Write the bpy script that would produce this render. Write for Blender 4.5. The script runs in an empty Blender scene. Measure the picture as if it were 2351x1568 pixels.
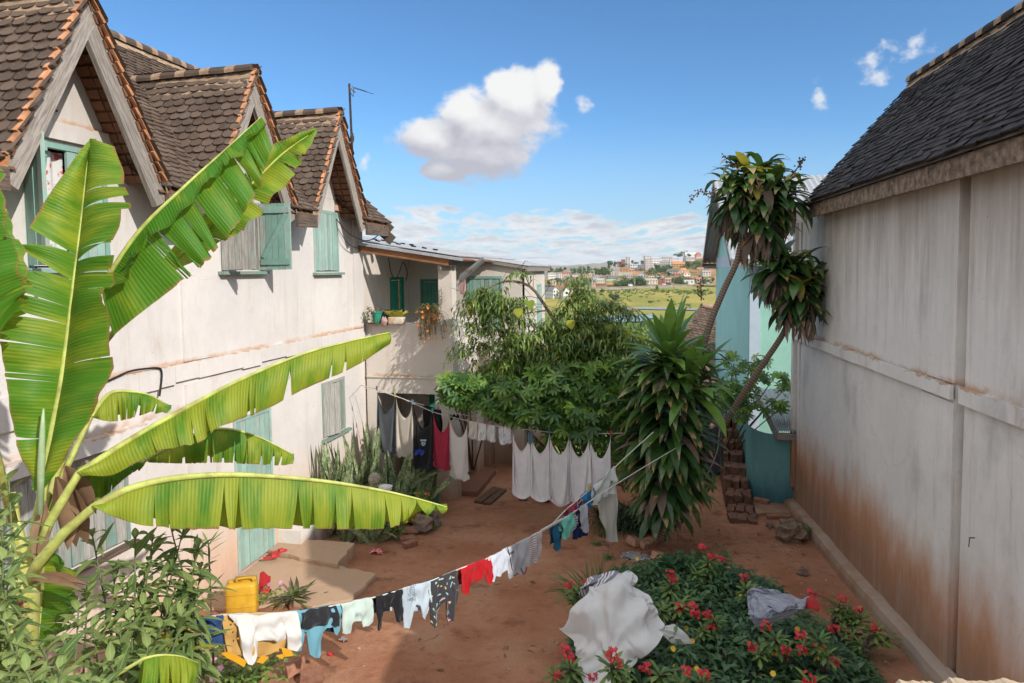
import bpy, math, random
import numpy as np
from mathutils import Vector, noise as mnoise
R = math.radians
scene = bpy.context.scene
COL = scene.collection
# ------------------------------------------------------------------ camera
# photograph measured on a 2351 x 1568 grid; F is the focal length on that grid
F, CX, CY, SHIFT = 1567.0, 1175.5, 784.0, -63.0
PSI, TH, ROLL, CAMZ = R(12.3), R(3.64), R(0.65), 4.4
CAM = np.array([0.0, 0.0, CAMZ])
FWD = np.array([-math.sin(PSI) * math.cos(TH), math.cos(PSI) * math.cos(TH), -math.sin(TH)])
_rh = np.array([math.cos(PSI), math.sin(PSI), 0.0])
_uh = np.cross(_rh, FWD)
RGT = math.cos(ROLL) * _rh - math.sin(ROLL) * _uh
UPV = math.sin(ROLL) * _rh + math.cos(ROLL) * _uh
cam_data = bpy.data.cameras.new('camera')
cam_data.sensor_width = 36.0
cam_data.lens = F / 2351.0 * 36.0
cam_data.shift_y = SHIFT / 2351.0
cam_data.clip_start = 0.05
cam_data.clip_end = 60000.0
cam = bpy.data.objects.new('camera', cam_data)
COL.objects.link(cam)
from mathutils import Matrix
cam.matrix_world = Matrix(((RGT[0], UPV[0], -FWD[0], 0.0), (RGT[1], UPV[1], -FWD[1], 0.0),
        (RGT[2], UPV[2], -FWD[2], CAMZ), (0, 0, 0, 1)))
scene.camera = cam
# ------------------------------------------------------------------ exposure, sun
scene.view_settings.view_transform = 'Standard'
scene.view_settings.look = 'None'
scene.view_settings.exposure = 0.75
scene.view_settings.gamma = 1.0
scene.render.engine = 'CYCLES'
scene.cycles.max_bounces = 8
scene.cycles.transparent_max_bounces = 12
scene.cycles.use_denoising = True
SUN_DIR = Vector((1.0, -0.6, 0.70)).normalized()      # towards the sun
sun_data = bpy.data.lights.new('sun', 'SUN')
sun_data.energy = 2.75
sun_data.angle = R(0.5)
sun_data.color = (1.0, 0.945, 0.875)
sun = bpy.data.objects.new('sun', sun_data)
COL.objects.link(sun)
sun.rotation_euler = SUN_DIR.to_track_quat('Z', 'Y').to_euler()
# ------------------------------------------------------------------ node helper
class NT:
 """small helper that builds node trees"""
 def __init__(s, tree):
  s.t = tree
  s.n = tree.nodes
  s.l = tree.links
 def put(s, sock, v):
  if v is None:
   return
  if isinstance(v, bpy.types.NodeSocket):
   s.l.new(v, sock)
  elif isinstance(v, (tuple, list)):
   v = tuple(v)
   if len(sock.default_value) == 4 and len(v) == 3:
    v = v + (1.0,)
   sock.default_value = v
  else:
   try:
    sock.default_value = v
   except TypeError:
    sock.default_value = (v, v, v)
 def node(s, kind, **kw):
  nd = s.n.new(kind)
  for k, v in kw.items():
   setattr(nd, k, v)
  return nd
 def math(s, op, a, b=0.0, c=None, clamp=False):
  nd = s.node('ShaderNodeMath', operation=op, use_clamp=clamp)
  s.put(nd.inputs[0], a)
  s.put(nd.inputs[1], b)
  if c is not None:
   s.put(nd.inputs[2], c)
  return nd.outputs[0]
 def vmath(s, op, a, b=None, scale=None):
  nd = s.node('ShaderNodeVectorMath', operation=op)
  s.put(nd.inputs[0], a)
  if b is not None:
   s.put(nd.inputs[1], b)
  if scale is not None:
   s.put(nd.inputs['Scale'], scale)
  return nd.outputs['Value'] if op in ('DOT_PRODUCT', 'LENGTH') else nd.outputs[0]
 def smooth(s, x, lo, hi, a=0.0, b=1.0):
  nd = s.node('ShaderNodeMapRange', interpolation_type='SMOOTHSTEP')
  s.put(nd.inputs[0], x)
  for i, v in enumerate((lo, hi, a, b)):
   s.put(nd.inputs[1 + i], v)
  return nd.outputs[0]
 def lin(s, x, lo, hi, a=0.0, b=1.0):
  nd = s.node('ShaderNodeMapRange')
  s.put(nd.inputs[0], x)
  for i, v in enumerate((lo, hi, a, b)):
   s.put(nd.inputs[1 + i], v)
  return nd.outputs[0]
 def noise(s, vec, scale=5.0, detail=4.0, rough=0.55, dist=0.0, col=False):
  nd = s.node('ShaderNodeTexNoise')
  s.put(nd.inputs['Vector'], vec)
  s.put(nd.inputs['Scale'], scale)
  s.put(nd.inputs['Detail'], detail)
  s.put(nd.inputs['Roughness'], rough)
  s.put(nd.inputs['Distortion'], dist)
  return nd.outputs['Color' if col else 'Fac']
 def voro(s, vec, scale=5.0, out='Distance', feature='F1', rnd=1.0):
  nd = s.node('ShaderNodeTexVoronoi', feature=feature)
  s.put(nd.inputs['Vector'], vec)
  s.put(nd.inputs['Scale'], scale)
  s.put(nd.inputs['Randomness'], rnd)
  return nd.outputs[out]
 def mul(s, vec, xyz):
  return s.vmath('MULTIPLY', vec, xyz)
 def xyz(s, vec):
  nd = s.node('ShaderNodeSeparateXYZ')
  s.put(nd.inputs[0], vec)
  return nd.outputs
 def comb(s, x, y, z=0.0):
  nd = s.node('ShaderNodeCombineXYZ')
  for i, v in enumerate((x, y, z)):
   s.put(nd.inputs[i], v)
  return nd.outputs[0]
 def mix(s, fac, a, b, blend='MIX'):
  nd = s.node('ShaderNodeMix', data_type='RGBA', blend_type=blend, clamp_factor=True)
  s.put(nd.inputs[0], fac)
  s.put(nd.inputs[6], a)
  s.put(nd.inputs[7], b)
  return nd.outputs[2]
 def ramp(s, fac, stops):
  nd = s.node('ShaderNodeValToRGB')
  s.put(nd.inputs[0], fac)
  el = nd.color_ramp.elements
  while len(el) < len(stops):
   el.new(0.5)
  for e, (p, c) in zip(el, stops):
   e.position = p
   e.color = tuple(c) + (1.0,) if len(c) == 3 else c
  return nd.outputs[0]
 def pos(s):
  return s.node('ShaderNodeNewGeometry').outputs['Position']
 def uv(s):
  return s.node('ShaderNodeUVMap', uv_map='UVMap').outputs[0]
 def attr(s, name='rnd'):
  return s.node('ShaderNodeAttribute', attribute_name=name).outputs['Fac']
 def bump(s, h, strength=0.3, dist=0.02):
  nd = s.node('ShaderNodeBump')
  s.put(nd.inputs['Strength'], strength)
  s.put(nd.inputs['Distance'], dist)
  s.put(nd.inputs['Height'], h)
  return nd.outputs[0]
# ------------------------------------------------------------------ world: sky and clouds
world = bpy.data.worlds.new('World')
scene.world = world
world.use_nodes = True
wn = NT(world.node_tree)
wn.n.clear()
w_out = wn.node('ShaderNodeOutputWorld')
w_bg = wn.node('ShaderNodeBackground')
sky = wn.node('ShaderNodeTexSky', sky_type='NISHITA')
sky.sun_disc = False
sky.sun_elevation = math.asin(SUN_DIR.z)
sky.sun_rotation = math.atan2(SUN_DIR.x, SUN_DIR.y)
sky.altitude = 1300.0
sky.air_density = 1.0
sky.dust_density = 0.3
sky.ozone_density = 2.0
w_d = wn.vmath('NORMALIZE', wn.node('ShaderNodeTexCoord').outputs['Generated'])
w_h = (-math.sin(PSI), math.cos(PSI), 0.0)             # bearing the clouds are described about
w_r = (math.cos(PSI), math.sin(PSI), 0.0)
w_f = wn.math('MAXIMUM', wn.vmath('DOT_PRODUCT', w_d, w_h), 0.05)
w_u = wn.math('DIVIDE', wn.vmath('DOT_PRODUCT', w_d, w_r), w_f)
w_v = wn.math('DIVIDE', wn.xyz(w_d)[2], w_f)
def cloud_density(u, v, blobs, scale, amp, seed, detail=8.0, rough=0.55, ysc=1.25):
 p = wn.comb(u, wn.math('MULTIPLY', v, ysc), seed)
 n1 = wn.noise(p, scale, detail, rough, 0.0)
 m = None
 for (bu, bv, ru, rv) in blobs:
  a = wn.math('DIVIDE', wn.math('SUBTRACT', u, bu), ru)
  b = wn.math('DIVIDE', wn.math('SUBTRACT', v, bv), rv)
  q = wn.math('SUBTRACT', 1.0, wn.math('SQRT', wn.math('ADD', wn.math('MULTIPLY', a, a), wn.math('MULTIPLY', b, b))))
  m = q if m is None else wn.math('SMOOTH_MAX', m, q, 0.12)
 return wn.math('ADD', m, wn.math('MULTIPLY', wn.math('SUBTRACT', n1, 0.5), amp))
def gu(px):
 return (px - 1175.5) / F
def gv(py):
 return (620.0 - py) / F
BIG = [(gu(1135), gv(295), 0.094, 0.056), (gu(1200), gv(235), 0.060, 0.048), (gu(1262), gv(205), 0.026, 0.040),
       (gu(1000), gv(315), 0.070, 0.034), (gu(1110), gv(350), 0.090, 0.046), (gu(1075), gv(262), 0.046, 0.036), (gu(1160), gv(215), 0.030, 0.034),
       (gu(1040), gv(390), 0.050, 0.018)]
d_big = cloud_density(w_u, w_v, BIG, 15.0, 1.35, 3.7, 10.0, 0.62)
d_big2 = cloud_density(wn.math('ADD', w_u, 0.014), wn.math('ADD', w_v, 0.026), BIG, 16.0, 1.25, 3.7, 5.0)
a_big = wn.smooth(d_big, -0.04, 0.34)
l_big = wn.math('ADD', wn.math('MULTIPLY', wn.math('SUBTRACT', d_big, d_big2), 0.75), wn.lin(w_v, gv(420), gv(215), 0.0, 0.74))
c_big = wn.ramp(l_big, [(0.0, (0.56, 0.57, 0.65)), (0.3, (0.72, 0.72, 0.78)), (0.6, (0.90, 0.90, 0.92)), (0.95, (1.0, 1.0, 1.0))])
# small wisps on the right
WISP = [(gu(1338), gv(248), 0.016, 0.013), (gu(2075), gv(125), 0.040, 0.022), (gu(1990), gv(165), 0.022, 0.028), (gu(1875), gv(240), 0.012, 0.028),
  (gu(2000), gv(195), 0.020, 0.013), (gu(845), gv(368), 0.010, 0.016)]
d_w = cloud_density(w_u, w_v, WISP, 38.0, 3.4, 9.1)
a_w = wn.math('MULTIPLY', wn.smooth(d_w, 0.0, 1.1), 0.8)
# stratocumulus bank above the horizon, laid out on a flat cloud ceiling
w_iv = wn.math('DIVIDE', 1.0, wn.math('ADD', wn.math('MAXIMUM', w_v, 0.0), 0.045))
p_b = wn.comb(wn.math('MULTIPLY', w_u, wn.math('MULTIPLY', w_iv, 1.0)), wn.math('MULTIPLY', w_iv, 0.34), 7.7)
n_b = wn.noise(p_b, 1.7, 9.0, 0.60)
n_b0 = wn.noise(wn.vmath('ADD', p_b, (0.10, -0.22, 0.0)), 1.7, 6.0, 0.60)
cov = wn.smooth(w_v, gv(395), gv(520), -0.34, 0.075)
cov = wn.math('ADD', cov, wn.smooth(w_v, gv(520), gv(600), 0.0, 0.05))
d_b = wn.math('ADD', n_b, cov)
a_b = wn.smooth(d_b, 0.49, 0.62)
l_b = wn.math('ADD', wn.math('MULTIPLY', wn.math('SUBTRACT', n_b, n_b0), -1.7), wn.lin(d_b, 0.5, 0.75, 0.68, 0.34))
c_b = wn.ramp(l_b, [(0.10, (0.64, 0.67, 0.75)), (0.40, (0.82, 0.84, 0.88)), (0.70, (0.99, 0.99, 0.99))])
CLOUD_GAIN = 5.6
REAR_FILL = (7.3, 7.5, 7.8)
sky_col = wn.mix(1.0, sky.outputs[0], (0.52, 0.80, 0.98), 'MULTIPLY')
sky_col = wn.mix(wn.smooth(w_v, gv(600), gv(250), 0.65, 0.0), sky_col, (2.75, 3.55, 4.2))
front = wn.smooth(wn.vmath('DOT_PRODUCT', w_d, w_h), 0.15, 0.45)
el = wn.xyz(w_d)[2]
a_b = wn.math('MULTIPLY', a_b, front)
col = wn.mix(wn.math('MULTIPLY', a_b, 0.93), sky_col, wn.vmath('SCALE', c_b, None, CLOUD_GAIN * 0.97))
col = wn.mix(wn.math('MULTIPLY', a_w, front), col, (5.0, 5.1, 5.4))
col = wn.mix(wn.math('MULTIPLY', a_big, front), col, wn.vmath('SCALE', c_big, None, CLOUD_GAIN * 0.98))
# unseen bright clouds overhead and behind the viewer, added to lift the shaded areas
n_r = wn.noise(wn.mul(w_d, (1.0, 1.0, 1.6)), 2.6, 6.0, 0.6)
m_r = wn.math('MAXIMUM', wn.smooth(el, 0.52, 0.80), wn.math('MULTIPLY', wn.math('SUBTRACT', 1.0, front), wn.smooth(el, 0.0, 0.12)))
col = wn.mix(wn.math('MULTIPLY', m_r, wn.smooth(n_r, 0.30, 0.50)), col, REAR_FILL)
# warm glow painted below the horizon, standing in for light bounced off unseen land
col = wn.mix(wn.smooth(el, 0.0, -0.06), col, (2.1, 1.6, 1.15))
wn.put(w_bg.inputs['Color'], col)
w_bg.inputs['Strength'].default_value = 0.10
wn.l.new(w_bg.outputs[0], w_out.inputs[0])
# ------------------------------------------------------------------ measuring helpers
def ray(px, py):
 return FWD + RGT * (px - CX) / F + UPV * (-(py - CY - SHIFT) / F)
def proj(p):
 d = np.array(p, float) - CAM
 z = d @ FWD
 return (CX + F * (d @ RGT) / z, CY + SHIFT - F * (d @ UPV) / z)
def onx(px, py, x):
 r = ray(px, py)
 return CAM + r * (x / r[0])
def ony(px, py, y):
 r = ray(px, py)
 return CAM + r * (y / r[1])
def onz(px, py, z):
 r = ray(px, py)
 return CAM + r * ((z - CAMZ) / r[2])
def at(px, py, d):
 return CAM + ray(px, py) * d
def onplane(px, py, p0, n):
 r = ray(px, py)
 n = np.array(n, float)
 return CAM + r * (((np.array(p0, float) - CAM) @ n) / (r @ n))
# ------------------------------------------------------------------ objects
def V3(*a):
 return np.array(a, float)
def unit(v):
 v = np.array(v, float)
 return v / max(1e-9, np.linalg.norm(v))
def tag(o, label=None, cat=None, group=None, kind=None):
 if label:
  o['label'] = label
 if cat:
  o['category'] = cat
 if group:
  o['group'] = group
 if kind:
  o['kind'] = kind
 return o
def thing(name, loc, label, cat, group=None):
 o = bpy.data.objects.new(name, None)
 o.empty_display_size = 0.2
 o.location = tuple(float(c) for c in loc)
 COL.objects.link(o)
 return tag(o, label, cat, group)
def worldloc(o):
 p = np.zeros(3)
 while o is not None:
  p += np.array(o.location)
  o = o.parent
 return p
def copy_tree(o, parent=None):
 c = o.copy()
 COL.objects.link(c)
 c.parent = parent
 for ch in list(o.children):
  copy_tree(ch, c)
 return c
class MB:
 """collects geometry in world coordinates and links it as ONE mesh object"""
 def __init__(s):
  s.v, s.f, s.uv, s.r, s.mi = [], [], [], [], []
 def vert(s, p, uv=(0.0, 0.0), r=0.0):
  s.v.append((float(p[0]), float(p[1]), float(p[2])))
  s.uv.append(uv)
  s.r.append(r)
  return len(s.v) - 1
 def face(s, idx, m=0):
  s.f.append(tuple(idx))
  s.mi.append(m)
 def poly(s, pts, uvs=None, r=0.0, m=0):
  i = [s.vert(p, uvs[k] if uvs else (0, 0), r) for k, p in enumerate(pts)]
  s.face(i, m)
 def grid(s, P, uvf=None, r=0.0, m=0, skip=None, wrap=False):
  """P[i][j] points"""
  n, k = len(P), len(P[0])
  ids = [[s.vert(P[i][j], uvf(i / (n - 1), j / (k - 1)) if uvf else (i / (n - 1), j / max(1, k - 1)),
        r if not callable(r) else r(i, j)) for j in range(k)] for i in range(n)]
  for i in range(n - 1):
   for j in range(k - 1 + (1 if wrap else 0)):
    if skip and skip(i, j):
     continue
    j2 = (j + 1) % k
    s.face((ids[i][j], ids[i + 1][j], ids[i + 1][j2], ids[i][j2]), m)
  return ids
 def obox(s, c, ax, ay, az, r=0.0, m=0, jit=0.0):
  """box: centre and three half-axis vectors"""
  c, ax, ay, az = map(lambda q: np.array(q, float), (c, ax, ay, az))
  lx, ly, lz = (float(np.linalg.norm(q)) for q in (ax, ay, az))
  uo = (len(s.v) * 0.37) % 50.0
  k = []
  for sx, sy, sz in ((-1, -1, -1), (1, -1, -1), (1, 1, -1), (-1, 1, -1), (-1, -1, 1), (1, -1, 1), (1, 1, 1), (-1, 1, 1)):
   p = c + ax * sx + ay * sy + az * sz
   if jit:
    p = p + V3(random.uniform(-jit, jit), random.uniform(-jit, jit), random.uniform(-jit, jit))
   k.append(s.vert(p, ((sx + 1) * lx + (sz + 1) * lz + uo, (sy + 1) * ly + uo), r))
  fl = ((0, 3, 2, 1), (4, 5, 6, 7), (0, 1, 5, 4), (1, 2, 6, 5), (2, 3, 7, 6), (3, 0, 4, 7))
  flip = np.dot(np.cross(ax, ay), az) < 0
  for q in fl:
   q = [k[i] for i in q]
   s.face(q[::-1] if flip else q, m)
 def box(s, x0, x1, y0, y1, z0, z1, r=0.0, m=0):
  s.obox(((x0 + x1) / 2, (y0 + y1) / 2, (z0 + z1) / 2), ((x1 - x0) / 2, 0, 0), (0, (y1 - y0) / 2, 0),
        (0, 0, (z1 - z0) / 2), r, m)
 def bar(s, a, b, w, h, up=(0, 0, 1), r=0.0, m=0, jit=0.0):
  """rectangular bar from a to b; w across, h along 'up'"""
  a, b = np.array(a, float), np.array(b, float)
  d = b - a
  x = unit(np.cross(d, up))
  z = unit(np.cross(x, d))
  s.obox((a + b) / 2, x * w / 2, d / 2, z * h / 2, r, m, jit)
 def tube(s, pts, rad, n=8, r=0.0, m=0, cap=True, twist=0.0):
  pts = [np.array(p, float) for p in pts]
  if not hasattr(rad, '__len__'):
   rad = [rad] * len(pts)
  rings = []
  ref = None
  L = 0.0
  for i, p in enumerate(pts):
   t = unit(pts[min(i + 1, len(pts) - 1)] - pts[max(i - 1, 0)])
   if i:
    L += np.linalg.norm(p - pts[i - 1])
   if ref is None:
    ref = V3(0, 0, 1) if abs(t[2]) < 0.9 else V3(1, 0, 0)
   a = unit(ref - t * (ref @ t))
   b = np.cross(t, a)
   ref = a
   rings.append([s.vert(p + (a * math.cos(q) + b * math.sin(q)) * rad[i], (k / n, L), r)
        for k in range(n) for q in (2 * math.pi * k / n + twist,)])
  for i in range(len(rings) - 1):
   for k in range(n):
    k2 = (k + 1) % n
    s.face((rings[i][k], rings[i][k2], rings[i + 1][k2], rings[i + 1][k]), m)
  if cap:
   s.face(rings[0][::-1], m)
   s.face(rings[-1], m)
 def lathe(s, c, prof, n=16, r=0.0, m=0, axis=None):
  """prof: list of (radius, z) going up; around vertical axis at c"""
  rings = []
  for (rr, z) in prof:
   rings.append([s.vert((c[0] + rr * math.cos(2 * math.pi * k / n), c[1] + rr * math.sin(2 * math.pi * k / n), c[2] + z),
        (k / n, z), r) for k in range(n)])
  for i in range(len(rings) - 1):
   for k in range(n):
    k2 = (k + 1) % n
    s.face((rings[i][k], rings[i][k2], rings[i + 1][k2], rings[i + 1][k]), m)
  s.face(rings[0][::-1], m)
  s.face(rings[-1], m)
 def leaf(s, base, d, nrm, L, W, droop=0.3, fold=0.25, n=4, r=0.0, m=0, prof=None, curl=0.0):
  """one leaf blade: base, direction, face normal"""
  d = unit(d)
  nrm = np.array(nrm, float)
  nrm = unit(nrm - d * (nrm @ d))
  side = np.cross(d, nrm)
  prof = prof or ((0.0, 0.12), (0.25, 0.8), (0.5, 1.0), (0.75, 0.72), (1.0, 0.03))
  p = np.array(base, float)
  rows = []
  tt = [q[0] for q in prof]
  for i in range(n + 1):
   t = i / n
   w = np.interp(t, tt, [q[1] for q in prof]) * W / 2
   if i:
    ang = droop * (t ** 1.3)
    dd = unit(d * math.cos(ang) - V3(0, 0, 1) * math.sin(ang)) if droop else d
    p = p + dd * (L / n)
   up = nrm * (w * fold)
   rows.append((s.vert(p - side * w + up, (0.0, t), r), s.vert(p, (0.5, t), r), s.vert(p + side * w + up, (1.0, t), r)))
  for i in range(n):
   a, b = rows[i], rows[i + 1]
   s.face((a[0], a[1], b[1], b[0]), m)
   s.face((a[1], a[2], b[2], b[1]), m)
 def blob(s, c, rx, ry, rz, n=8, k=10, amp=0.15, seed=0, r=0.0, m=0, flat=False):
  """irregular rounded lump (rocks, bundles)"""
  P = []
  for i in range(n + 1):
   th = math.pi * i / n
   row = []
   for j in range(k):
    ph = 2 * math.pi * j / k
    q = V3(math.sin(th) * math.cos(ph), math.sin(th) * math.sin(ph), -math.cos(th))
    nz = 1 + amp * 2 * mnoise.noise(Vector(q * 1.7 + seed * 7.3)) + amp * mnoise.noise(Vector(q * 4.1 + seed * 3.1))
    row.append((c[0] + q[0] * rx * nz, c[1] + q[1] * ry * nz, c[2] + q[2] * rz * nz))
   P.append(row)
  s.grid(P, None, r, m, None, True)
 def build(s, name, mat, parent=None, smooth=False, origin=None, flipfix=False):
  me = bpy.data.meshes.new(name)
  o = bpy.data.objects.new(name, me)
  COL.objects.link(o)
  vs = np.array(s.v, float).reshape(-1, 3)
  if parent is not None:
   org = worldloc(parent)
   o.parent = parent
  elif origin is not None:
   org = np.array(origin, float)
   o.location = tuple(org)
  else:
   lo, hi = vs.min(0), vs.max(0)
   org = V3((lo[0] + hi[0]) / 2, (lo[1] + hi[1]) / 2, lo[2])
   o.location = tuple(org)
  vs = vs - org
  me.from_pydata(vs.tolist(), [], s.f)
  mats = mat if isinstance(mat, (list, tuple)) else [mat]
  for q in mats:
   me.materials.append(q)
  if len(mats) > 1:
   me.polygons.foreach_set('material_index', s.mi)
  lay = me.uv_layers.new(name='UVMap')
  li = np.zeros(len(me.loops), dtype=np.int32)
  me.loops.foreach_get('vertex_index', li)
  uv = np.array(s.uv, dtype=np.float32).reshape(-1, 2)
  lay.data.foreach_set('uv', uv[li].ravel())
  at_ = me.attributes.new('rnd', 'FLOAT', 'POINT')
  at_.data.foreach_set('value', np.array(s.r, dtype=np.float32))
  if smooth:
   me.polygons.foreach_set('use_smooth', [True] * len(me.polygons))
  me.update()
  return o
def holed_wall(mb, o, u, v, n, U0, U1, V0, V1, holes, thick, r=0.0, m=0, back=True):
 """wall slab with rectangular openings; o origin, u/v in-plane axes, n outward normal"""
 o, u, v, n = map(lambda q: np.array(q, float), (o, u, v, n))
 us = sorted(set([U0, U1] + [h[0] for h in holes] + [h[1] for h in holes]))
 vs = sorted(set([V0, V1] + [h[2] for h in holes] + [h[3] for h in holes]))
 us = [q for q in us if U0 <= q <= U1]
 vs = [q for q in vs if V0 <= q <= V1]
 def inside(a, b):
  return any(h[0] - 1e-6 < a < h[1] + 1e-6 and h[2] - 1e-6 < b < h[3] + 1e-6 for h in holes)
 def P(a, b, dn):
  return o + u * a + v * b + n * dn
 flip = np.dot(np.cross(u, v), n) < 0
 for dn, fl in ((0.0, flip), (-thick, not flip)):
  if dn and not back:
   continue
  for i in range(len(us) - 1):
   for j in range(len(vs) - 1):
    if inside((us[i] + us[i + 1]) / 2, (vs[j] + vs[j + 1]) / 2):
     continue
    q = [P(us[i], vs[j], dn), P(us[i + 1], vs[j], dn), P(us[i + 1], vs[j + 1], dn), P(us[i], vs[j + 1], dn)]
    mb.poly(q[::-1] if fl else q, None, r, m)
 def strip(a0, b0, a1, b1):
  mb.poly([P(a0, b0, 0), P(a1, b1, 0), P(a1, b1, -thick), P(a0, b0, -thick)], None, r, m)
 strip(U0, V0, U0, V1)
 strip(U1, V1, U1, V0)
 strip(U0, V1, U1, V1)
 strip(U1, V0, U0, V0)
 for h in holes:
  strip(h[0], h[2], h[1], h[2])
  strip(h[1], h[2], h[1], h[3])
  strip(h[1], h[3], h[0], h[3])
  strip(h[0], h[3], h[0], h[2])
def lerp_path(pts, n):
 """smooth resampling of a polyline (Catmull-Rom) to n points"""
 pts = [np.array(p, float) for p in pts]
 if len(pts) == 2:
  return [pts[0] + (pts[1] - pts[0]) * (i / (n - 1)) for i in range(n)]
 ext = [2 * pts[0] - pts[1]] + pts + [2 * pts[-1] - pts[-2]]
 out = []
 for i in range(n):
  x = (len(pts) - 1) * i / (n - 1)
  k = min(int(x), len(pts) - 2)
  t = x - k
  a, b, c, d = ext[k], ext[k + 1], ext[k + 2], ext[k + 3]
  out.append(0.5 * ((2 * b) + (c - a) * t + (2 * a - 5 * b + 4 * c - d) * t * t + (3 * b - a - 3 * c + d) * t ** 3))
 return out
# ------------------------------------------------------------------ materials
MATS = {}
def mat(name, fn):
 if name in MATS:
  return MATS[name]
 m = bpy.data.materials.new(name)
 m.use_nodes = True
 t = NT(m.node_tree)
 t.n.clear()
 out = t.node('ShaderNodeOutputMaterial')
 sh = fn(t)
 t.l.new(sh, out.inputs[0])
 MATS[name] = m
 return m
def bsdf(t, col, rough=0.8, normal=None, metal=0.0, spec=0.3, sheen=0.0):
 b = t.node('ShaderNodeBsdfPrincipled')
 t.put(b.inputs['Base Color'], col)
 t.put(b.inputs['Roughness'], rough)
 t.put(b.inputs['Metallic'], metal)
 t.put(b.inputs['Specular IOR Level'], spec)
 if sheen:
  t.put(b.inputs['Sheen Weight'], sheen)
 if normal is not None:
  t.put(b.inputs['Normal'], normal)
 return b.outputs[0]
def translucent(t, sh, col, w, normal=None):
 tr = t.node('ShaderNodeBsdfTranslucent')
 t.put(tr.inputs['Color'], col)
 if normal is not None:
  t.put(tr.inputs['Normal'], normal)
 mx = t.node('ShaderNodeMixShader')
 t.put(mx.inputs[0], w)
 t.l.new(sh, mx.inputs[1])
 t.l.new(tr.outputs[0], mx.inputs[2])
 return mx.outputs[0]
def plaster(name, base, streak=(0.45, 0.33, 0.24), dirt=(0.36, 0.17, 0.08), zlo=0.0, zhi=1.0, grime=0.5, soot=0.0, dirtamt=1.0,
   seed=0.0, top=None, ledges=(), crackw=0.0):
 def fn(t):
  p = t.vmath('ADD', t.pos(), (seed, seed, 0.0))
  z = t.xyz(t.pos())[2]
  n1 = t.noise(p, 0.9, 5.0, 0.6)
  n2 = t.noise(p, 7.0, 6.0, 0.65)
  fine = t.noise(p, 55.0, 4.0, 0.6)
  c = t.mix(t.smooth(n1, 0.35, 0.7), tuple(q * 0.90 for q in base), base)
  c = t.mix(t.math('MULTIPLY', t.smooth(n2, 0.45, 0.75), 0.22), c, tuple(q * 0.72 for q in base))
  st = t.noise(t.mul(p, (1.0, 1.0, 0.09)), 5.5, 5.0, 0.7)
  sm = t.smooth(t.noise(p, 0.55, 3.0), 0.35, 0.7)
  c = t.mix(t.math('MULTIPLY', t.math('MULTIPLY', t.smooth(st, 0.50, 0.78), sm), grime), c, streak)
  st2 = t.noise(t.mul(p, (1.0, 1.0, 0.16)), 14.0, 4.0, 0.7)
  c = t.mix(t.math('MULTIPLY', t.smooth(st2, 0.62, 0.80), grime * 0.5), c, tuple(q * 0.8 for q in streak))
  if soot:
   so = t.noise(t.mul(t.vmath('ADD', p, (3.1, 5.2, 0.0)), (1.0, 1.0, 0.5)), 1.1, 6.0, 0.65)
   c = t.mix(t.math('MULTIPLY', t.smooth(so, 0.50, 0.78), soot), c, (0.16, 0.155, 0.16))
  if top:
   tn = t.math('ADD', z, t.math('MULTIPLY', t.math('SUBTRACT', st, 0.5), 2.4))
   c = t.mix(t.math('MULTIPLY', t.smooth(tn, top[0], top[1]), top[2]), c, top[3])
  for (zl, lw) in ledges:
   lz = t.math('ADD', t.math('SUBTRACT', z, zl), t.math('MULTIPLY', t.math('SUBTRACT', n2, 0.5), lw * 1.6))
   lm = t.math('MULTIPLY', t.smooth(lz, -0.012, 0.0), t.smooth(lz, lw, 0.0))
   c = t.mix(t.math('MULTIPLY', t.math('MULTIPLY', lm, t.smooth(t.noise(p, 1.3, 3.0), 0.36, 0.55)), 0.75), c, (0.46, 0.24, 0.11))
  zz = t.math('ADD', z, t.math('MULTIPLY', t.math('SUBTRACT', t.noise(t.mul(p, (1.0, 1.0, 0.35)), 2.2, 5.0, 0.65), 0.5), 1.15))
  dk = t.mix(t.smooth(zz, zlo - 0.35, zlo + 0.35), tuple(q * w for q, w in zip(dirt, (0.62, 0.72, 0.95))), dirt)
  dk = t.mix(t.math('MULTIPLY', t.smooth(t.math('ADD', st, t.math('MULTIPLY', n1, 0.3)), 0.62, 0.85), 0.13), dk, base)
  c = t.mix(t.math('MULTIPLY', t.smooth(zz, zhi, zlo), 0.88 * dirtamt), c, dk)
  if crackw:
   cr = t.voro(t.vmath('ADD', p, t.vmath('SCALE', t.noise(p, 1.6, 5.0, col=True), None, 0.6)), 0.42, feature='DISTANCE_TO_EDGE')
   c = t.mix(t.math('MULTIPLY', t.smooth(cr, 0.003, 0.0008), t.math('MULTIPLY', t.smooth(t.noise(p, 0.7, 2.0), 0.52, 0.62), crackw * 0.6)), c, (0.10, 0.075, 0.06))
   fl = t.noise(t.vmath('ADD', p, (9.0, 2.0, 4.0)), 2.6, 6.0, 0.6)
   c = t.mix(t.math('MULTIPLY', t.smooth(fl, 0.69, 0.71), 0.5 * crackw), c, (0.40, 0.27, 0.18))
  spk = t.smooth(t.noise(p, 17.0, 2.0), 0.73, 0.78)
  c = t.mix(t.math('MULTIPLY', spk, 0.5), c, tuple(q * 0.5 for q in streak))
  h = t.math('ADD', t.math('MULTIPLY', fine, 0.5), t.math('MULTIPLY', n2, 1.0))
  return bsdf(t, c, 0.92, t.bump(h, 0.35, 0.02), spec=0.15)
 return mat(name, fn)
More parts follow.
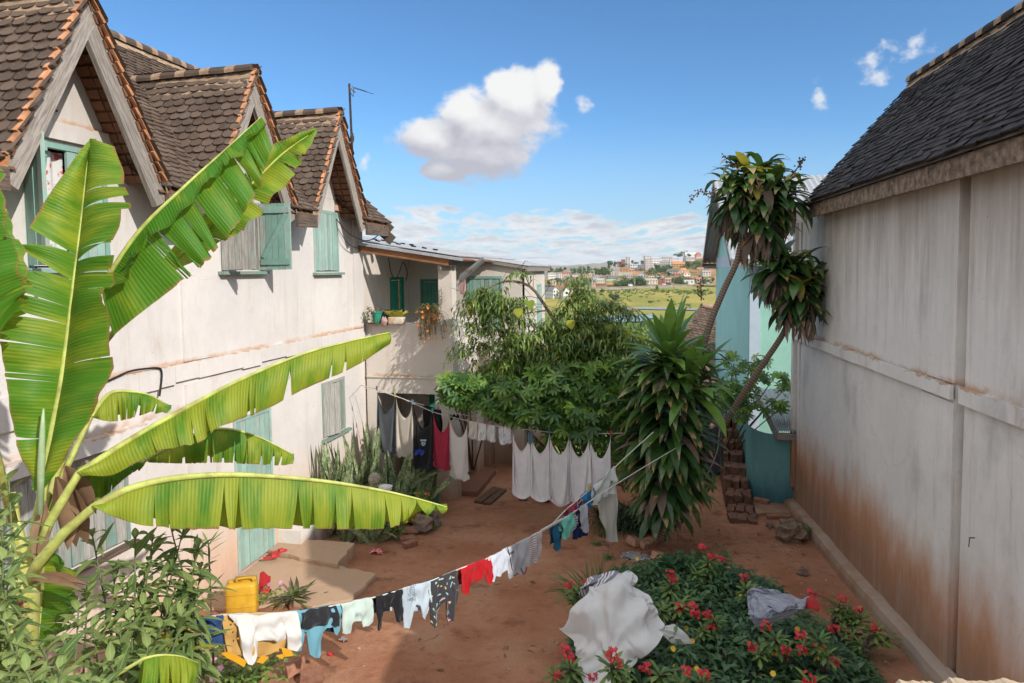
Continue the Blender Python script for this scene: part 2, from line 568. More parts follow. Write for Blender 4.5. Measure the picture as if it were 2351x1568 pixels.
def wood(name, a, b, along='z', paint=None, amt=0.5, scale=1.0):
 """weathered timber; optional flaking paint over it"""
 def fn(t):
  p = t.uv() if along == 'u' else t.pos()
  st = {'u': (9, 0.7, 1), 'z': (9, 9, 0.7), 'y': (9, 0.7, 9), 'x': (0.7, 9, 9), 'n': (5, 5, 5)}[along]
  g = t.noise(t.mul(p, tuple(q * scale for q in st)), 6.0, 6.0, 0.65, 0.3)
  g2 = t.noise(t.mul(p, tuple(q * scale * 3 for q in st)), 8.0, 3.0, 0.6)
  c = t.mix(t.smooth(g, 0.3, 0.72), a, b)
  c = t.mix(t.math('MULTIPLY', t.smooth(g2, 0.55, 0.75), 0.5), c, tuple(q * 0.45 for q in a))
  rn = t.attr()
  if paint:
   fl = t.noise(t.mul(p, tuple(max(1.0, q * 0.45) for q in st)), 5.0, 6.0, 0.7)
   fl = t.math('ADD', fl, t.math('MULTIPLY', t.math('SUBTRACT', rn, 0.5), 0.28))
   pc = t.mix(t.smooth(t.noise(p, 3.0, 4.0), 0.35, 0.7), tuple(q * 0.82 for q in paint), paint)
   c = t.mix(t.smooth(fl, amt - 0.10, amt + 0.10), pc, c)
  c = t.mix(1.0, c, t.lin(rn, 0.0, 1.0, 0.82, 1.12), 'MULTIPLY')
  return bsdf(t, c, 0.8, t.bump(t.math('ADD', g, g2), 0.4, 0.01), spec=0.25)
 return mat(name, fn)
def plain(name, c, rough=0.7, var=0.18, scale=12.0, metal=0.0, spec=0.3, bump=0.2, dirt=None, da=0.5):
 def fn(t):
  p = t.pos()
  n = t.noise(p, scale, 5.0, 0.6)
  k = t.mix(t.smooth(n, 0.3, 0.7), tuple(q * (1 - var) for q in c), tuple(min(1, q * (1 + var)) for q in c))
  k = t.mix(1.0, k, t.lin(t.attr(), 0.0, 1.0, 0.85, 1.15), 'MULTIPLY')
  if dirt:
   k = t.mix(t.math('MULTIPLY', t.smooth(t.noise(p, scale * 0.4, 5.0, 0.65), 0.45, 0.7), da), k, dirt)
  return bsdf(t, k, rough, t.bump(n, bump, 0.01), metal, spec)
 return mat(name, fn)
def foliage(name, c0, c1, trans=0.25, tcol=None, rough=0.45, vein=None, tip=None, spec=0.35, stripes=0.0):
 """leaf material: colour runs from c0 to c1 with each leaf's own number; uv.y runs along the leaf"""
 def fn(t):
  r = t.attr()
  uv = t.xyz(t.uv())
  c = t.mix(t.smooth(r, 0.0, 1.0), c0, c1)
  n = t.noise(t.pos(), 9.0, 3.0)
  c = t.mix(1.0, c, t.lin(n, 0.3, 0.7, 0.8, 1.2), 'MULTIPLY')
  if stripes:
   s = t.math('SINE', t.math('MULTIPLY', uv[0], 60.0))
   c = t.mix(t.math('MULTIPLY', t.smooth(s, 0.0, 1.0), stripes), c, tuple(min(1, q * 1.6) for q in c1))
  if vein:
   m = t.math('ABSOLUTE', t.math('SUBTRACT', uv[0], 0.5))
   c = t.mix(t.smooth(m, 0.07, 0.02), c, vein)
  if tip:
   e = t.math('ADD', uv[1], t.math('MULTIPLY', t.math('SUBTRACT', t.noise(t.pos(), 14.0, 3.0), 0.5), 0.5))
   e = t.math('ADD', e, t.math('MULTIPLY', t.math('SUBTRACT', t.math('FRACT', t.math('MULTIPLY', r, 17.0)), 0.6), 0.35))
   c = t.mix(t.smooth(e, 0.86, 1.0), c, tip)
  sh = bsdf(t, c, rough, None, spec=spec)
  if trans:
   tc = tcol or tuple(min(1.0, q * 2.2) for q in c1)
   sh = translucent(t, sh, t.mix(0.6, c, tc), trans)
  return sh
 return mat(name, fn)
def cloth(name, c, fuzz=0.0, pattern=None, trans=0.12, rough=0.95, weave=220.0, stain=None):
 def fn(t):
  p = t.pos()
  col = c
  if pattern:
   col = pattern(t)
  else:
   n = t.noise(p, 4.0, 4.0)
   col = t.mix(t.smooth(n, 0.3, 0.7), tuple(q * 0.88 for q in c), c)
  if stain:
   col = t.mix(t.math('MULTIPLY', t.smooth(t.noise(p, 2.5, 5.0, 0.6), 0.5, 0.75), 0.4), col, stain)
  w = t.noise(p, weave, 2.0)
  wr = t.noise(p, 9.0, 4.0, 0.6, 0.6)
  h = t.math('ADD', t.math('MULTIPLY', w, 0.25 + fuzz), t.math('MULTIPLY', wr, 1.6))
  nm = t.bump(h, 0.35 + 0.4 * fuzz, 0.012)
  sh = bsdf(t, col, rough, nm, spec=0.1, sheen=0.15)
  return translucent(t, sh, col, trans, nm)
 return mat(name, fn)
# ================================================================== the ground near the houses
random.seed(11)
def gz(x, y):
 """height of the yard"""
 y2 = min(max(y, -3.0), 14.0)
 z = 0.45 - 0.05 * y2
 z += 0.035 * mnoise.noise(Vector((x * 0.7, y * 0.7, 1.3))) + 0.012 * mnoise.noise(Vector((x * 2.6, y * 2.6, 4.1)))
 if y > 17:
  z -= 0.30 * (min(y, 62) - 17)
 return z
mb = MB()
NX, NY = 150, 210
xs = np.linspace(-14, 12, NX)
ys = np.concatenate([np.linspace(-4, 17, 165), np.linspace(17.8, 62, NY - 165)])
mb.grid([[(x, y, gz(x, y)) for x in xs] for y in ys], None)
def m_earth(t):
 p = t.pos()
 n = t.noise(p, 0.8, 6.0, 0.62)
 n2 = t.noise(p, 6.0, 8.0, 0.7)
 n3 = t.noise(p, 38.0, 5.0, 0.7)
 c = t.mix(t.smooth(n, 0.3, 0.7), (0.32, 0.137, 0.076), (0.44, 0.228, 0.138))
 c = t.mix(t.math('MULTIPLY', t.smooth(n2, 0.45, 0.75), 0.55), c, (0.20, 0.080, 0.044))
 pale = t.noise(t.vmath('ADD', p, (7.0, 3.0, 0.0)), 0.6, 5.0, 0.6)
 c = t.mix(t.math('MULTIPLY', t.smooth(pale, 0.52, 0.70), 0.55), c, (0.43, 0.27, 0.18))
 damp = t.noise(t.vmath('ADD', p, (1.0, 9.0, 0.0)), 1.6, 4.0, 0.6)
 c = t.mix(t.math('MULTIPLY', t.smooth(damp, 0.58, 0.72), 0.6), c, (0.13, 0.050, 0.028))
 peb = t.voro(p, 42.0)
 c = t.mix(t.math('MULTIPLY', t.smooth(peb, 0.16, 0.08), t.smooth(n2, 0.5, 0.6)), c, (0.46, 0.34, 0.26))
 crack = t.voro(t.vmath('ADD', p, t.vmath('SCALE', t.noise(p, 2.0, 4.0, col=True), None, 0.5)), 0.55, feature='DISTANCE_TO_EDGE')
 c = t.mix(t.math('MULTIPLY', t.smooth(crack, 0.008, 0.002), t.math('MULTIPLY', t.smooth(pale, 0.55, 0.68), 0.6)), c, (0.12, 0.055, 0.035))
 h = t.math('ADD', t.math('MULTIPLY', n2, 1.2), t.math('MULTIPLY', n3, 0.5))
 return bsdf(t, c, 0.95, t.bump(h, 0.8, 0.05), spec=0.1)
tag(mb.build('ground', mat('red_earth', m_earth), None, True), kind='structure')
# ------------------------------------------------------------------ shared materials
M_PLASTER = plaster('plaster_left', (0.665, 0.63, 0.60), crackw=0.3, streak=(0.49, 0.385, 0.30), dirt=(0.60, 0.35, 0.20), zlo=0.1, zhi=1.7, grime=0.62,
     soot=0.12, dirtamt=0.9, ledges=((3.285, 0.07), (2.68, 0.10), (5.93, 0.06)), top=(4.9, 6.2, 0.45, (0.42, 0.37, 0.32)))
M_ANNEX = plaster('plaster_annex', (0.62, 0.56, 0.50), streak=(0.46, 0.35, 0.26), dirt=(0.36, 0.18, 0.09), zlo=-0.3, zhi=0.9, grime=0.5,
        soot=0.15, seed=31.0, ledges=((2.30, 0.07),))
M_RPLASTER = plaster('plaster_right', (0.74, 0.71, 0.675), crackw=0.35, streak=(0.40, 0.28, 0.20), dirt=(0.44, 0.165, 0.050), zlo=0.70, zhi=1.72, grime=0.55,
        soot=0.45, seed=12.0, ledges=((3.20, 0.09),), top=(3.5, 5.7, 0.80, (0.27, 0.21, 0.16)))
M_CONC = plaster('rough_cement', (0.38, 0.30, 0.24), streak=(0.26, 0.17, 0.11), dirt=(0.34, 0.18, 0.10), zlo=-0.2, zhi=0.25, grime=0.7, soot=0.25, seed=5.0)
M_STEP = plaster('step_cement', (0.45, 0.305, 0.205), streak=(0.38, 0.26, 0.17), dirt=(0.40, 0.245, 0.155), zlo=-0.35, zhi=-0.05, grime=0.6, seed=8.0)
M_GREYWOOD = wood('grey_timber', (0.20, 0.17, 0.145), (0.42, 0.375, 0.33), 'u')
M_DARKWOOD = wood('dark_timber', (0.085, 0.062, 0.048), (0.21, 0.155, 0.12), 'y')
M_FASCIA_R = wood('stained_fascia', (0.10, 0.066, 0.045), (0.34, 0.25, 0.18), 'n', scale=0.35)
M_BROWNWOOD = wood('orange_brown_beam', (0.22, 0.095, 0.045), (0.38, 0.18, 0.085), 'x')
M_TEAL = wood('teal_paint', (0.24, 0.26, 0.23), (0.36, 0.38, 0.34), 'z', paint=(0.25, 0.43, 0.365), amt=0.60)
M_TEALPALE = wood('pale_teal_paint', (0.26, 0.28, 0.25), (0.40, 0.42, 0.38), 'z', paint=(0.33, 0.50, 0.44), amt=0.60)
M_TEALWORN = wood('worn_teal_paint', (0.235, 0.225, 0.20), (0.42, 0.41, 0.38), 'z', paint=(0.24, 0.39, 0.33), amt=0.40)
M_GREENDOOR = wood('green_paint', (0.05, 0.10, 0.075), (0.10, 0.17, 0.13), 'z', paint=(0.030, 0.30, 0.20), amt=0.68)
M_TEALDARK = wood('dull_green_paint', (0.10, 0.15, 0.13), (0.17, 0.23, 0.19), 'z', paint=(0.10, 0.30, 0.23), amt=0.63)
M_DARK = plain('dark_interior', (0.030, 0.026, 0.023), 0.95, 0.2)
M_CURTAIN = cloth('curtain_print', (0.7, 0.66, 0.6), pattern=lambda t: t.mix(t.smooth(t.noise(t.pos(), 14.0, 2.0), 0.55, 0.62), (0.62, 0.62, 0.60),
        t.mix(t.smooth(t.xyz(t.pos())[2], 5.2, 5.3), (0.35, 0.50, 0.48), (0.55, 0.10, 0.12))))
M_IRON = plain('rusty_iron', (0.12, 0.06, 0.04), 0.8, 0.3)
M_RUSTSHEET = mat('rusty_painted_sheet', lambda t: bsdf(t, t.mix(t.smooth(t.noise(t.pos(), 11.0, 5.0, 0.65), 0.42, 0.58), (0.20, 0.26, 0.14), (0.36, 0.13, 0.05)), 0.8))
M_CABLE = plain('black_cable', (0.02, 0.02, 0.022), 0.6, 0.1)
M_ORANGETILE = plain('terracotta_edge', (0.50, 0.24, 0.125), 0.9, 0.25, 8.0, bump=0.4, dirt=(0.20, 0.12, 0.08), da=0.6)
M_BRICKEDGE = plain('orange_brick', (0.52, 0.22, 0.09), 0.9, 0.2, 18.0, dirt=(0.60, 0.52, 0.44), da=0.8)
M_MORTAR = plain('tan_mortar', (0.34, 0.235, 0.155), 0.95, 0.22, 9.0, bump=0.6)
def m_tile(name, a, b, lichen, la=0.5):
 def fn(t):
  p = t.pos()
  r = t.attr()
  c = t.mix(r, a, b)
  n = t.noise(p, 3.0, 5.0, 0.65)
  n2 = t.noise(p, 30.0, 5.0, 0.7)
  c = t.mix(t.math('MULTIPLY', t.smooth(n, 0.48, 0.72), la), c, lichen)
  c = t.mix(t.math('MULTIPLY', t.smooth(n2, 0.58, 0.74), 0.35), c, tuple(min(1, q * 1.7) for q in lichen))
  return bsdf(t, c, 0.93, t.bump(n2, 0.5, 0.012), spec=0.15)
 return mat(name, fn)
M_TILE = m_tile('brown_fishscale_tile', (0.078, 0.054, 0.042), (0.138, 0.098, 0.075), (0.185, 0.152, 0.122))
M_TILEUNDER = m_tile('tile_underside', (0.16, 0.075, 0.045), (0.20, 0.10, 0.06), (0.10, 0.06, 0.04))
M_SLATE = m_tile('dark_flat_tile', (0.036, 0.034, 0.037), (0.070, 0.063, 0.063), (0.095, 0.083, 0.076), 0.45)
def m_metal(name, base, rust, ra, axis=0):
 def fn(t):
  p = t.pos()
  n = t.noise(p, 2.2, 6.0, 0.65)
  n2 = t.noise(p, 16.0, 4.0, 0.6)
  c = t.mix(t.smooth(n2, 0.3, 0.7), tuple(q * 0.8 for q in base), base)
  c = t.mix(t.math('MULTIPLY', t.smooth(n, 0.62 - ra * 0.25, 0.74 - ra * 0.25), 0.9), c, t.mix(n2, rust, tuple(q * 0.5 for q in rust)))
  return bsdf(t, c, 0.55, t.bump(n2, 0.1, 0.01), 0.35, 0.4)
 return mat(name, fn)
M_ZINC = m_metal('weathered_zinc', (0.42, 0.44, 0.46), (0.27, 0.12, 0.06), 0.1)
M_RUSTZINC = m_metal('rusty_zinc', (0.36, 0.34, 0.33), (0.30, 0.12, 0.055), 0.75)
def tiles(mb, o, u, v, n, LU, LV, tw, ex, clip=None, rounded=True, th=0.022, lift=0.03, seed=1, jit=1.0):
 """overlapping roof tiles on a slope. o = eave corner, u along the eave, v up the slope, n outward"""
 rg = random.Random(seed)
 o, u, v, n = map(lambda q: np.array(q, float), (o, u, v, n))
 rows = int(LV / ex) + 1
 for i in range(rows):
  b0 = i * ex
  off = (i % 2) * tw / 2 + rg.uniform(-0.01, 0.01)
  for j in range(-1, int(LU / tw) + 2):
   a0 = j * tw + off
   if a0 < -tw * 0.3 or a0 > LU + tw * 0.3:
    continue
   if clip and not clip(a0, b0 + ex * 0.3):
    continue
   w = tw * 0.97
   L = min(ex * 2.1, LV + ex * 1.0 - b0)
   dz = lift + rg.uniform(-0.006, 0.008) * jit
   db = rg.uniform(-0.008, 0.008) * jit
   tl = rg.uniform(-0.006, 0.006) * jit
   ac = a0 + rg.uniform(-0.006, 0.006) * jit
   rv = rg.random()
   if rounded:
    out = ((-w / 2, ex * 0.42), (-w * 0.40, ex * 0.17), (-w * 0.2, ex * 0.03), (0, 0), (w * 0.2, ex * 0.03), (w * 0.40, ex * 0.17), (w / 2, ex * 0.42))
   else:
    out = ((-w / 2, 0.0), (w / 2, rg.uniform(-0.006, 0.006)))
   top, bot = [], []
   for (a, b) in out:
    p = o + u * (ac + a) + v * (b0 + b + db) + n * (dz * (1 - b / (2.4 * ex)) + tl * a / w)
    top.append(mb.vert(p, (a, b), rv))
    bot.append(mb.vert(p - n * th, (a, b), rv))
   e1 = mb.vert(o + u * (ac + w / 2) + v * (b0 + L) + n * 0.004, (0, 1), rv)
   e0 = mb.vert(o + u * (ac - w / 2) + v * (b0 + L) + n * 0.004, (0, 1), rv)
   mb.face(top + [e1, e0])
   for k in range(len(out) - 1):
    mb.face((bot[k], bot[k + 1], top[k + 1], top[k]))
def planks(mb, hinge, du, w, z0, z1, nrm, k=4, th=0.03, gap=0.006, brace=None, jit=0.004, rb=0.0):
 """boarded leaf: k upright boards from the hinge along du, plus rails"""
 hinge, du, nrm = np.array(hinge, float), unit(du), unit(nrm)
 bw = w / k
 for i in range(k):
  c = hinge + du * (bw * (i + 0.5)) + V3(0, 0, (z0 + z1) / 2)
  mb.obox(c + nrm * random.uniform(-jit, jit), du * (bw / 2 - gap / 2), nrm * th / 2, V3(0, 0, (z1 - z0) / 2 + random.uniform(-jit, jit)), rb + random.random() * (1 - rb))
 if brace:
  for zz in (z0 + 0.12 * (z1 - z0), z1 - 0.10 * (z1 - z0)):
   mb.obox(hinge + du * w / 2 + V3(0, 0, zz) + nrm * (brace * (th / 2 + 0.012)), du * (w / 2 - 0.01), nrm * 0.012, V3(0, 0, 0.045), random.random())
  a = hinge + du * 0.06 + V3(0, 0, z0 + 0.18 * (z1 - z0)) + nrm * (brace * (th / 2 + 0.012))
  b = hinge + du * (w - 0.05) + V3(0, 0, z1 - 0.16 * (z1 - z0)) + nrm * (brace * (th / 2 + 0.012))
  mb.bar(a, b, 0.07, 0.022, nrm, random.random())
# ================================================================== left house
WX = -5.9
house = thing('house', (WX, 8.0, 0.0), 'large white plastered house on the left with brown fish-scale tile roof and three gabled dormers', 'house')
DORM = (5.78, 8.58, 11.11)
DHW, DZT, DSL = 0.90, 7.14, 1.84
W_HOLES = [(5.40, 6.40, 4.48, 5.72), (8.34, 9.28, 4.45, 5.45), (10.92, 11.85, 4.42, 5.52), (8.46, 9.42, 0.10, 2.34),
        (11.05, 11.95, 1.43, 2.43), (4.9, 6.5, 1.40, 2.50)]
mb = MB()
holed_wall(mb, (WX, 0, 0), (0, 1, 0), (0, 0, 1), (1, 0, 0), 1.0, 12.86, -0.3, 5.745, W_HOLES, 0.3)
mb.box(-11.0, WX - 0.3, 12.56, 12.86, -0.3, 5.9)
mb.box(-11.0, WX - 0.3, 1.0, 1.3, -0.3, 5.9)
mb.box(-11.0, -10.8, 1.3, 12.56, -0.3, 5.9)
mb.poly([(-5.9, 12.86, 5.88), (-11.0, 12.86, 5.88), (-8.3, 12.86, 7.9)])
# projecting band between the storeys, broken underside, butted pieces
yy = 1.0
while yy < 12.84:
 ln = random.uniform(0.25, 0.7)
 y1 = min(12.85, yy + ln)
 mb.box(WX + 0.002, WX + 0.045, yy, y1, 3.045 + random.uniform(-0.03, 0.03) - (0.10 if yy < 6.6 else 0), 3.285)
 yy = y1 + 0.003
for (y0, y1, z0, z1) in ((7.43, 7.47, -0.2, 3.02), (7.43, 7.47, 3.30, 5.6)):
 pass
mb.box(WX + 0.002, WX + 0.030, 7.50, 8.02, 3.295, 5.56)     # shallow pilaster
mb.box(WX + 0.002, WX + 0.030, 7.50, 8.02, 0.1, 3.00)
mb.box(WX + 0.002, WX + 0.035, 12.45, 12.85, 3.295, 5.45)
mb.box(WX + 0.002, WX + 0.11, 4.6, 6.75, 2.53, 2.68)        # ledge over the low window
mb.box(WX + 0.002, WX + 0.05, 5.25, 6.60, 5.752, 5.93)       # band under the first gable
wall = mb.build('wall', M_PLASTER, house)
mb = MB()
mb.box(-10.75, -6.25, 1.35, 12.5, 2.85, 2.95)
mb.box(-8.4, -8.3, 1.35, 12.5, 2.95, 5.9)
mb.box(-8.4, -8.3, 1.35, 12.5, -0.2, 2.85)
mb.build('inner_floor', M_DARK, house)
# ---- main roof
EX, EZ, SL = -5.42, 5.37, 0.93
RX = -8.28
RZ = EZ + SL * (EX - RX)
RY0, RY1 = 1.0, 13.2
sv = unit((-1, 0, SL))
sn = unit((SL, 0, 1))
LV = math.hypot(EX - RX, RZ - EZ)
def in_dormer(y, x, z, mrg=0.0):
 for yc in DORM:
  if abs(y - yc) < DHW + 0.05 and z < DZT - DSL * abs(y - yc) - mrg:
   return True
 return False
def main_clip(a, b):
 y = RY0 + a
 p = V3(EX, y, EZ) + sv * b
 return not in_dormer(y, p[0], p[2], 0.12)
mb = MB()
tiles(mb, (EX, RY0, EZ), (0, 1, 0), sv, sn, RY1 - RY0, LV, 0.17, 0.105, main_clip, True, seed=3, lift=0.045, th=0.028)
roof = mb.build('roof', M_TILE, house)
mb = MB()
nu, nv = 240, 44
mb.grid([[V3(EX + 0.02, RY0 + (RY1 - RY0) * i / nu, EZ - 0.03) + sv * (LV * j / nv) - sn * 0.035 for j in range(nv + 1)] for i in range(nu + 1)], None, 0.3, 0,
  lambda i, j: not main_clip((RY1 - RY0) * (i + 0.5) / nu, LV * (j + 0.5) / nv))
mb.grid([[V3(RX, RY0, RZ), V3(RX, RY1, RZ)], [V3(-11.3, RY0, 5.4), V3(-11.3, RY1, 5.4)]])
mb.build('roof_battens', M_TILEUNDER, roof)
def ridge_caps(mb, a, b, rad, n=3, seg=0.34):
 """half-round ridge tiles with mortar bands; material 0 tile, 1 mortar"""
 a, b = np.array(a, float), np.array(b, float)
 L = np.linalg.norm(b - a)
 d = (b - a) / L
 side = unit(np.cross(d, V3(0, 0, 1)))
 up = np.cross(side, d)
 k = max(2, int(L / seg))
 for i in range(k):
  for (t0, t1, rr0, rr1, m) in ((i / k, (i + 0.70) / k, rad, rad * 1.06, 0), ((i + 0.66) / k, (i + 1.04) / k, rad * 1.10, rad * 1.06, 1)):
   rings = []
   for t, rr in ((t0, rr0), (t1, rr1)):
    c = a + d * (L * min(t, 1.0)) + V3(0, 0, random.uniform(-0.006, 0.006))
    rings.append([c + side * (math.cos(q) * rr * 1.15) + up * (math.sin(q) * rr) for q in np.linspace(-0.25, math.pi + 0.25, 9)])
   ids = [[mb.vert(p, (0, 0), random.random() * 0.3) for p in rg] for rg in rings]
   for j in range(8):
    mb.face((ids[0][j], ids[0][j + 1], ids[1][j + 1], ids[1][j]), m)
   mb.face(ids[0][::-1], m)
   mb.face(ids[1], m)
def mortar_bed(mb, a, b, w, drop, n=14, seed=0):
 """rough mortar apron on both sides under the ridge tiles"""
 a, b = np.array(a, float), np.array(b, float)
 d = unit(b - a)
 side = unit(np.cross(d, V3(0, 0, 1)))
 for sg in (-1, 1):
  P = []
  for i in range(n + 1):
   c = a + (b - a) * i / n
   ww = w * (1 + 0.35 * mnoise.noise(Vector((i * 0.9, sg * 3.0, seed))))
   P.append([c + side * sg * 0.03 + V3(0, 0, 0.03), c + side * sg * ww * 0.5 + V3(0, 0, 0.035 - drop * ww * 0.5), c + side * sg * ww + V3(0, 0, 0.028 - drop * ww)])
  mb.grid(P, None, 0.5, 1)
mb = MB()
ridge_caps(mb, (RX, RY0, RZ + 0.02), (RX, RY1, RZ + 0.02), 0.105)
mortar_bed(mb, (RX, RY0, RZ + 0.02), (RX, RY1, RZ + 0.02), 0.20, 0.90, 50)
mb.build('ridge_cap', [M_TILE, M_MORTAR], house)
# far verge board and eave boards
mb = MB()
mb.bar((EX + 0.05, RY1 - 0.03, EZ - 0.12), (RX, RY1 - 0.03, RZ - 0.12), 0.035, 0.17, sn)
mb.bar((EX - 0.25, RY1 - 0.12, EZ - 0.02), (EX + 0.10, RY1 - 0.10, EZ - 0.34), 0.04, 0.20, (1, 0, 0.9))
mb.build('verge_board', M_DARKWOOD, house)
spans = ((1.2, DORM[0] - DHW - 0.06), (DORM[0] + DHW + 0.06, DORM[1] - DHW - 0.06), (DORM[1] + DHW + 0.06, DORM[2] - DHW - 0.06), (DORM[2] + DHW + 0.06, 13.1))
for k, (y0, y1) in enumerate(spans):
 mb = MB()
 mb.bar((EX + 0.0, y0, EZ - 0.165), (EX + 0.0, y1, EZ - 0.165 + 0.02), 0.045, 0.20)
 mb.bar((EX - 0.22, y0, EZ - 0.02), (EX - 0.22, y1, EZ - 0.02), 0.09, 0.09)
 y = y0 + 0.1
 while y < y1 - 0.05:
  mb.bar((EX - 0.02, y, EZ - 0.10), (EX - 0.55, y, EZ + 0.38), 0.06, 0.09)
  y += 0.45
 mb.build('eave_board', M_DARKWOOD, house)
# ---- dormers
slant = math.atan(DSL)
def make_dormer(yc, k):
 x0 = -5.44
 dm = MB()
 # gable wall
 for (ya, yb) in ((yc - 0.86, yc), (yc, yc + 0.86)):
  pass
 def zr(y):
  return DZT - DSL * abs(y - yc) - 0.06
 zb = 5.748
 hw = (DZT - 0.06 - zb) / DSL
 dm.poly([(WX, yc - hw, zb), (WX, yc + hw, zb), (WX, yc, DZT - 0.06)])
 dm.poly([(WX - 0.2, yc + hw, zb), (WX - 0.2, yc - hw, zb), (WX - 0.2, yc, DZT - 0.06)])
 dm.poly([(WX, yc - hw, zb), (WX - 0.2, yc - hw, zb), (WX - 0.2, yc + hw, zb), (WX, yc + hw, zb)])
 g = dm.build('dormer', M_PLASTER, house)
 if k == 0:
  mm = MB()
  mm.box(WX + 0.003, WX + 0.03, yc - 0.02, yc + 0.02, 6.03, 6.05)
  mm.build('iron_peg', M_IRON, g)
 def xm(z):
  return EX - (z - EZ) / SL
 for sg in (-1, 1):
  foot = V3(x0, yc + sg * (DHW + 0.03), DZT - DSL * (DHW + 0.03))
  vv = unit((0, -sg, DSL))
  nn = unit((0, sg * DSL, 1))
  uu = V3(-1, 0, 0)
  lv = math.hypot(DHW + 0.03, DSL * (DHW + 0.03))
  def clip(a, b, foot=foot, vv=vv):
   p = foot + uu * a + vv * b
   return p[0] > xm(p[2]) - 0.10
  tm = MB()
  tiles(tm, foot, uu, vv, nn, 2.0, lv, 0.165, 0.118, clip, True, seed=20 + k * 2 + sg, lift=0.05, th=0.03)
  tr = tm.build('dormer_roof', M_TILE, g)
  bm = MB()
  nu, nv = 24, 16
  bm.grid([[foot + uu * (2.0 * i / nu) + vv * (lv * j / nv) - nn * 0.012 for j in range(nv + 1)] for i in range(nu + 1)], None, 0.5, 0,
    lambda i, j: not clip(2.0 * (i + 0.5) / nu, lv * (j + 0.5) / nv))
  # tile tails seen from below, course by course
  for j in range(int(lv / 0.118)):
   for q in range(3):
    c = foot + vv * (0.118 * (j + 0.5)) - nn * 0.028 + uu * (0.07 + 0.155 * q)
    bm.obox(c, uu * 0.072, vv * 0.045, nn * 0.012 * random.uniform(0.7, 1.3), random.random(), 0, 0.006)
  bm.build('tile_underside', M_TILEUNDER, g)
  em = MB()
  for j in range(int(lv / 0.118) + 1):
   c = foot + vv * (0.118 * j + 0.055) + nn * 0.026 + V3(0.012 + random.uniform(-0.006, 0.006), 0, 0)
   em.obox(c, V3(0.022, 0, 0), unit(vv + nn * -0.22) * 0.066, nn * 0.017, random.random(), 0, 0.004)
  em.build('verge_tile_edge', M_ORANGETILE, g)
  # barge board: thick weathered plank in front of the overhang
  bb = MB()
  a = foot + vv * (-0.20) + V3(0.0, 0, 0) - nn * 0.115
  b = foot + vv * (lv - 0.045) - nn * 0.115
  bb.bar(a + V3(-0.045, 0, 0), b + V3(-0.045, 0, 0), 0.055, 0.19, nn, random.random(), 0, 0.006)
  bb.build('barge_board', M_GREYWOOD, g)
  rs = MB()
  c = foot - vv * 0.02 - nn * 0.02
  rs.poly([c + V3(0.02, 0, 0.05), c + V3(0.02, sg * 0.06, -0.20), c + V3(0.00, sg * 0.14, -0.17), c + V3(-0.02, sg * 0.05, 0.06)])
  rs.build('metal_flashing', M_RUSTSHEET, g)
 rm = MB()
 zr_ = DZT + 0.035
 ridge_caps(rm, (x0 + 0.0, yc, zr_), (xm(zr_) - 0.02, yc, zr_ - 0.03), 0.085, seg=0.36)
 mortar_bed(rm, (x0, yc, zr_), (xm(zr_), yc, zr_ - 0.03), 0.17, DSL * 0.95, 14, k)
 rm.build('ridge_cap', [M_TILE, M_MORTAR], g)
 return g
for k, yc in enumerate(DORM):
 make_dormer(yc, k)
mb = MB()
mb.obox((WX + 0.03, 11.86, 5.60), (0.03, 0, 0), (0, 0.13, 0.0), (0, 0, 0.055), 0.5, 0, 0.006)
mb.build('brick_corbel', M_BRICKEDGE, house)
# ---- windows and doors of the left house
def frame(mb, y0, y1, z0, z1, x=WX, w=0.055, d=0.05):
 mb.box(x - 0.06, x + 0.012, y0, y0 + w, z0, z1, random.random())
 mb.box(x - 0.06, x + 0.012, y1 - w, y1, z0, z1, random.random())
 mb.box(x - 0.06, x + 0.012, y0 + w, y1 - w, z1 - w, z1, random.random())
def hinge(parent, p, du):
 mb = MB()
 for dz in (-0.32, 0.32):
  mb.tube([p + V3(0.01, 0, dz - 0.05), p + V3(0.01, 0, dz + 0.05)], 0.014, 6)
 mb.build('hinge', M_IRON, parent)
# first dormer window: one leaf swung out, one closed, printed curtain inside
mb = MB()
frame(mb, 5.40, 6.40, 4.48, 5.72)
win = mb.build('window', M_TEAL, house)
mb = MB()
planks(mb, (WX + 0.03, 5.41, 0), (1, -0.5, 0), 0.47, 4.50, 5.70, (0.5, 1, 0), 4, 0.035, brace=1)
tag(mb.build('shutter', M_TEAL, win), 'green teal shutter swung open beside the curtain')
mb = MB()
planks(mb, (WX - 0.012, 6.34, 0), (0, -1, 0), 0.44, 4.50, 5.66, (1, 0, 0), 4, 0.03)
mb.build('shutter', M_TEALPALE, win)
mb = MB()
P = [[(WX - 0.12 + 0.025 * math.sin(i * 1.3), 5.47 + i * 0.030, 4.5 + 1.15 * j / 8) for j in range(9)] for i in range(17)]
mb.grid(P)
mb.build('curtain', M_CURTAIN, win, True)
mb = MB()
mb.box(WX + 0.002, WX + 0.09, 5.35, 6.45, 4.43, 4.475)
mb.build('sill', M_TEALPALE, win)
mb = MB()
frame(mb, 8.34, 9.28, 4.45, 5.45)
win = mb.build('window', M_TEALWORN, house)
mb = MB()
planks(mb, (WX + 0.02, 8.345, 0), (1, 0.02, 0), 0.50, 4.455, 5.44, (0.02, -1, 0), 5, 0.03, brace=-1)
tag(mb.build('shutter', M_TEALWORN, win), 'grey shutter with its paint worn off, swung open')
mb = MB()
planks(mb, (WX + 0.02, 9.275, 0), (1, 0.02, 0), 0.50, 4.455, 5.44, (0.02, -1, 0), 5, 0.03, brace=1)
tag(mb.build('shutter', M_TEALDARK if False else M_TEAL, win), 'green shutter with a Z brace, swung open')
mb = MB()
mb.box(WX + 0.002, WX + 0.10, 8.26, 9.36, 4.39, 4.435)
mb.build('sill', M_TEALWORN, win)
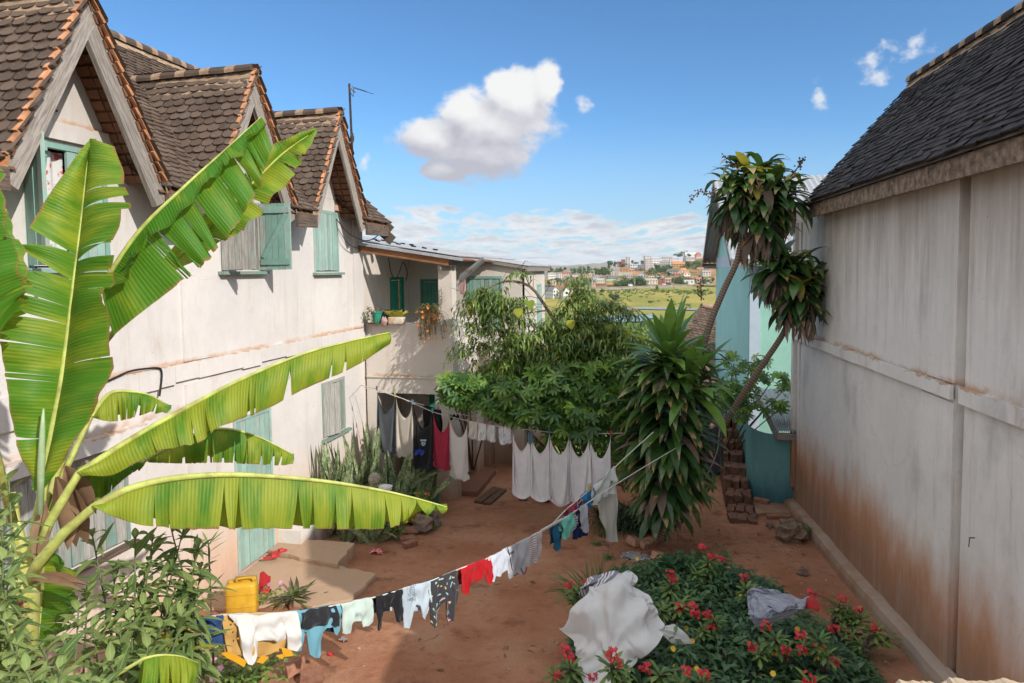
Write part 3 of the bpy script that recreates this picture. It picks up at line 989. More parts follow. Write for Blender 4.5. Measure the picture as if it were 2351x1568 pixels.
mb = MB()
frame(mb, 10.92, 11.85, 4.42, 5.52)
win = mb.build('window', M_TEALPALE, house)
for (h, d) in ((10.975, 1), (11.795, -1)):
 mb = MB()
 planks(mb, (WX - 0.01, h, 0), (0.05, d, 0), 0.405, 4.44, 5.46, (1, 0, 0), 4, 0.03)
 mb.build('shutter', M_TEALPALE, win)
mb = MB()
mb.box(WX + 0.002, WX + 0.09, 10.86, 11.92, 4.36, 4.405)
mb.build('sill', M_TEALWORN, win)
mb = MB()
frame(mb, 8.46, 9.42, 0.10, 2.34)
door = mb.build('door', M_TEALPALE, house)
mb = MB()
planks(mb, (WX - 0.02, 8.52, 0), (0, 1, 0), 0.84, 0.13, 2.28, (1, 0, 0), 7, 0.035)
mb.build('door_leaf', M_TEALPALE, door)
mb = MB()
mb.box(WX + 0.0, WX + 0.02, 9.27, 9.34, 1.1, 1.3)
mb.build('latch', M_IRON, door)
mb = MB()
frame(mb, 11.05, 11.95, 1.43, 2.43)
win = mb.build('window', M_TEALWORN, house)
for (h, d, tl) in ((11.10, 1, 0.30), (11.90, -1, 0.16)):
 mb = MB()
 planks(mb, (WX + 0.0, h, 0), (tl, d, 0), 0.41, 1.45, 2.39, (1, 0, 0), 3, 0.03)
 mb.build('shutter', M_TEALWORN, win)
mb = MB()
mb.box(WX + 0.002, WX + 0.09, 11.0, 12.05, 1.37, 1.415)
mb.build('sill', M_TEALWORN, win)
mb = MB()
frame(mb, 4.9, 6.5, 1.40, 2.50)
win = mb.build('window', M_TEALWORN, house)
for (h, d) in ((4.96, 1), (6.44, -1)):
 mb = MB()
 planks(mb, (WX - 0.005, h, 0), (0, d, 0), 0.735, 1.42, 2.44, (1, 0, 0), 5, 0.03)
 mb.build('shutter', M_TEALWORN, win)
mb = MB()
mb.box(WX + 0.002, WX + 0.08, 4.85, 6.55, 1.34, 1.385)
mb.build('sill', M_DARKWOOD, win)
# low white plinth beside the door
mb = MB()
mb.box(WX + 0.003, -5.50, 9.50, 10.55, -0.15, 0.36)
mb.build('plinth', plaster('whitewash', (0.66, 0.62, 0.58), dirt=(0.45, 0.28, 0.18), zlo=-0.05, zhi=0.22, grime=0.5, seed=3.0), house)
# ------------------------------------------------------------------ cement steps in front of the door
def slab(name, pts, z, drop, m, label, cat, jit=0.02):
 mb = MB()
 c = np.mean([p[:2] for p in pts], axis=0)
 ring = []
 n = len(pts)
 for i in range(n):
  a, b = np.array(pts[i][:2]), np.array(pts[(i + 1) % n][:2])
  k = max(2, int(np.linalg.norm(b - a) / 0.12))
  for q in range(k):
   p = a + (b - a) * q / k
   ring.append(p + np.array([random.uniform(-jit, jit), random.uniform(-jit, jit)]))
 top = [mb.vert((p[0] * 0.985 + c[0] * 0.015, p[1] * 0.985 + c[1] * 0.015, z + random.uniform(-0.004, 0.004))) for p in ring]
 mid = [mb.vert((p[0], p[1], z - 0.03)) for p in ring]
 bot = [mb.vert((p[0] + random.uniform(-jit, jit), p[1] + random.uniform(-jit, jit), z - drop)) for p in ring]
 ct = mb.vert((c[0], c[1], z))
 N = len(ring)
 for i in range(N):
  j = (i + 1) % N
  mb.face((top[i], top[j], ct))
  mb.face((mid[i], mid[j], top[j], top[i]))
  mb.face((bot[i], bot[j], mid[j], mid[i]))
 return tag(mb.build(name, m), label, cat)
q = [onz(px, py, 0.14) for (px, py) in ((714, 1240), (814, 1249), (774, 1299), (722, 1289))]
slab('concrete_step', [(-5.9, 9.7), q[0], q[1], q[2], q[3], (-5.9, 9.2)][::-1], 0.155, 0.4, M_STEP, 'upper earthen cement step beside the white plinth', 'step')
q = [onz(px, py, 0.08) for (px, py) in ((727, 1289), (867, 1319), (807, 1376), (714, 1396), (652, 1384), (560, 1400))]
slab('concrete_step', [(-5.88, 9.15), q[0], q[1], q[2], q[3], q[4], q[5], (-5.88, 7.5)][::-1], 0.095, 0.4, M_STEP,
     'lower wide cement step in front of the pale teal door', 'step')
# ================================================================== annex with veranda behind the left house
ann = thing('veranda_house', (-5.0, 14.5, 0.0), 'low white annex with open corner veranda and grey corrugated iron roof', 'house')
VY, VX, YB = 12.92, -4.02, 15.5
AZ = -0.35
def roofz(x):
 return 4.60 + 0.165 * (-3.97 - x)
mb = MB()
# parapet and lintel over the lower opening (front)
holed_wall(mb, (0, VY, 0), (1, 0, 0), (0, 0, 1), (0, -1, 0), WX + 0.02, VX - 0.28, AZ, 3.36, [(-5.66, -4.42, AZ, 1.94)], 0.22)
mb.box(WX + 0.03, VX - 0.3, VY - 0.03, VY - 0.003, 2.26, 2.30)
# parapet along the side
mb.box(VX - 0.2, VX, VY + 0.30, 15.2, 2.15, 3.43)
mb.box(VX - 0.2, VX, 14.6, 15.2, AZ, 2.14)
# veranda floor slab
mb.box(WX - 0.05, VX - 0.21, VY + 0.23, YB, 2.15, 2.28)
# inner side wall and back wall, upper storey
holed_wall(mb, (WX - 0.02, 0, 0), (0, 1, 0), (0, 0, 1), (1, 0, 0), 12.88, YB + 0.3, AZ, 4.95, [(14.35, 15.18, 2.3, 4.28)], 0.2)
XC = float(ony(1199, 617, YB)[0])
wl = [float(ony(965, 640, YB)[0]), float(ony(1025, 640, YB)[0]), float(ony(1072, 640, YB)[0]), float(ony(1153, 640, YB)[0])]
holed_wall(mb, (0, YB, 0), (1, 0, 0), (0, 0, 1), (0, -1, 0), WX - 0.02, XC, 2.29, roofz(-3.4), [(wl[0], wl[1] + 0.1, 2.92, 4.22), (wl[2], wl[3], 2.98, 4.28)], 0.25)
mb.poly([(WX, YB + 0.01, roofz(-3.4) - 0.02), (-3.4, YB + 0.01, roofz(-3.4) - 0.02), (-3.4, YB + 0.01, roofz(-3.4) + 0.07), (WX, YB + 0.01, roofz(WX) + 0.07)])
# lower storey back walls
mb.box(WX - 0.02, -4.36, YB - 0.6, YB - 0.4, AZ, 2.14)
xa, xb = float(ony(1075, 1090, YB)[0]), float(ony(1128, 1090, YB)[0])
mb.box(-4.35, xb, YB + 0.003, YB + 0.6, AZ, 2.28)
mb.box(xb + 0.003, XC, YB + 0.35, YB + 0.55, AZ, 2.28)
# end wall facing the yard
ye = 18.6
holed_wall(mb, (XC, 0, 0), (0, 1, 0), (0, 0, 1), (1, 0, 0), YB + 0.003, ye, AZ - 3, roofz(XC) - 0.06, [(17.35, 18.05, 2.6, 4.05)], 0.25)
mb.box(-9.5, XC - 0.26, ye - 0.25, ye, AZ - 3, 4.5)
awall = mb.build('wall', M_ANNEX, ann)
# corner pillars
mb = MB()
mb.box(VX - 0.28, VX + 0.0, VY - 0.02, VY + 0.28, 2.30, 4.52)
mb.box(VX - 0.38, VX + 0.02, VY - 0.02, VY + 0.36, AZ - 0.1, 2.29)
mb.build('pillar', M_ANNEX, ann)
# corrugated roof
mb = MB()
def corrugated(mb, x0, x1, y0, y1, zf, pitch=0.085, amp=0.017, along='x', edge=0.0):
 k = int((y1 - y0) / pitch * 4)
 P = []
 for i in range(k + 1):
  y = y0 + (y1 - y0) * i / k
  dz = amp * math.sin(2 * math.pi * (y - y0) / pitch)
  P.append([(x, y, zf(x, y) + dz) for x in np.linspace(x0, x1 + edge * math.sin(i * 0.05), 6)])
 mb.grid(P, None, 0.5)
 mb.grid([[(p[0], p[1], p[2] - 0.006) for p in row] for row in P], None, 0.5)
corrugated(mb, -9.2, -4.02, 13.4, 18.9, lambda x, y: roofz(x) + 0.10)
corrugated(mb, -4.1, XC + 0.16, 15.38, 18.9, lambda x, y: roofz(x) + 0.075)
mb.build('roof', M_ZINC, ann)
mb = MB()
corrugated(mb, -5.2, VX + 0.28, 12.72, 15.36, lambda x, y: roofz(x) + 0.055)
mb.build('roof_sheet', M_RUSTZINC, ann)
mb = MB()
for (px, py) in ((860, 545), (880, 549), (905, 553), (925, 556), (945, 559), (868, 577), (893, 582), (915, 586), (950, 590), (975, 595), (1000, 598)):
 p = ony(px, py, 15.9 if py < 570 else 14.6)
 p = V3(p[0], p[1], roofz(p[0]) + 0.125)
 mb = MB()
 mb.obox(p, (0.05, 0, -0.008), (0, 0.03, 0), (0, 0, 0.022), 0.2, 0, 0.008)
 mb.build('roof_fixing', M_CABLE, ann)
mb = MB()
mb.bar((WX - 0.02, 12.68, roofz(WX) - 0.035), (VX + 0.02, 12.68, roofz(VX) - 0.035), 0.05, 0.13)
mb.build('fascia', M_BROWNWOOD, ann)
mb = MB()
mb.bar((WX - 0.05, 12.64, roofz(WX) + 0.065), (VX + 0.30, 12.64, roofz(VX + 0.3) + 0.065), 0.10, 0.055)
mb.build('flashing', M_ZINC, ann)
mb = MB()
mb.tube([(VX - 0.20, 12.70, roofz(VX) - 0.14), (VX + 0.02, 13.0, roofz(VX) - 0.15)], 0.045, 8)
mb.bar((-9.0, 12.95, 4.62 + 0.8), (VX, 12.95, roofz(VX) - 0.03), 0.08, 0.10)
mb.bar((VX - 0.1, 12.95, roofz(VX) - 0.05), (VX - 0.1, 15.4, roofz(VX) - 0.05), 0.08, 0.10)
mb.build('roof_beam', M_GREYWOOD, ann)
mb = MB()
# bent sheet gutter hanging at the corner
ga, gb = ony(1058, 632, 13.6), ony(1112, 590, 13.5)
gc = [np.array(ga) + (np.array(gb) - np.array(ga)) * i / 10 for i in range(11)]
P = []
for i, p in enumerate(gc):
 row = []
 for q in np.linspace(0, math.pi * 0.75, 7):
  row.append(p + V3(0.0, -0.16 * math.cos(q) + 0.05, -0.14 * math.sin(q) * (1 - 0.4 * i / 10)))
 P.append(row)
mb.grid(P, None, 0.5)
mb.grid([[q + V3(0.0, 0, 0.006) for q in row] for row in P], None, 0.5)
mb.build('gutter', M_ZINC, ann)
mb = MB()
mb.bar((-4.0, YB - 0.09, roofz(-4.0) + 0.02), (XC + 0.12, YB - 0.09, roofz(XC + .12) + 0.02), 0.04, 0.07)
mb.bar((XC + 0.10, YB - 0.05, roofz(XC) - 0.02), (XC + 0.10, ye + 0.2, roofz(XC) - 0.02), 0.06, 0.12)
mb.build('roof_edge', M_GREYWOOD, ann)
# openings
mb = MB()
frame(mb, 14.35, 15.18, 2.3, 4.28, WX - 0.02, 0.06)
d1 = mb.build('door', M_GREENDOOR, ann)
mb = MB()
planks(mb, (WX - 0.05, 14.41, 0), (0, 1, 0), 0.71, 2.31, 4.2, (1, 0, 0), 5, 0.03)
mb.build('door_leaf', M_GREENDOOR, d1)
def front_window(x0, x1, z0, z1, m, k, parent):
 mb = MB()
 y = YB
 for (a, b, c, d) in ((x0, x0 + 0.05, z0, z1), (x1 - 0.05, x1, z0, z1), (x0 + 0.05, x1 - 0.05, z1 - 0.06, z1)):
  mb.box(a, b, y - 0.015, y + 0.05, c, d, random.random())
 w = mb.build('window', m, parent)
 mid = (x0 + x1) / 2
 for (a, sg) in ((x0 + 0.055, 1), (x1 - 0.055, -1)):
  mb = MB()
  planks(mb, (a, y + 0.02, 0), (sg, 0, 0), mid - x0 - 0.06, z0 + 0.01, z1 - 0.07, (0, -1, 0), k, 0.03)
  mb.build('shutter', m, w)
 return w
front_window(wl[0], wl[1] + 0.1, 2.92, 4.22, M_TEALDARK, 3, ann)
front_window(wl[2], wl[3], 2.98, 4.28, M_TEAL, 4, ann)
mb = MB()
frame(mb, 17.35, 18.05, 2.6, 4.05, XC, 0.05)
w3 = mb.build('window', M_TEALPALE, ann)
mb = MB()
planks(mb, (XC - 0.02, 17.40, 0), (0, 1, 0), 0.6, 2.61, 3.99, (1, 0, 0), 4, 0.03)
mb.build('shutter', M_TEALPALE, w3)
# lower green door inside the opening
mb = MB()
planks(mb, (-5.22, YB - 0.64, 0), (1, 0, 0), 0.62, AZ + 0.2, 1.95, (0, -1, 0), 4, 0.03)
tag(mb.build('door', M_GREENDOOR, ann), 'green plank door inside the lower opening')
mb = MB()
planks(mb, (-4.0, YB - 0.02, 0), (1, 0, 0), 0.12, 1.0, 2.0, (0, -1, 0), 1, 0.03)
mb.build('shutter', M_TEALWORN, ann)
mb = MB()
mb.box(WX + 0.05, VX + 0.35, VY + 0.37, YB - 0.61, AZ - 0.3, AZ + 0.22)
mb.build('porch_floor', plaster('red_floor', (0.24, 0.115, 0.075), dirt=(0.20, 0.09, 0.05), zlo=-1, zhi=-0.4), ann)
# ================================================================== right house
RP0 = V3(2.95, 7.23, 0.0)
RD = unit((-0.065, 1.0, 0.0))
RM = unit((1.0, 0.065, 0.0))            # away from the yard
ZU = V3(0, 0, 1)
def rw(s, w, z):
 return RP0 + RD * s + RM * w + ZU * z
rh = thing('tall_house', rw(2.0, 2.0, 0.0), 'tall grey plastered house on the right with dark flat-tile roof and red stained base', 'house')
S0, S1 = -3.05, 6.55
mb = MB()
SG0, SG1 = 0.235, 0.34                   # open joint in the wall
for (a, b, w0) in ((S0, SG0, 0.0), (SG1 - 0.0, S1, -0.03)):
 pass
def rbox(mb, s0, s1, w0, w1, z0, z1, r=0.0, m=0):
 mb.obox(rw((s0 + s1) / 2, (w0 + w1) / 2, (z0 + z1) / 2), RD * (s1 - s0) / 2, RM * (w1 - w0) / 2, ZU * (z1 - z0) / 2, r, m)
rbox(mb, S0, SG0 - 0.002, 0.0, 0.3, -0.2, 5.6)
rbox(mb, SG0, SG1, 0.12, 0.3, -0.2, 5.6)
rbox(mb, SG1 + 0.002, S1, -0.025, 0.3, -0.2, 5.6)
rbox(mb, SG1 + 0.004, SG1 + 0.75, -0.05, -0.027, 0.25, 3.02)
rbox(mb, SG1 + 0.004, SG1 + 0.62, -0.05, -0.027, 3.22, 5.25)
rbox(mb, S1 - 0.16, S1 - 0.002, -0.09, -0.027, 0.22, 5.22)
rbox(mb, S1 - 0.42, S1 - 0.30, -0.05, -0.027, 0.22, 5.22)
s = SG1 + 0.004
while s < S1:
 L = random.uniform(0.5, 1.1)
 e = min(S1 - 0.17, s + L)
 if e > s:
  rbox(mb, s, e - 0.003, -0.09, -0.052, 3.05 + random.uniform(-0.008, 0.008), 3.20)
 s += L
 if s > S1 - 0.2:
  break
rbox(mb, S0, SG0 - 0.004, -0.06, -0.002, 3.04, 3.20)
# end walls, back wall
rbox(mb, S0 - 0.3, S0 - 0.002, 0.0, 3.4, -0.2, 5.6)
rbox(mb, S1 + 0.002, S1 + 0.3, 0.0, 3.4, -2.2, 5.6)
rbox(mb, S0, S1, 3.1, 3.4, -0.2, 5.6)
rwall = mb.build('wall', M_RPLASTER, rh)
# roof measured from the photograph's eave and far verge
pe = onplane(1845, 468, rw(0, -0.30, 0), RM)
SF = float((pe - RP0) @ RD)
REZ = float(pe[2])
pa = onplane(2094, 190, rw(SF, 0, 0), RD)
AW, AZT = float((pa - RP0) @ RM), float(pa[2])
print('right roof: verge s', SF, 'eave z', REZ, 'apex w', AW, 'apex z', AZT)
rv = unit(RM * (AW + 0.30) + ZU * (AZT - REZ))
rn = unit(-RM * (AZT - REZ) + ZU * (AW + 0.30))
RLV = math.hypot(AW + 0.3, AZT - REZ)
RS0 = -3.25
mb = MB()
tiles(mb, rw(RS0, -0.30, REZ), RD, rv, rn, SF - RS0, RLV, 0.19, 0.092, None, False, th=0.02, lift=0.032, seed=77, jit=1.5)
rroof = mb.build('roof', M_SLATE, rh)
mb = MB()
mb.poly([rw(RS0, -0.29, REZ - 0.03), rw(SF, -0.29, REZ - 0.03), rw(SF, AW, AZT - 0.02), rw(RS0, AW, AZT - 0.02)])
mb.poly([rw(RS0, 2 * AW + 0.3, REZ), rw(SF, 2 * AW + 0.3, REZ), rw(SF, AW, AZT - 0.02), rw(RS0, AW, AZT - 0.02)])
for s in (RS0 + 0.02, SF - 0.02):
 mb.poly([rw(s, -0.28, REZ - 0.04), rw(s, AW, AZT - 0.05), rw(s, 2 * AW + 0.28, REZ - 0.04)])
mb.build('roof_boards', M_DARKWOOD, rroof)
mb = MB()
ridge_caps(mb, rw(RS0, AW, AZT + 0.02), rw(SF - 0.05, AW, AZT + 0.02), 0.10, seg=0.42)
mortar_bed(mb, rw(RS0, AW, AZT + 0.02), rw(SF - 0.05, AW, AZT + 0.02), 0.20, 1.3, 40, 9)
mb.build('ridge_cap', [M_SLATE, M_MORTAR], rh)
FB = float(onplane(2351, 370, rw(0, -0.22, 0), RM)[2])
mb = MB()
s = RS0
for e in (-2.0, 0.6, 2.9, SF - 0.1):
 mb.obox(rw((s + e) / 2, -0.215, (FB + REZ - 0.035) / 2), RD * ((e - s) / 2 - 0.003), RM * 0.02, ZU * ((REZ - 0.035 - FB) / 2), random.random())
 s = e
mb.build('fascia', M_FASCIA_R, rh)
mb = MB()
rbox(mb, RS0, SF - 0.12, -0.194, -0.002 - 0.05, FB + 0.05, FB + 0.08)
mb.build('soffit', M_DARKWOOD, rh)
# unseen low wing added out of view to shade the flower bed and blanket
mb = MB()
rbox(mb, -8.4, S0 - 0.31, 0.05, 3.0, -0.2, 4.30)
mb.build('shade_wing_wall', M_RPLASTER, rh)
mb = MB()
tiles(mb, rw(-8.5, -0.2, 4.22), RD, unit(RM * 3.2 + ZU * 0.4), unit(ZU * 3.2 - RM * 0.4), 8.4 + S0 - 0.25, 3.3, 0.24, 0.2, None, False, seed=78)
mb.poly([rw(-8.5, -0.2, 4.22), rw(S0 - 0.31, -0.2, 4.22), rw(S0 - 0.31, 3.0, 4.62), rw(-8.5, 3.0, 4.62)])
mb.build('shade_wing_roof', M_SLATE, rh)
# kerb at the foot of the wall
mb = MB()
n = 70
P = []
for i in range(n + 1):
 s = S0 + (S1 - S0 - 0.05) * i / n
 zz = gz(*rw(s, -0.2, 0)[:2])
 a, b = 0.012 * mnoise.noise(Vector((s * 3, 1, 0))), 0.02 * mnoise.noise(Vector((s * 2.2, 5, 0)))
 P.append([rw(s, -0.20 + a, zz - 0.1), rw(s, -0.19 + a, zz + 0.10), rw(s, -0.172 + a, zz + 0.175 + b), rw(s, -0.10, zz + 0.195 + b), rw(s, -0.02, zz + 0.20 + b)])
mb.grid(P, None, 0.5)
mb.poly([P[-1][0], P[-1][1], P[-1][2], P[-1][3], P[-1][4], rw(S1 - 0.05, -0.02, -0.3)])
mb.build('kerb', M_CONC, rh)
mb = MB()
p = onplane(2238, 1235, rw(0, -0.03, 0), RM)
mb.tube([p, p - RM * 0.05 + V3(0, 0, 0.0)], 0.006, 6)
mb.tube([p - RM * 0.045, p - RM * 0.05 - ZU * 0.09], 0.005, 6)
mb.build('iron_hook', M_IRON, rh)
# ================================================================== teal house beyond
M_MINT = plaster('mint_paint', (0.33, 0.60, 0.51), streak=(0.25, 0.42, 0.36), dirt=(0.22, 0.40, 0.36), zlo=-1, zhi=1.2, grime=0.35, seed=17.0)
M_AQUA = plaster('aqua_paint', (0.34, 0.62, 0.60), streak=(0.14, 0.30, 0.31), dirt=(0.06, 0.19, 0.22), zlo=0.0, zhi=1.6, grime=0.4, seed=21.0)
M_PALEBLUE = plaster('pale_blue_trim', (0.50, 0.60, 0.70), streak=(0.38, 0.46, 0.52), grime=0.3, seed=22.0, zlo=-3, zhi=-2)
th_ = thing('teal_house', (4.0, 20.0, 0.0), 'two storey turquoise house with pale blue trim and iron roof behind the leaning tree', 'house')
TY = 17.0
TX = float(ony(1721, 700, TY)[0])
TY1 = float(onx(1634, 640, TX)[1])
zt = 6.6
VX_ = TX - 0.5
ea, eb = onx(1612, 604, VX_), onx(1627, 490, VX_)
pit = (eb[2] - ea[2]) / (ea[1] - eb[1])
RYM = (TY - 0.5 + ea[1]) / 2
RZM = float(ea[2] + pit * (ea[1] - RYM))
print('teal house far eave', ea, 'ridge', RYM, RZM)
YF = float(ea[1]) - 0.45
mb = MB()
mb.box(TX, TX + 5.5, TY, YF, -4.0, float(ea[2]) - 0.02)
for x in (TX, TX + 5.5):
 mb.poly([(x, TY, ea[2] - 0.05), (x, YF, ea[2] - 0.05), (x, RYM, RZM - 0.25)])
mb.build('wall', M_MINT, th_)
mb = MB()
mb.box(TX - 0.012, TX - 0.002, TY + 0.004, YF, -4.0, 4.42)
mb.poly([(TX - 0.008, TY + 0.3, 4.80), (TX - 0.008, YF, 4.80), (TX - 0.008, RYM, RZM - 0.30)])
mb.build('side_paint', M_AQUA, th_)
mb = MB()
mb.box(TX + 0.0, TX + 0.24, TY - 0.03, TY - 0.004, -4.0, 4.4)
mb.box(TX - 0.02, TX - 0.002, TY + 0.004, YF, 4.423, 4.797)
mb.build('trim', M_PALEBLUE, th_)
mb = MB()
k = 160
for (y0, y1) in ((float(ea[1]), RYM), (TY - 0.5, RYM)):
 P = []
 for i in range(k + 1):
  dz = 0.018 * math.sin(i * math.pi / 2)
  x = VX_ + (TX + 6.0 - VX_) * i / k
  P.append([(x, y0, float(ea[2]) + dz), (x, y1, RZM + dz)])
 mb.grid(P, None, 0.5)
mb.build('roof', M_ZINC, th_)
mb = MB()
for y0 in (float(ea[1]), TY - 0.5):
 mb.bar((VX_ + 0.02, y0, float(ea[2]) - 0.09), (VX_ + 0.02, RYM, RZM - 0.09), 0.04, 0.15)
 mb.bar((VX_ + 0.02, y0, float(ea[2]) - 0.09), (TX + 6, y0, float(ea[2]) - 0.09), 0.04, 0.14)
mb.box(VX_ + 0.05, TX - 0.01, YF - 0.2, YF + 0.3, float(ea[2]) - 0.22, float(ea[2]) - 0.12)
mb.build('roof_edge', M_GREYWOOD, th_)
mb = MB()
mb.box(TX + 0.9, TX + 3.9, TY - 0.16, TY - 0.004, 1.5, 1.75)
mb.build('ledge', M_CONC, th_)
# lean-to against the right house
lt = thing('shed', (2.0, 14.5, 0.0), 'small turquoise lean-to shed with corrugated iron roof at the foot of the brick steps', 'shed')
LY = 13.75
x0, x1 = float(ony(1738, 1080, LY)[0]), float(ony(1812, 1080, LY)[0])
zr0 = float(ony(1785, 990, LY - 0.25)[2])
zr1 = float(ony(1740, 905, LY + 2.0)[2])
xl = float(ony(1688, 930, LY + 2.6)[0])
M_SHEDWALL = plaster('shed_turquoise', (0.16, 0.36, 0.37), streak=(0.045, 0.15, 0.18), dirt=(0.05, 0.15, 0.17), zlo=-0.2, zhi=0.55, grime=0.85, seed=40.0)
mb = MB()
arc = [V3(x1 + 0.10, LY, 0), V3(x0 + 0.28, LY + 0.02, 0), V3(x0 + 0.05, LY + 0.16, 0), V3(x0 - 0.12, LY + 0.55, 0), V3((x0 + xl) / 2, LY + 1.4, 0), V3(xl, LY + 2.6, 0)]
arc = lerp_path(arc, 24)
mb.grid([[V3(p[0], p[1], -0.4), V3(p[0], p[1], zr0 - 0.12 + (zr1 - zr0) * (p[1] - LY) / 2.3)] for p in arc], None, 0.5)
mb.build('wall', M_SHEDWALL, lt)
mb = MB()
k = 34
xr0, xr1 = float(ony(1785, 990, LY - 0.25)[0]), x1 + 0.25
xt0 = float(ony(1740, 905, LY + 2.0)[0])
P = []
for i in range(k * 2 + 1):
 f = i / (k * 2)
 dz = 0.018 * math.sin(i * math.pi * 0.45)
 P.append([(xr0 + (xr1 - xr0) * f, LY - 0.25, zr0 + dz), (xt0 + (xr1 + 0.9 - xt0) * f, LY + 2.3, zr1 + 0.08 + dz)])
mb.grid(P, None, 0.5)
mb.build('roof', M_ZINC, lt)
mb = MB()
mb.bar((xr0, LY - 0.20, zr0 - 0.10), (xt0, LY + 2.2, zr1 - 0.02), 0.05, 0.16)
mb.bar((xr0, LY - 0.22, zr0 - 0.10), (xr1, LY - 0.22, zr0 - 0.10), 0.05, 0.13)
mb.build('fascia', M_GREYWOOD, lt)
# tiled roof of a house lower down the slope
rf = thing('cottage', onz(1600, 800, 0.0), 'small cottage down the slope with rough brown tiled roof, left of the turquoise house', 'house')
yb = 30.0
A, B_, C_ = ony(1560, 790, yb), ony(1612, 702, yb + 2.0), ony(1680, 716, yb + 2.0)
D_ = ony(1690, 800, yb)
cu = unit(np.array(C_) - np.array(B_))
cv = unit(np.array(B_) - np.array(A))
cn = unit(np.cross(cu, cv))
if cn[2] < 0:
 cn = -cn
mb = MB()
lvv = np.linalg.norm(np.array(B_) - np.array(A))
tiles(mb, A, cu, cv, cn, 4.0, lvv, 0.22, 0.16, None, True, seed=5, lift=0.05)
mb.poly([A - cn * 0.02, A + cu * 4 - cn * 0.02, np.array(B_) + cu * 4 - cn * 0.02, np.array(B_) - cn * 0.02])
mb.build('roof', M_TILE, rf)
mb = MB()
ridge_caps(mb, B_, np.array(B_) + cu * 4.0, 0.14, seg=0.4)
mb.build('ridge_cap', [M_MORTAR, M_MORTAR], rf)
mb = MB()
lo = np.array(A)
mb.box(lo[0] + 0.4, lo[0] + 4.0, yb + 0.4, yb + 3.4, lo[2] - 6.0, lo[2] - 0.05)
mb.build('wall', M_CONC, rf)
# rough cement parapet of the house the photograph is taken from
mb = MB()
pa_, pb_ = at(2012, 1562, 1.75), at(2351, 1562, 1.75)
n = 60
P = []
for i in range(n + 1):
 f = i / n
 c = pa_ + (pb_ + (pb_ - pa_) * 0.35 - pa_) * f
 e = 0.012 * mnoise.noise(Vector((f * 9, 0, 2))) + 0.006 * mnoise.noise(Vector((f * 33, 0, 2)))
 edge = -0.05 * max(0.0, 1 - f * 9) ** 2
 top = c[2] + 0.012 + e + edge
 b = V3(0.02, -1, 0) * 0.22
 P.append([V3(c[0], c[1], 2.3), V3(c[0], c[1] + e, top - 0.03), V3(c[0], c[1] - 0.02 + e, top), V3(c[0], c[1] - 0.2, top - 0.004 + e), V3(c[0], c[1] - 0.22, top - 0.03), V3(c[0], c[1] - 0.22, 2.3)])
mb.grid(P, None, 0.5)
mb.poly([P[0][q] for q in (5, 4, 3, 2, 1, 0)])
tag(mb.build('parapet', plaster('speckled_cement', (0.46, 0.36, 0.25), streak=(0.20, 0.15, 0.10), grime=0.3, soot=0.5, zlo=-5, zhi=-4, seed=2.0)),
 'rough speckled cement parapet top at the near edge', 'parapet')
# ================================================================== fields, road, town, hills
random.seed(5)
def Z(X, Y):
 return ((2150 + X / 3.3586) / 1.742, (980 + Y / 3.3586) / 1.742)
def hor(px):
 return 617.5 - 0.0113 * (px - 1517)
FZ = -13.2
def m_field(t):
 p = t.pos()
 n = t.noise(t.mul(p, (1.0, 0.35, 1.0)), 0.02, 6.0, 0.6)
 n2 = t.noise(t.mul(p, (0.6, 1.6, 1.0)), 0.09, 6.0, 0.65)
 n3 = t.noise(p, 0.8, 4.0, 0.7)
 c = t.mix(t.smooth(n, 0.35, 0.65), (0.20, 0.215, 0.045), (0.40, 0.31, 0.085))
 c = t.mix(t.math('MULTIPLY', t.smooth(n2, 0.5, 0.72), 0.7), c, (0.36, 0.27, 0.10))
 c = t.mix(t.math('MULTIPLY', t.smooth(n2, 0.44, 0.30), 0.6), c, (0.085, 0.135, 0.030))
 y = t.xyz(p)[1]
 c = t.mix(t.math('MULTIPLY', t.smooth(y, 330.0, 230.0), t.smooth(n3, 0.3, 0.6)), c, (0.115, 0.185, 0.038))
 c = t.mix(1.0, c, t.lin(n3, 0.3, 0.7, 0.75, 1.25), 'MULTIPLY')
 return bsdf(t, c, 0.95, None, spec=0.1)
mb = MB()
mb.grid([[(x, y, FZ + 0.25 * mnoise.noise(Vector((x * 0.02, y * 0.02, 0)))) for x in np.linspace(-420, 420, 60)] for y in np.linspace(58, 705, 60)])
tag(mb.build('field', mat('marsh_grass', m_field), None, True), kind='structure')
def m_water(t):
 n = t.noise(t.mul(t.pos(), (1.0, 0.4, 1.0)), 1.2, 3.0)
 return bsdf(t, (0.06, 0.10, 0.15), 0.12, t.bump(n, 0.05, 0.1), spec=0.5)
def wpoly(name, pts, z, m, seed, jit=1.2, k=10):
 mb = MB()
 P = []
 n = len(pts)
 for i in range(n):
  a, b = onz(pts[i][0], pts[i][1], z), onz(pts[(i + 1) % n][0], pts[(i + 1) % n][1], z)
  for q in range(k):
   p = a + (b - a) * q / k
   P.append((p[0] + random.uniform(-jit, jit), p[1] + random.uniform(-jit, jit) * 1.5, z))
 mb.poly(P)
 return mb.build(name, m)
M_WATER = mat('pond_water', m_water)
tag(wpoly('pond', [(1356, 730), (1385, 725), (1425, 722.5), (1470, 721), (1500, 722), (1510, 728), (1480, 737), (1420, 739), (1370, 736)], FZ + 0.35, M_WATER, 1), kind='structure')
tag(wpoly('channel', [(1428, 707), (1480, 705), (1550, 706.5), (1600, 708), (1600, 712), (1545, 711), (1480, 709.5), (1440, 710)], FZ + 0.35, M_WATER, 2, 0.6), kind='structure')
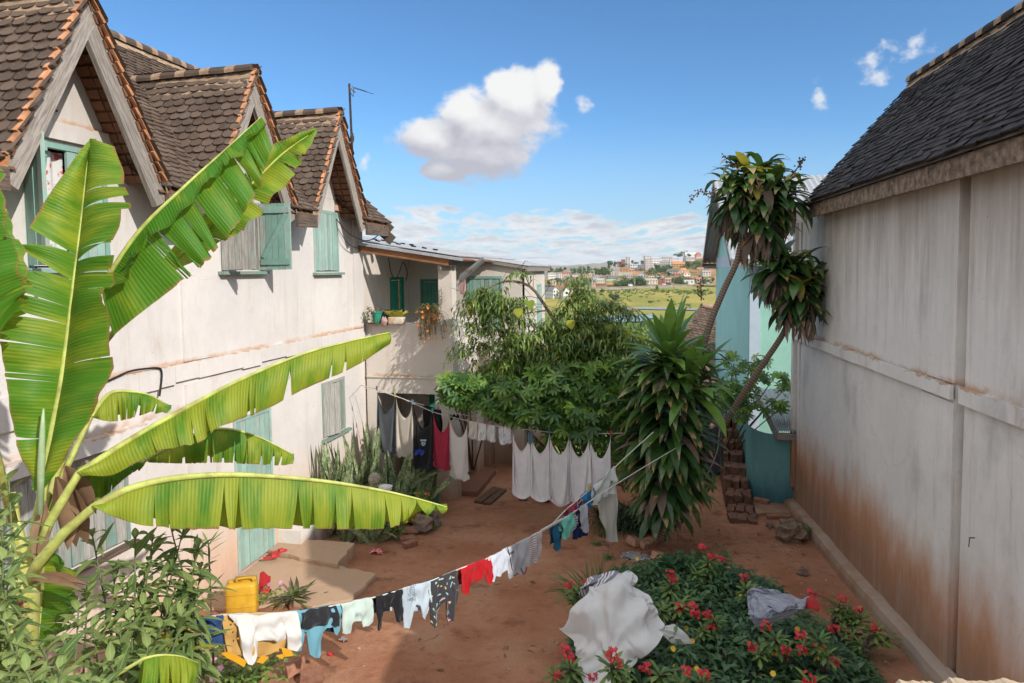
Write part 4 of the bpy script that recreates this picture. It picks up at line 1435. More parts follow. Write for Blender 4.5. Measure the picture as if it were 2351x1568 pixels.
def leafcloud(mb, c, rx, ry, rz, n, size, seed, lobes=7, dark=0.0):
 """crown of many small leaf-sized faces gathered in lobes"""
 rg = random.Random(seed)
 L = [(rg.uniform(-0.6, 0.6), rg.uniform(-0.6, 0.6), rg.uniform(-0.55, 0.65), rg.uniform(0.35, 0.62)) for _ in range(lobes)]
 for i in range(n):
  l = rg.choice(L)
  while True:
   q = V3(rg.uniform(-1, 1), rg.uniform(-1, 1), rg.uniform(-1, 1))
   if 0.25 < q @ q < 1:
    break
  p = V3(c[0] + (l[0] + q[0] * l[3]) * rx, c[1] + (l[1] + q[1] * l[3]) * ry, c[2] + (l[2] + q[2] * l[3]) * rz)
  nrm = unit(q + V3(rg.uniform(-.6, .6), rg.uniform(-.6, .6), rg.uniform(-.2, .9)))
  a = unit(np.cross(nrm, V3(rg.uniform(-1, 1), rg.uniform(-1, 1), rg.uniform(-1, 1))))
  b = np.cross(nrm, a)
  s = size * rg.uniform(0.6, 1.3)
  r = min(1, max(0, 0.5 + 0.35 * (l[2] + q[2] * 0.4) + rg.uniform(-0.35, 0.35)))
  mb.poly([p - a * s - b * s * 0.5, p + a * s * 0.2 - b * s * 0.7, p + a * s, p + a * s * 0.1 + b * s * 0.7], None, r)
M_BARK = wood('bark', (0.12, 0.085, 0.06), (0.24, 0.18, 0.13), 'z')
M_FARTREE = foliage('far_tree_leaves', (0.028, 0.060, 0.018), (0.095, 0.145, 0.040), 0.15, rough=0.6)
M_FARLIGHT = foliage('far_bush_leaves', (0.050, 0.095, 0.020), (0.130, 0.190, 0.045), 0.15, rough=0.6)
M_DRYREED = foliage('dry_reed', (0.26, 0.16, 0.075), (0.42, 0.29, 0.15), 0.1, rough=0.8)
# reed bank beside the pond
mb = MB()
for i in range(1500):
 px = random.uniform(1405, 1465)
 py = 716 - abs(random.gauss(0, 1)) * 2.0
 p = onz(px, min(717.5, py), FZ)
 h = random.uniform(0.4, 1.6)
 mb.leaf(p, (random.uniform(-.5, .5), random.uniform(-.5, .5), 1), (random.uniform(-1, 1), -1, 0.2), h, 0.5, 0.3, 0, 1, random.random())
tag(mb.build('reeds', M_DRYREED), kind='stuff')
# embankment and road
pxs = np.linspace(1120, 1800, 60)
def droad(px):
 return 600 + (px - 1390) * 0.36
def rowpt(px, dd, z):
 r = ray(px, 620)
 r = r / (r @ FWD)
 d = droad(px) + dd
 p = CAM + r * d
 return (p[0], p[1], z)
def m_bank(t):
 n = t.noise(t.pos(), 0.09, 6.0, 0.65)
 n2 = t.noise(t.pos(), 0.6, 4.0, 0.65)
 c = t.mix(t.smooth(n, 0.42, 0.60), (0.34, 0.20, 0.10), (0.17, 0.19, 0.055))
 c = t.mix(1.0, c, t.lin(n2, 0.3, 0.7, 0.7, 1.3), 'MULTIPLY')
 return bsdf(t, c, 0.95)
mb = MB()
mb.grid([[rowpt(p, -26, FZ - 0.1) for p in pxs], [rowpt(p, -17, FZ + 0.5) for p in pxs]])
mb.grid([[rowpt(p, -12, FZ + 1.0) for p in pxs], [rowpt(p, -2, FZ + 1.95) for p in pxs], [rowpt(p, -1, FZ + 1.98) for p in pxs]])
mb.grid([[rowpt(p, 10, FZ + 1.95) for p in pxs], [rowpt(p, 40, FZ + 1.2) for p in pxs], [rowpt(p, 110, FZ + 1.2) for p in pxs]])
tag(mb.build('embankment', mat('embankment_earth', m_bank)), kind='structure')
mb = MB()
mb.grid([[rowpt(p, -17, FZ + 0.5) for p in pxs], [rowpt(p, -12, FZ + 1.0) for p in pxs]])
for px in np.arange(1400, 1660, 46):
 a, b = rowpt(px, -17.1, FZ + 0.65), rowpt(px + 5, -2, FZ + 2.1)
 mb.bar(a, b, 1.6, 0.3)
tag(mb.build('concrete_revetment', plain('grey_concrete', (0.36, 0.34, 0.31), 0.9, 0.25, 0.3)), kind='structure')
mb = MB()
mb.grid([[rowpt(p, -1, FZ + 2.02) for p in pxs], [rowpt(p, 10, FZ + 2.04) for p in pxs]])
tag(mb.build('road', plain('pale_asphalt', (0.27, 0.26, 0.25), 0.9, 0.2, 0.4)), kind='structure')
# town hill: height follows what the photograph shows of it
PROF = [(655, 655.0), (700, 652.5), (740, 648), (800, 639), (860, 629), (920, 618), (980, 606), (1060, 594), (1180, 580)]
CAP = [(1000, 640), (1230, 641), (1330, 636), (1400, 632), (1440, 622), (1470, 616), (1500, 612), (1560, 603), (1600, 594), (1640, 583), (1700, 576), (1900, 575)]
def surf_py(px, d):
 a = np.interp(d, [q[0] for q in PROF], [q[1] for q in PROF])
 c = np.interp(px, [q[0] for q in CAP], [q[1] for q in CAP])
 return max(a, c) + (0.3 if a > c else 0.0)
def d_of_py(py):
 return float(np.interp(-py, [-q[1] for q in PROF], [q[0] for q in PROF]))
def hillpt(px, d, dy=0.0):
 py = surf_py(px, d) + dy
 r = ray(px, py)
 return CAM + r / (r @ FWD) * d
def m_hill(t):
 p = t.pos()
 n = t.noise(p, 0.022, 6.0, 0.65)
 n2 = t.noise(p, 0.12, 5.0, 0.65)
 c = t.mix(t.smooth(n, 0.40, 0.58), (0.40, 0.19, 0.085), (0.10, 0.135, 0.040))
 c = t.mix(t.math('MULTIPLY', t.smooth(n2, 0.5, 0.66), 0.6), c, (0.36, 0.23, 0.12))
 return bsdf(t, c, 0.95)
mb = MB()
hp = np.linspace(900, 1950, 110)
hd = list(np.linspace(658, 1180, 60)) + [1300, 1500]
mb.grid([[hillpt(p, d, 0.5) for p in hp] for d in hd])
tag(mb.build('town_hill', mat('town_hillside', m_hill), None, True), kind='structure')
# far hills on the horizon
RID = [(700, 606), (1000, 608), (1263, 609), (1301, 609.6), (1337, 608), (1361, 603.8), (1372, 605), (1381, 604.8), (1393, 600.5), (1412, 603), (1450, 606), (1500, 604), (1560, 606), (1650, 604), (1800, 606), (2000, 606)]
def m_mtn(t):
 p = t.pos()
 n = t.noise(p, 0.0022, 6.0, 0.65)
 c = t.mix(t.smooth(n, 0.42, 0.6), (0.30, 0.22, 0.15), (0.17, 0.17, 0.09))
 return bsdf(t, c, 0.95)
mb = MB()
rows = []
for (d, f) in ((3200, 0.0), (4000, 0.10), (4800, 0.42), (5400, 0.60), (6000, 0.85), (6600, 1.0), (7200, 0.8)):
 row = []
 for i, px in enumerate(np.linspace(700, 2000, 170)):
  hy = np.interp(px, [q[0] for q in RID], [q[1] for q in RID])
  base = hor(px) + 18.0 / d * F
  f2 = f * (1 + (0.0 if f in (0.0, 1.0) else 0.30 * mnoise.noise(Vector((px * 0.035, d * 0.002, 3)))))
  py = base + (hy - (hor(px) + 18.0 / 6600 * F)) * f2 * (6600 / d)
  r = ray(px, py)
  row.append(CAM + r / (r @ FWD) * d)
 rows.append(row)
mb.grid(rows)
tag(mb.build('far_hills', mat('dry_grass_hills', m_mtn), None, True), kind='structure')
# plain between the town and the far hills
mb = MB()
mb.poly([(-6000, 640, -16.0), (6000, 640, -16.0), (7000, 7500, -16.0), (-7000, 7500, -16.0)])
tag(mb.build('plain', mat('dry_grass_hills', m_mtn)), kind='structure')
# ---- buildings of the town
WMAT = {}
def wallmat(c):
 k = 'townwall_%d_%d_%d' % tuple(int(q * 100) for q in c)
 return plain(k, c, 0.9, 0.10, 0.25)
M_WIN = plain('far_window_glass', (0.045, 0.05, 0.06), 0.3, 0.2)
win_me = None
def far_window(parent, p, u, w, h):
 """one window pane set into a far facade (all share a unit mesh)"""
 global win_me
 if win_me is None:
  mb = MB()
  mb.obox((0, 0, 0), (0.5, 0, 0), (0, 0.04, 0), (0, 0, 0.5))
  o = mb.build('window', M_WIN, None, origin=(0, 0, 0))
  win_me = o.data
 else:
  o = bpy.data.objects.new('window', win_me)
  COL.objects.link(o)
 o.parent = parent
 o.location = tuple(np.array(p) - worldloc(parent))
 o.rotation_euler = (0, 0, math.atan2(u[1], u[0]))
 o.scale = (w, 1.0, h)
def town_house(X0, X1, Yb, Yt, Yr, wc, rc, kind, rows, cols, label, yaw=0.0, d=None, dep=None, cat='house', name='town_house'):
 (p0, yb), (p1, yt) = Z(X0, Yb), Z(X1, Yt)
 yr = Z(0, Yr)[1] if Yr else yt
 if d is None:
  d = d_of_py(yb)
 pc = (p0 + p1) / 2
 k = d / F
 wd = (p1 - p0) * k
 r = ray(pc, yb)
 base = CAM + r / (r @ FWD) * d
 h = (yb - yt) * k
 hr = max(0.0, (yt - yr) * k)
 yw = PSI + R(yaw)
 u = V3(math.cos(yw), math.sin(yw), 0)
 v = V3(-math.sin(yw), math.cos(yw), 0)
 dp = dep or max(5.0, min(wd * 0.8, 11.0))
 wd = wd / (math.cos(R(yaw)) + abs(math.sin(R(yaw))) * min(0.5, dp / wd) * 0.9)
 t = thing(name, base, label, cat, 'houses of the far town')
 c = base + v * dp / 2
 def P(a, b, z):
  return c + u * a * wd / 2 + v * b * dp / 2 + V3(0, 0, z)
 mb = MB()
 mb.obox(c + V3(0, 0, h / 2 - 2), u * wd / 2, v * dp / 2, V3(0, 0, h / 2 + 2))
 if kind == 'gfront':
  mb.poly([P(-1, -1, h), P(1, -1, h), P(0, -1, h + hr)])
  mb.poly([P(-1, 1, h), P(0, 1, h + hr), P(1, 1, h)])
 if kind == 'gable':
  mb.poly([P(-1, -1, h), P(-1, 0, h + hr), P(-1, 1, h)])
  mb.poly([P(1, -1, h), P(1, 1, h), P(1, 0, h + hr)])
 mb.build('wall', wallmat(wc), t)
 mb = MB()
 e = 1.0 + 0.8 / wd
 f = 1.0 + 0.9 / dp
 if kind == 'flat':
  mb.obox(c + V3(0, 0, h + 0.15), u * (wd / 2 + 0.25), v * (dp / 2 + 0.25), V3(0, 0, 0.16))
 elif kind == 'gable':
  mb.poly([P(-e, -f, h - 0.25), P(e, -f, h - 0.25), P(e, 0, h + hr), P(-e, 0, h + hr)])
  mb.poly([P(-e, f, h - 0.25), P(-e, 0, h + hr), P(e, 0, h + hr), P(e, f, h - 0.25)])
 elif kind == 'gfront':
  for s in (-1, 1):
   mb.poly([P(s * e, -f, h - 0.2), P(s * e, f, h - 0.2), P(0, f, h + hr + 0.1), P(0, -f, h + hr + 0.1)])
 elif kind == 'hip':
  q = 0.45
  mb.poly([P(-e, -f, h - 0.2), P(e, -f, h - 0.2), P(q, 0, h + hr), P(-q, 0, h + hr)])
  mb.poly([P(e, f, h - 0.2), P(-e, f, h - 0.2), P(-q, 0, h + hr), P(q, 0, h + hr)])
  mb.poly([P(-e, f, h - 0.2), P(-e, -f, h - 0.2), P(-q, 0, h + hr)])
  mb.poly([P(e, -f, h - 0.2), P(e, f, h - 0.2), P(q, 0, h + hr)])
 mb.build('roof', wallmat(rc), t)
 if rows:
  fl = h / rows
  for i in range(rows):
   for j in range(cols):
    a = -1 + 2 * (j + 0.5) / cols
    far_window(t, P(a, -1.0, fl * (i + 0.55)), u, min(1.5, wd / cols * 0.5), min(1.5, fl * 0.5))
   n2 = max(1, int(dp / 4))
   sd = 1 if yaw > 0 else -1
   if abs(yaw) > 8:
    for j in range(n2):
     b = -1 + 2 * (j + 0.5) / n2
     far_window(t, P(sd * -1.0 if False else -sd * 1.0, b, fl * (i + 0.55)), v, 1.2, min(1.4, fl * 0.5))
 return t
WH, CR, BE, GY = (0.72, 0.70, 0.67), (0.68, 0.60, 0.45), (0.52, 0.44, 0.34), (0.36, 0.345, 0.32)
PK, OR, BR, YE = (0.62, 0.42, 0.36), (0.58, 0.34, 0.16), (0.36, 0.19, 0.12), (0.66, 0.48, 0.10)
RT, OT, GT, DK = (0.40, 0.16, 0.11), (0.56, 0.27, 0.12), (0.33, 0.33, 0.34), (0.16, 0.13, 0.11)
TOWN = [
 (137, 250, 442, 375, 0, WH, WH, 'flat', 2, 4, 'white flat-roofed house at the far left of the town, next to the annex corner', 12),
 (258, 322, 458, 378, 0, WH, GY, 'flat', 3, 2, 'narrow white and brick house right of the leftmost white house', -8),
 (325, 445, 402, 366, 348, (0.60, 0.38, 0.28), RT, 'hip', 1, 4, 'peach house under a wide red roof on the left side of the town', 5),
 (358, 432, 452, 414, 0, (0.33, 0.58, 0.47), GY, 'flat', 1, 3, 'small mint green house below the peach house with red roof', 0),
 (447, 560, 440, 395, 0, WH, BR, 'flat', 2, 4, 'white row house left of the long brown retaining wall top', 6),
 (562, 724, 428, 393, 0, (0.55, 0.43, 0.34), BE, 'flat', 2, 6, 'long beige row house above the brown retaining wall', -4),
 (620, 770, 382, 346, 0, CR, WH, 'flat', 2, 5, 'cream flat-roofed house in front of the dark tree row', 8),
 (170, 245, 537, 485, 468, (0.70, 0.62, 0.40), CR, 'gfront', 2, 2, 'pale yellow gabled house low on the left', -10),
 (288, 354, 547, 500, 0, (0.44, 0.38, 0.30), GY, 'flat', 2, 3, 'drab grey brown house left of the unfinished brick building', 0),
 (354, 430, 550, 482, 0, BR, BR, 'flat', 3, 3, 'unfinished brown brick building low on the left', 5),
 (676, 738, 552, 468, 0, GY, GY, 'flat', 3, 2, 'narrow grey concrete building beside the pink house', 6),
 (735, 790, 547, 478, 0, PK, PK, 'flat', 3, 2, 'narrow pink house right of the narrow grey concrete building', -8),
 (735, 830, 457, 430, 0, (0.62, 0.66, 0.70), (0.45, 0.55, 0.66), 'flat', 1, 4, 'pale blue low house above the pink house', 0),
 (832, 890, 452, 430, 0, OR, OT, 'flat', 1, 2, 'small orange house right of the pale blue low house', 0),
 (795, 900, 502, 464, 450, CR, (0.36, 0.50, 0.60), 'gable', 2, 4, 'cream house with a light blue roof left of the bright yellow building', 4),
 (938, 1098, 512, 476, 461, YE, (0.30, 0.55, 0.46), 'gable', 2, 8, 'bright yellow building with a mint green roof by the road', -2),
 (946, 1080, 462, 418, 0, (0.30, 0.27, 0.24), GY, 'flat', 2, 5, 'dark grey unfinished building directly above the bright yellow building', 3),
 (985, 1068, 417, 366, 0, BE, CR, 'flat', 2, 2, 'beige block above the dark grey unfinished building', 8),
 (1100, 1222, 365, 328, 297, OR, (0.33, 0.17, 0.10), 'gable', 2, 3, 'orange house with a steep brown roof left of centre in the town', -14),
 (1072, 1275, 408, 366, 0, (0.50, 0.44, 0.36), BE, 'flat', 0, 0, 'long plain beige building below the steep-roofed orange house', 2),
 (1125, 1184, 262, 195, 0, (0.36, 0.17, 0.14), RT, 'flat', 4, 3, 'dark red apartment block joined to the white tower', -6),
 (1176, 1250, 302, 163, 0, WH, WH, 'flat', 6, 2, 'slim white tower block, left tall building of the town', -20),
 (1078, 1128, 258, 232, 220, (0.46, 0.24, 0.16), RT, 'gable', 1, 2, 'red brown house left of the dark red apartment block', 0),
 (1222, 1300, 362, 335, 322, OR, OT, 'gable', 1, 2, 'low orange house right of the steep-roofed orange house', 5),
 (1240, 1432, 328, 258, 0, (0.62, 0.63, 0.66), WH, 'flat', 2, 6, 'long low white building right of the white tower', 5),
 (1362, 1450, 342, 270, 0, (0.30, 0.30, 0.29), GY, 'flat', 3, 3, 'bare grey concrete building left of the pinkish apartments', -4),
 (1446, 1530, 332, 186, 0, (0.63, 0.52, 0.49), WH, 'flat', 6, 4, 'pinkish white apartment block with balconies, tallest of the town', 8),
 (1440, 1528, 200, 146, 0, (0.66, 0.66, 0.66), WH, 'flat', 2, 4, 'white rooftop storey showing above the pinkish apartments', 6),
 (1530, 1668, 296, 174, 0, WH, WH, 'flat', 4, 6, 'long white apartment block right of the pinkish apartments', 6),
 (1660, 1812, 275, 164, 0, WH, RT, 'flat', 4, 6, 'white apartment block with a red roof edge', -10),
 (1640, 1770, 295, 222, 0, (0.44, 0.41, 0.36), GY, 'flat', 3, 5, 'grey beige unfinished block in front of the white apartments', 5),
 (1768, 1907, 275, 180, 0, WH, OT, 'flat', 4, 5, 'white apartment block at the right end of the tall row', 14),
 (1812, 1980, 300, 252, 219, OR, OT, 'gable', 2, 4, 'orange house with a bright orange roof below the right white block', -8),
 (1985, 2125, 207, 176, 160, (0.50, 0.54, 0.60), (0.38, 0.24, 0.22), 'gable', 1, 4, 'pale blue grey house near the hill top on the right', 10),
 (1988, 2130, 142, 126, 102, WH, (0.68, 0.66, 0.60), 'gable', 1, 3, 'house with a long cream roof on the hill top', 0),
 (2130, 2205, 166, 130, 96, PK, RT, 'hip', 1, 3, 'pink house with a red roof at the top right of the hill', 5),
 (1905, 2028, 382, 342, 306, WH, OT, 'hip', 2, 3, 'white house with a broad orange roof on the right side', -10),
 (1768, 1905, 394, 352, 318, WH, DK, 'gable', 2, 3, 'white house with a dark grey roof left of the orange-roofed white house', 14),
 (1960, 2056, 414, 378, 352, WH, OT, 'hip', 1, 2, 'small white house with an orange hipped roof, in front of the big one', 12),
 (1838, 1918, 408, 386, 370, BR, RT, 'gable', 0, 0, 'red brown open shed roof in front of the dark-roofed white house', 0),
 (2140, 2312, 374, 326, 300, OR, (0.46, 0.22, 0.17), 'gable', 2, 4, 'peach orange house with a reddish roof at the right edge', -12),
 (2215, 2335, 414, 362, 340, (0.56, 0.50, 0.44), GT, 'gable', 2, 3, 'greyish white house below the peach orange house', 8),
 (1335, 1460, 437, 402, 370, (0.42, 0.52, 0.60), GT, 'gfront', 1, 3, 'blue grey gabled house in the middle of the town', -10),
 (1168, 1300, 438, 406, 0, (0.55, 0.50, 0.46), DK, 'flat', 1, 5, 'low house with a dark flat roof left of the blue grey gabled house', 0),
 (1496, 1690, 447, 420, 0, WH, WH, 'flat', 1, 6, 'long low white house with a flat roof right of centre', 3),
 (1845, 1985, 488, 456, 421, CR, (0.25, 0.11, 0.08), 'gable', 1, 3, 'cream house with a dark red roof by the road', 12),
 (1970, 2108, 526, 472, 0, WH, WH, 'flat', 1, 2, 'modern white box house by the road on the right', -6),
 (1455, 1625, 522, 472, 446, (0.66, 0.58, 0.46), (0.45, 0.36, 0.28), 'gable', 2, 4, 'cream house with a worn brown roof by the road, right of the big dark trees', 10),
 (1640, 1712, 532, 450, 0, (0.42, 0.13, 0.11), RT, 'flat', 3, 1, 'narrow red building by the road', -14),
 (1714, 1792, 524, 456, 448, (0.42, 0.33, 0.26), BE, 'gable', 2, 2, 'drab beige house right of the narrow red building', 0),
 (2130, 2240, 490, 456, 432, (0.64, 0.62, 0.60), (0.50, 0.16, 0.16), 'gable', 1, 3, 'white house with a pinkish red roof at the right edge', 6),
 (2236, 2335, 492, 450, 0, (0.66, 0.56, 0.30), CR, 'flat', 1, 3, 'pale yellow house beside the pinkish red roof', 0),
 (622, 670, 557, 532, 0, CR, WH, 'flat', 1, 1, 'tiny cream hut by the road left of the narrow grey building', 0),
 (798, 930, 552, 516, 0, BR, BE, 'flat', 1, 5, 'low brick house by the road below the bright yellow building', 0),
]
for q in TOWN:
 town_house(*q)
town_house(140, 205, 690, 600, 562, WH, GT, 'gfront', 2, 2, 'white gabled house with balconies, left of its twin beside the annex', 14, d=430, dep=12)
town_house(203, 286, 696, 604, 563, WH, GT, 'gfront', 2, 2, 'white gabled house, right of its twin beside the annex', 14, d=420, dep=12)
town_house(342, 442, 690, 606, 567, WH, (0.40, 0.31, 0.27), 'gfront', 1, 1, 'white gabled house with turquoise base above the peach tree', 10, d=415, dep=10)
town_house(566, 680, 684, 656, 646, BR, (0.44, 0.25, 0.18), 'gable', 0, 0, 'low shed with a rusty roof at the field edge', 0, d=395, cat='shed', name='field_shed')
for (X0, X1, Yb, Yt, c, lb) in ((436, 735, 472, 434, (0.30, 0.235, 0.19), 'long brown brick retaining wall on the left of the town'),
        (1746, 2110, 452, 426, (0.50, 0.26, 0.20), 'long terracotta boundary wall on the right of the town'),
        (230, 450, 562, 548, (0.50, 0.22, 0.10), 'low orange brick wall at the left by the road')):
 (p0, yb), (p1, yt) = Z(X0, Yb), Z(X1, Yt)
 d = d_of_py(yb)
 a, b = CAM + ray(p0, yb) / (ray(p0, yb) @ FWD) * d, CAM + ray(p1, yb) / (ray(p1, yb) @ FWD) * d
 mb = MB()
 n = 9
 for i in range(n):
  mb.bar(a + (b - a) * i / n + V3(0, 0, (yb - yt) * d / F / 2 - 1), a + (b - a) * ((i + 1) / n - 0.0006) + V3(0, 0, (yb - yt) * d / F / 2 - 1), 0.5, (yb - yt) * d / F + 2)
 for i in range(n + 1):
  mb.bar(a + (b - a) * i / n + V3(0, 0, -1.5), a + (b - a) * i / n + V3(0, 0, (yb - yt) * d / F + 0.3), 0.7, 0.7, (1, 0, 0))
 tag(mb.build('town_wall', wallmat(c)), lb, 'wall')
def far_tree(X, Yb, Ht, Wd, label, seed, m=None, d=None, name='tree', lob=7, group='trees of the far town'):
 px, py = Z(X, Yb)
 d = d or d_of_py(py)
 k = d / F / 3.3586 / 1.742
 r = ray(px, py)
 b = CAM + r / (r @ FWD) * d
 h, w = Ht * k, Wd * k
 t = thing(name, b, label, 'tree' if name == 'tree' else 'bush', group)
 mb = MB()
 mb.tube([b - V3(0, 0, 0.5), b + V3(w * 0.02, 0, h * 0.5), b + V3(0, 0, h * 0.8)], [h * 0.03, h * 0.022, h * 0.01], 6)
 mb.build('trunk', M_BARK, t)
 mb = MB()
 leafcloud(mb, b + V3(0, 0, h * 0.57), w * 0.55, w * 0.5, h * 0.47, int(190 + Wd * 2.5), max(0.5, h * 0.075), seed, lob)
 mb.build('crown', m or M_FARTREE, t)
 return t
TREES = [(160, 392, 130, 60, 'tall dark tree right beside the annex roof at the left of the town'), (318, 360, 60, 34, 'dark tree behind the peach house with red roof'),
        (372, 345, 55, 44, 'round tree on the skyline left of the dark tree row'), (972, 330, 125, 68, 'tall tree left of the red brown house'),
        (1045, 300, 85, 60, 'dark tree between the tall tree and the dark red apartments'), (1150, 310, 60, 110, 'broad tree in front of the dark red apartments'),
        (1270, 262, 62, 46, 'round tree right of the white tower'), (1325, 258, 30, 70, 'low tree on the skyline between the two tall buildings'),
        (1405, 262, 58, 50, 'tree just left of the pinkish apartments'), (1600, 350, 105, 90, 'big dark tree in front of the long white apartments'),
        (1700, 372, 90, 100, 'leafy tree below the grey beige unfinished block'), (1900, 168, 50, 60, 'dark tree on the hill top left of the cream roof'),
        (2030, 160, 45, 70, 'dark tree just below the cream roof on the hill'), (2035, 310, 95, 90, 'green tree right of the bright orange roof'),
        (2150, 300, 85, 110, 'green tree mass left of the peach orange house'), (1330, 556, 130, 190, 'big dark trees by the road in the middle of the town'),
        (1230, 552, 95, 130, 'dark tree left of the big dark trees by the road'), (880, 412, 80, 70, 'green tree above the cream house with light blue roof'),
        (640, 508, 52, 50, 'small round tree under the brown retaining wall'), (245, 515, 70, 60, 'green tree beside the pale yellow gabled house'),
        (155, 552, 80, 50, 'palm-like tree at the left edge by the annex'), (1510, 420, 60, 90, 'yellow green tree right of the blue grey gabled house'),
        (1760, 420, 70, 60, 'slim tree left of the open shed roof'), (1940, 520, 50, 60, 'tree left of the modern white box house')]
for i, q in enumerate(TREES):
 far_tree(*q, seed=100 + i, m=M_FARLIGHT if i in (13, 14, 21, 10, 19) else None)
BUSH = [(1035, 762, 128, 150, 'large dark green bush alone in the field'), (870, 806, 72, 140, 'low green bush left of the large dark field bush'),
  (975, 796, 48, 68, 'small brown bush below the large dark field bush'), (715, 742, 80, 90, 'green bush at the left edge of the field'),
  (1605, 605, 62, 40, 'small palm standing by the road embankment'), (745, 640, 52, 60, 'banana clump at the foot of the embankment, left'),
  (865, 640, 46, 70, 'banana clump at the foot of the embankment, right'), (600, 640, 50, 80, 'bush right of the two utility poles')]
for i, q in enumerate(BUSH):
 d = onz(*Z(q[0], q[1]), FZ)
 d = float((d - CAM) @ FWD)
 far_tree(*q, seed=300 + i, m=M_DRYREED if i == 2 else (M_FARTREE if i == 0 else M_FARLIGHT), d=min(d, 600), name='field_bush', group='bushes of the far field')
# woods and ground cover of the hillside, one mass
mb = MB()
rg = random.Random(8)
WOOD = [(450, 1000, 338, 395, 60, 9), (1900, 2210, 250, 330, 26, 10), (440, 680, 505, 560, 30, 8), (1050, 1460, 500, 555, 30, 10), (1340, 1480, 530, 555, 20, 7), (1820, 2110, 490, 540, 34, 9),
  (1600, 1780, 300, 370, 22, 10), (1450, 1900, 340, 420, 26, 8), (130, 350, 340, 380, 16, 8), (780, 960, 340, 410, 20, 9), (2100, 2340, 480, 530, 18, 8),
  (1250, 1460, 320, 350, 10, 7), (1520, 1660, 430, 520, 12, 8), (440, 640, 545, 575, 14, 6), (200, 450, 480, 540, 14, 7), (1850, 2000, 110, 200, 10, 9)]
for (X0, X1, Y0, Y1, n, s) in WOOD:
 for i in range(n):
  px, py = Z(rg.uniform(X0, X1), rg.uniform(Y0, Y1))
  d = d_of_py(py) + rg.uniform(-6, 6)
  r = ray(px, py)
  b = CAM + r / (r @ FWD) * d
  h = s * rg.uniform(0.35, 0.95)
  leafcloud(mb, b + V3(0, 0, h * 0.3), h * 0.62, h * 0.6, h * 0.5, 46, h * 0.13, rg.random() * 1e6, 4)
tag(mb.build('woods', M_FARTREE), kind='stuff')
mb = MB()
for i in range(320):
 X, Y = rg.uniform(560, 2340), rg.choice([rg.uniform(600, 660), rg.uniform(600, 850)])
 if Y > 690 and X > 1150 and rg.random() < 0.7:
  continue
 b = onz(*Z(X, Y), FZ)
 h = rg.uniform(0.7, 2.2)
 leafcloud(mb, b + V3(0, 0, h * 0.35), h * 1.3, h * 1.1, h * 0.45, 22, h * 0.28, rg.random() * 1e6, 3)
tag(mb.build('marsh_scrub', M_FARLIGHT), kind='stuff')
mb = MB()
for i in range(260):                                   # scrub on the slope right below the yard
 px = rg.uniform(1240, 1640)
 b = onz(px, rg.uniform(745, 800), -8.0)
 h = rg.uniform(0.8, 2.6)
 leafcloud(mb, b + V3(0, 0, 0), h * 1.2, h * 1.2, h * 0.8, 40, h * 0.16, rg.random() * 1e6, 3)
tag(mb.build('slope_scrub', M_FARLIGHT), kind='stuff')
# poles, cars
M_POLE = plain('pole_wood', (0.25, 0.19, 0.14), 0.9)
M_POLEG = plain('pole_concrete', (0.40, 0.38, 0.35), 0.9)
for (X, Yb, Yt, d, m, lb) in ((527, 640, 428, 330, M_POLE, 'wooden utility pole, left one of the two above the peach tree'), (568, 660, 428, 320, M_POLE, 'wooden utility pole, right one of the two above the peach tree'),
        (925, 572, 452, None, M_POLEG, 'grey street lamp post by the road left of the bright yellow building'), (1306, 560, 440, None, M_POLEG, 'grey lamp post by the road right of the white van'),
        (1832, 582, 398, 610, M_POLE, 'tall pole by the road in front of the cream house with dark red roof')):
 px, yb = Z(X, Yb)
 yt = Z(X, Yt)[1]
 d = d or droad(px) - 3
 b = CAM + ray(px, yb) / (ray(px, yb) @ FWD) * d
 h = (yb - yt) * d / F
 mb = MB()
 mb.tube([b - V3(0, 0, 1), b + V3(0, 0, h)], [0.26, 0.17], 7)
 if m is M_POLE:
  mb.bar(b + V3(-0.9, 0, h - 0.5), b + V3(0.9, 0, h - 0.5), 0.14, 0.14)
  for q in (-0.75, 0, 0.75):
   mb.tube([b + V3(q, 0, h - 0.45), b + V3(q, 0, h - 0.2)], 0.07, 6)
 else:
  mb.tube([b + V3(0, 0, h), b + V3(0.6, 0, h + 0.3), b + V3(1.5, 0, h + 0.35)], [0.12, 0.1, 0.09], 6)
 tag(mb.build('utility_pole' if m is M_POLE else 'street_lamp', m), lb, 'pole')
M_CARW, M_CARD = plain('white_car_paint', (0.74, 0.74, 0.74), 0.3, 0.04, 1.0), plain('dark_car_paint', (0.08, 0.08, 0.09), 0.35, 0.05, 1.0)
M_GLASS, M_TYRE = plain('car_glass', (0.03, 0.035, 0.04), 0.1, 0.1), plain('tyre_rubber', (0.03, 0.03, 0.03), 0.9, 0.1)
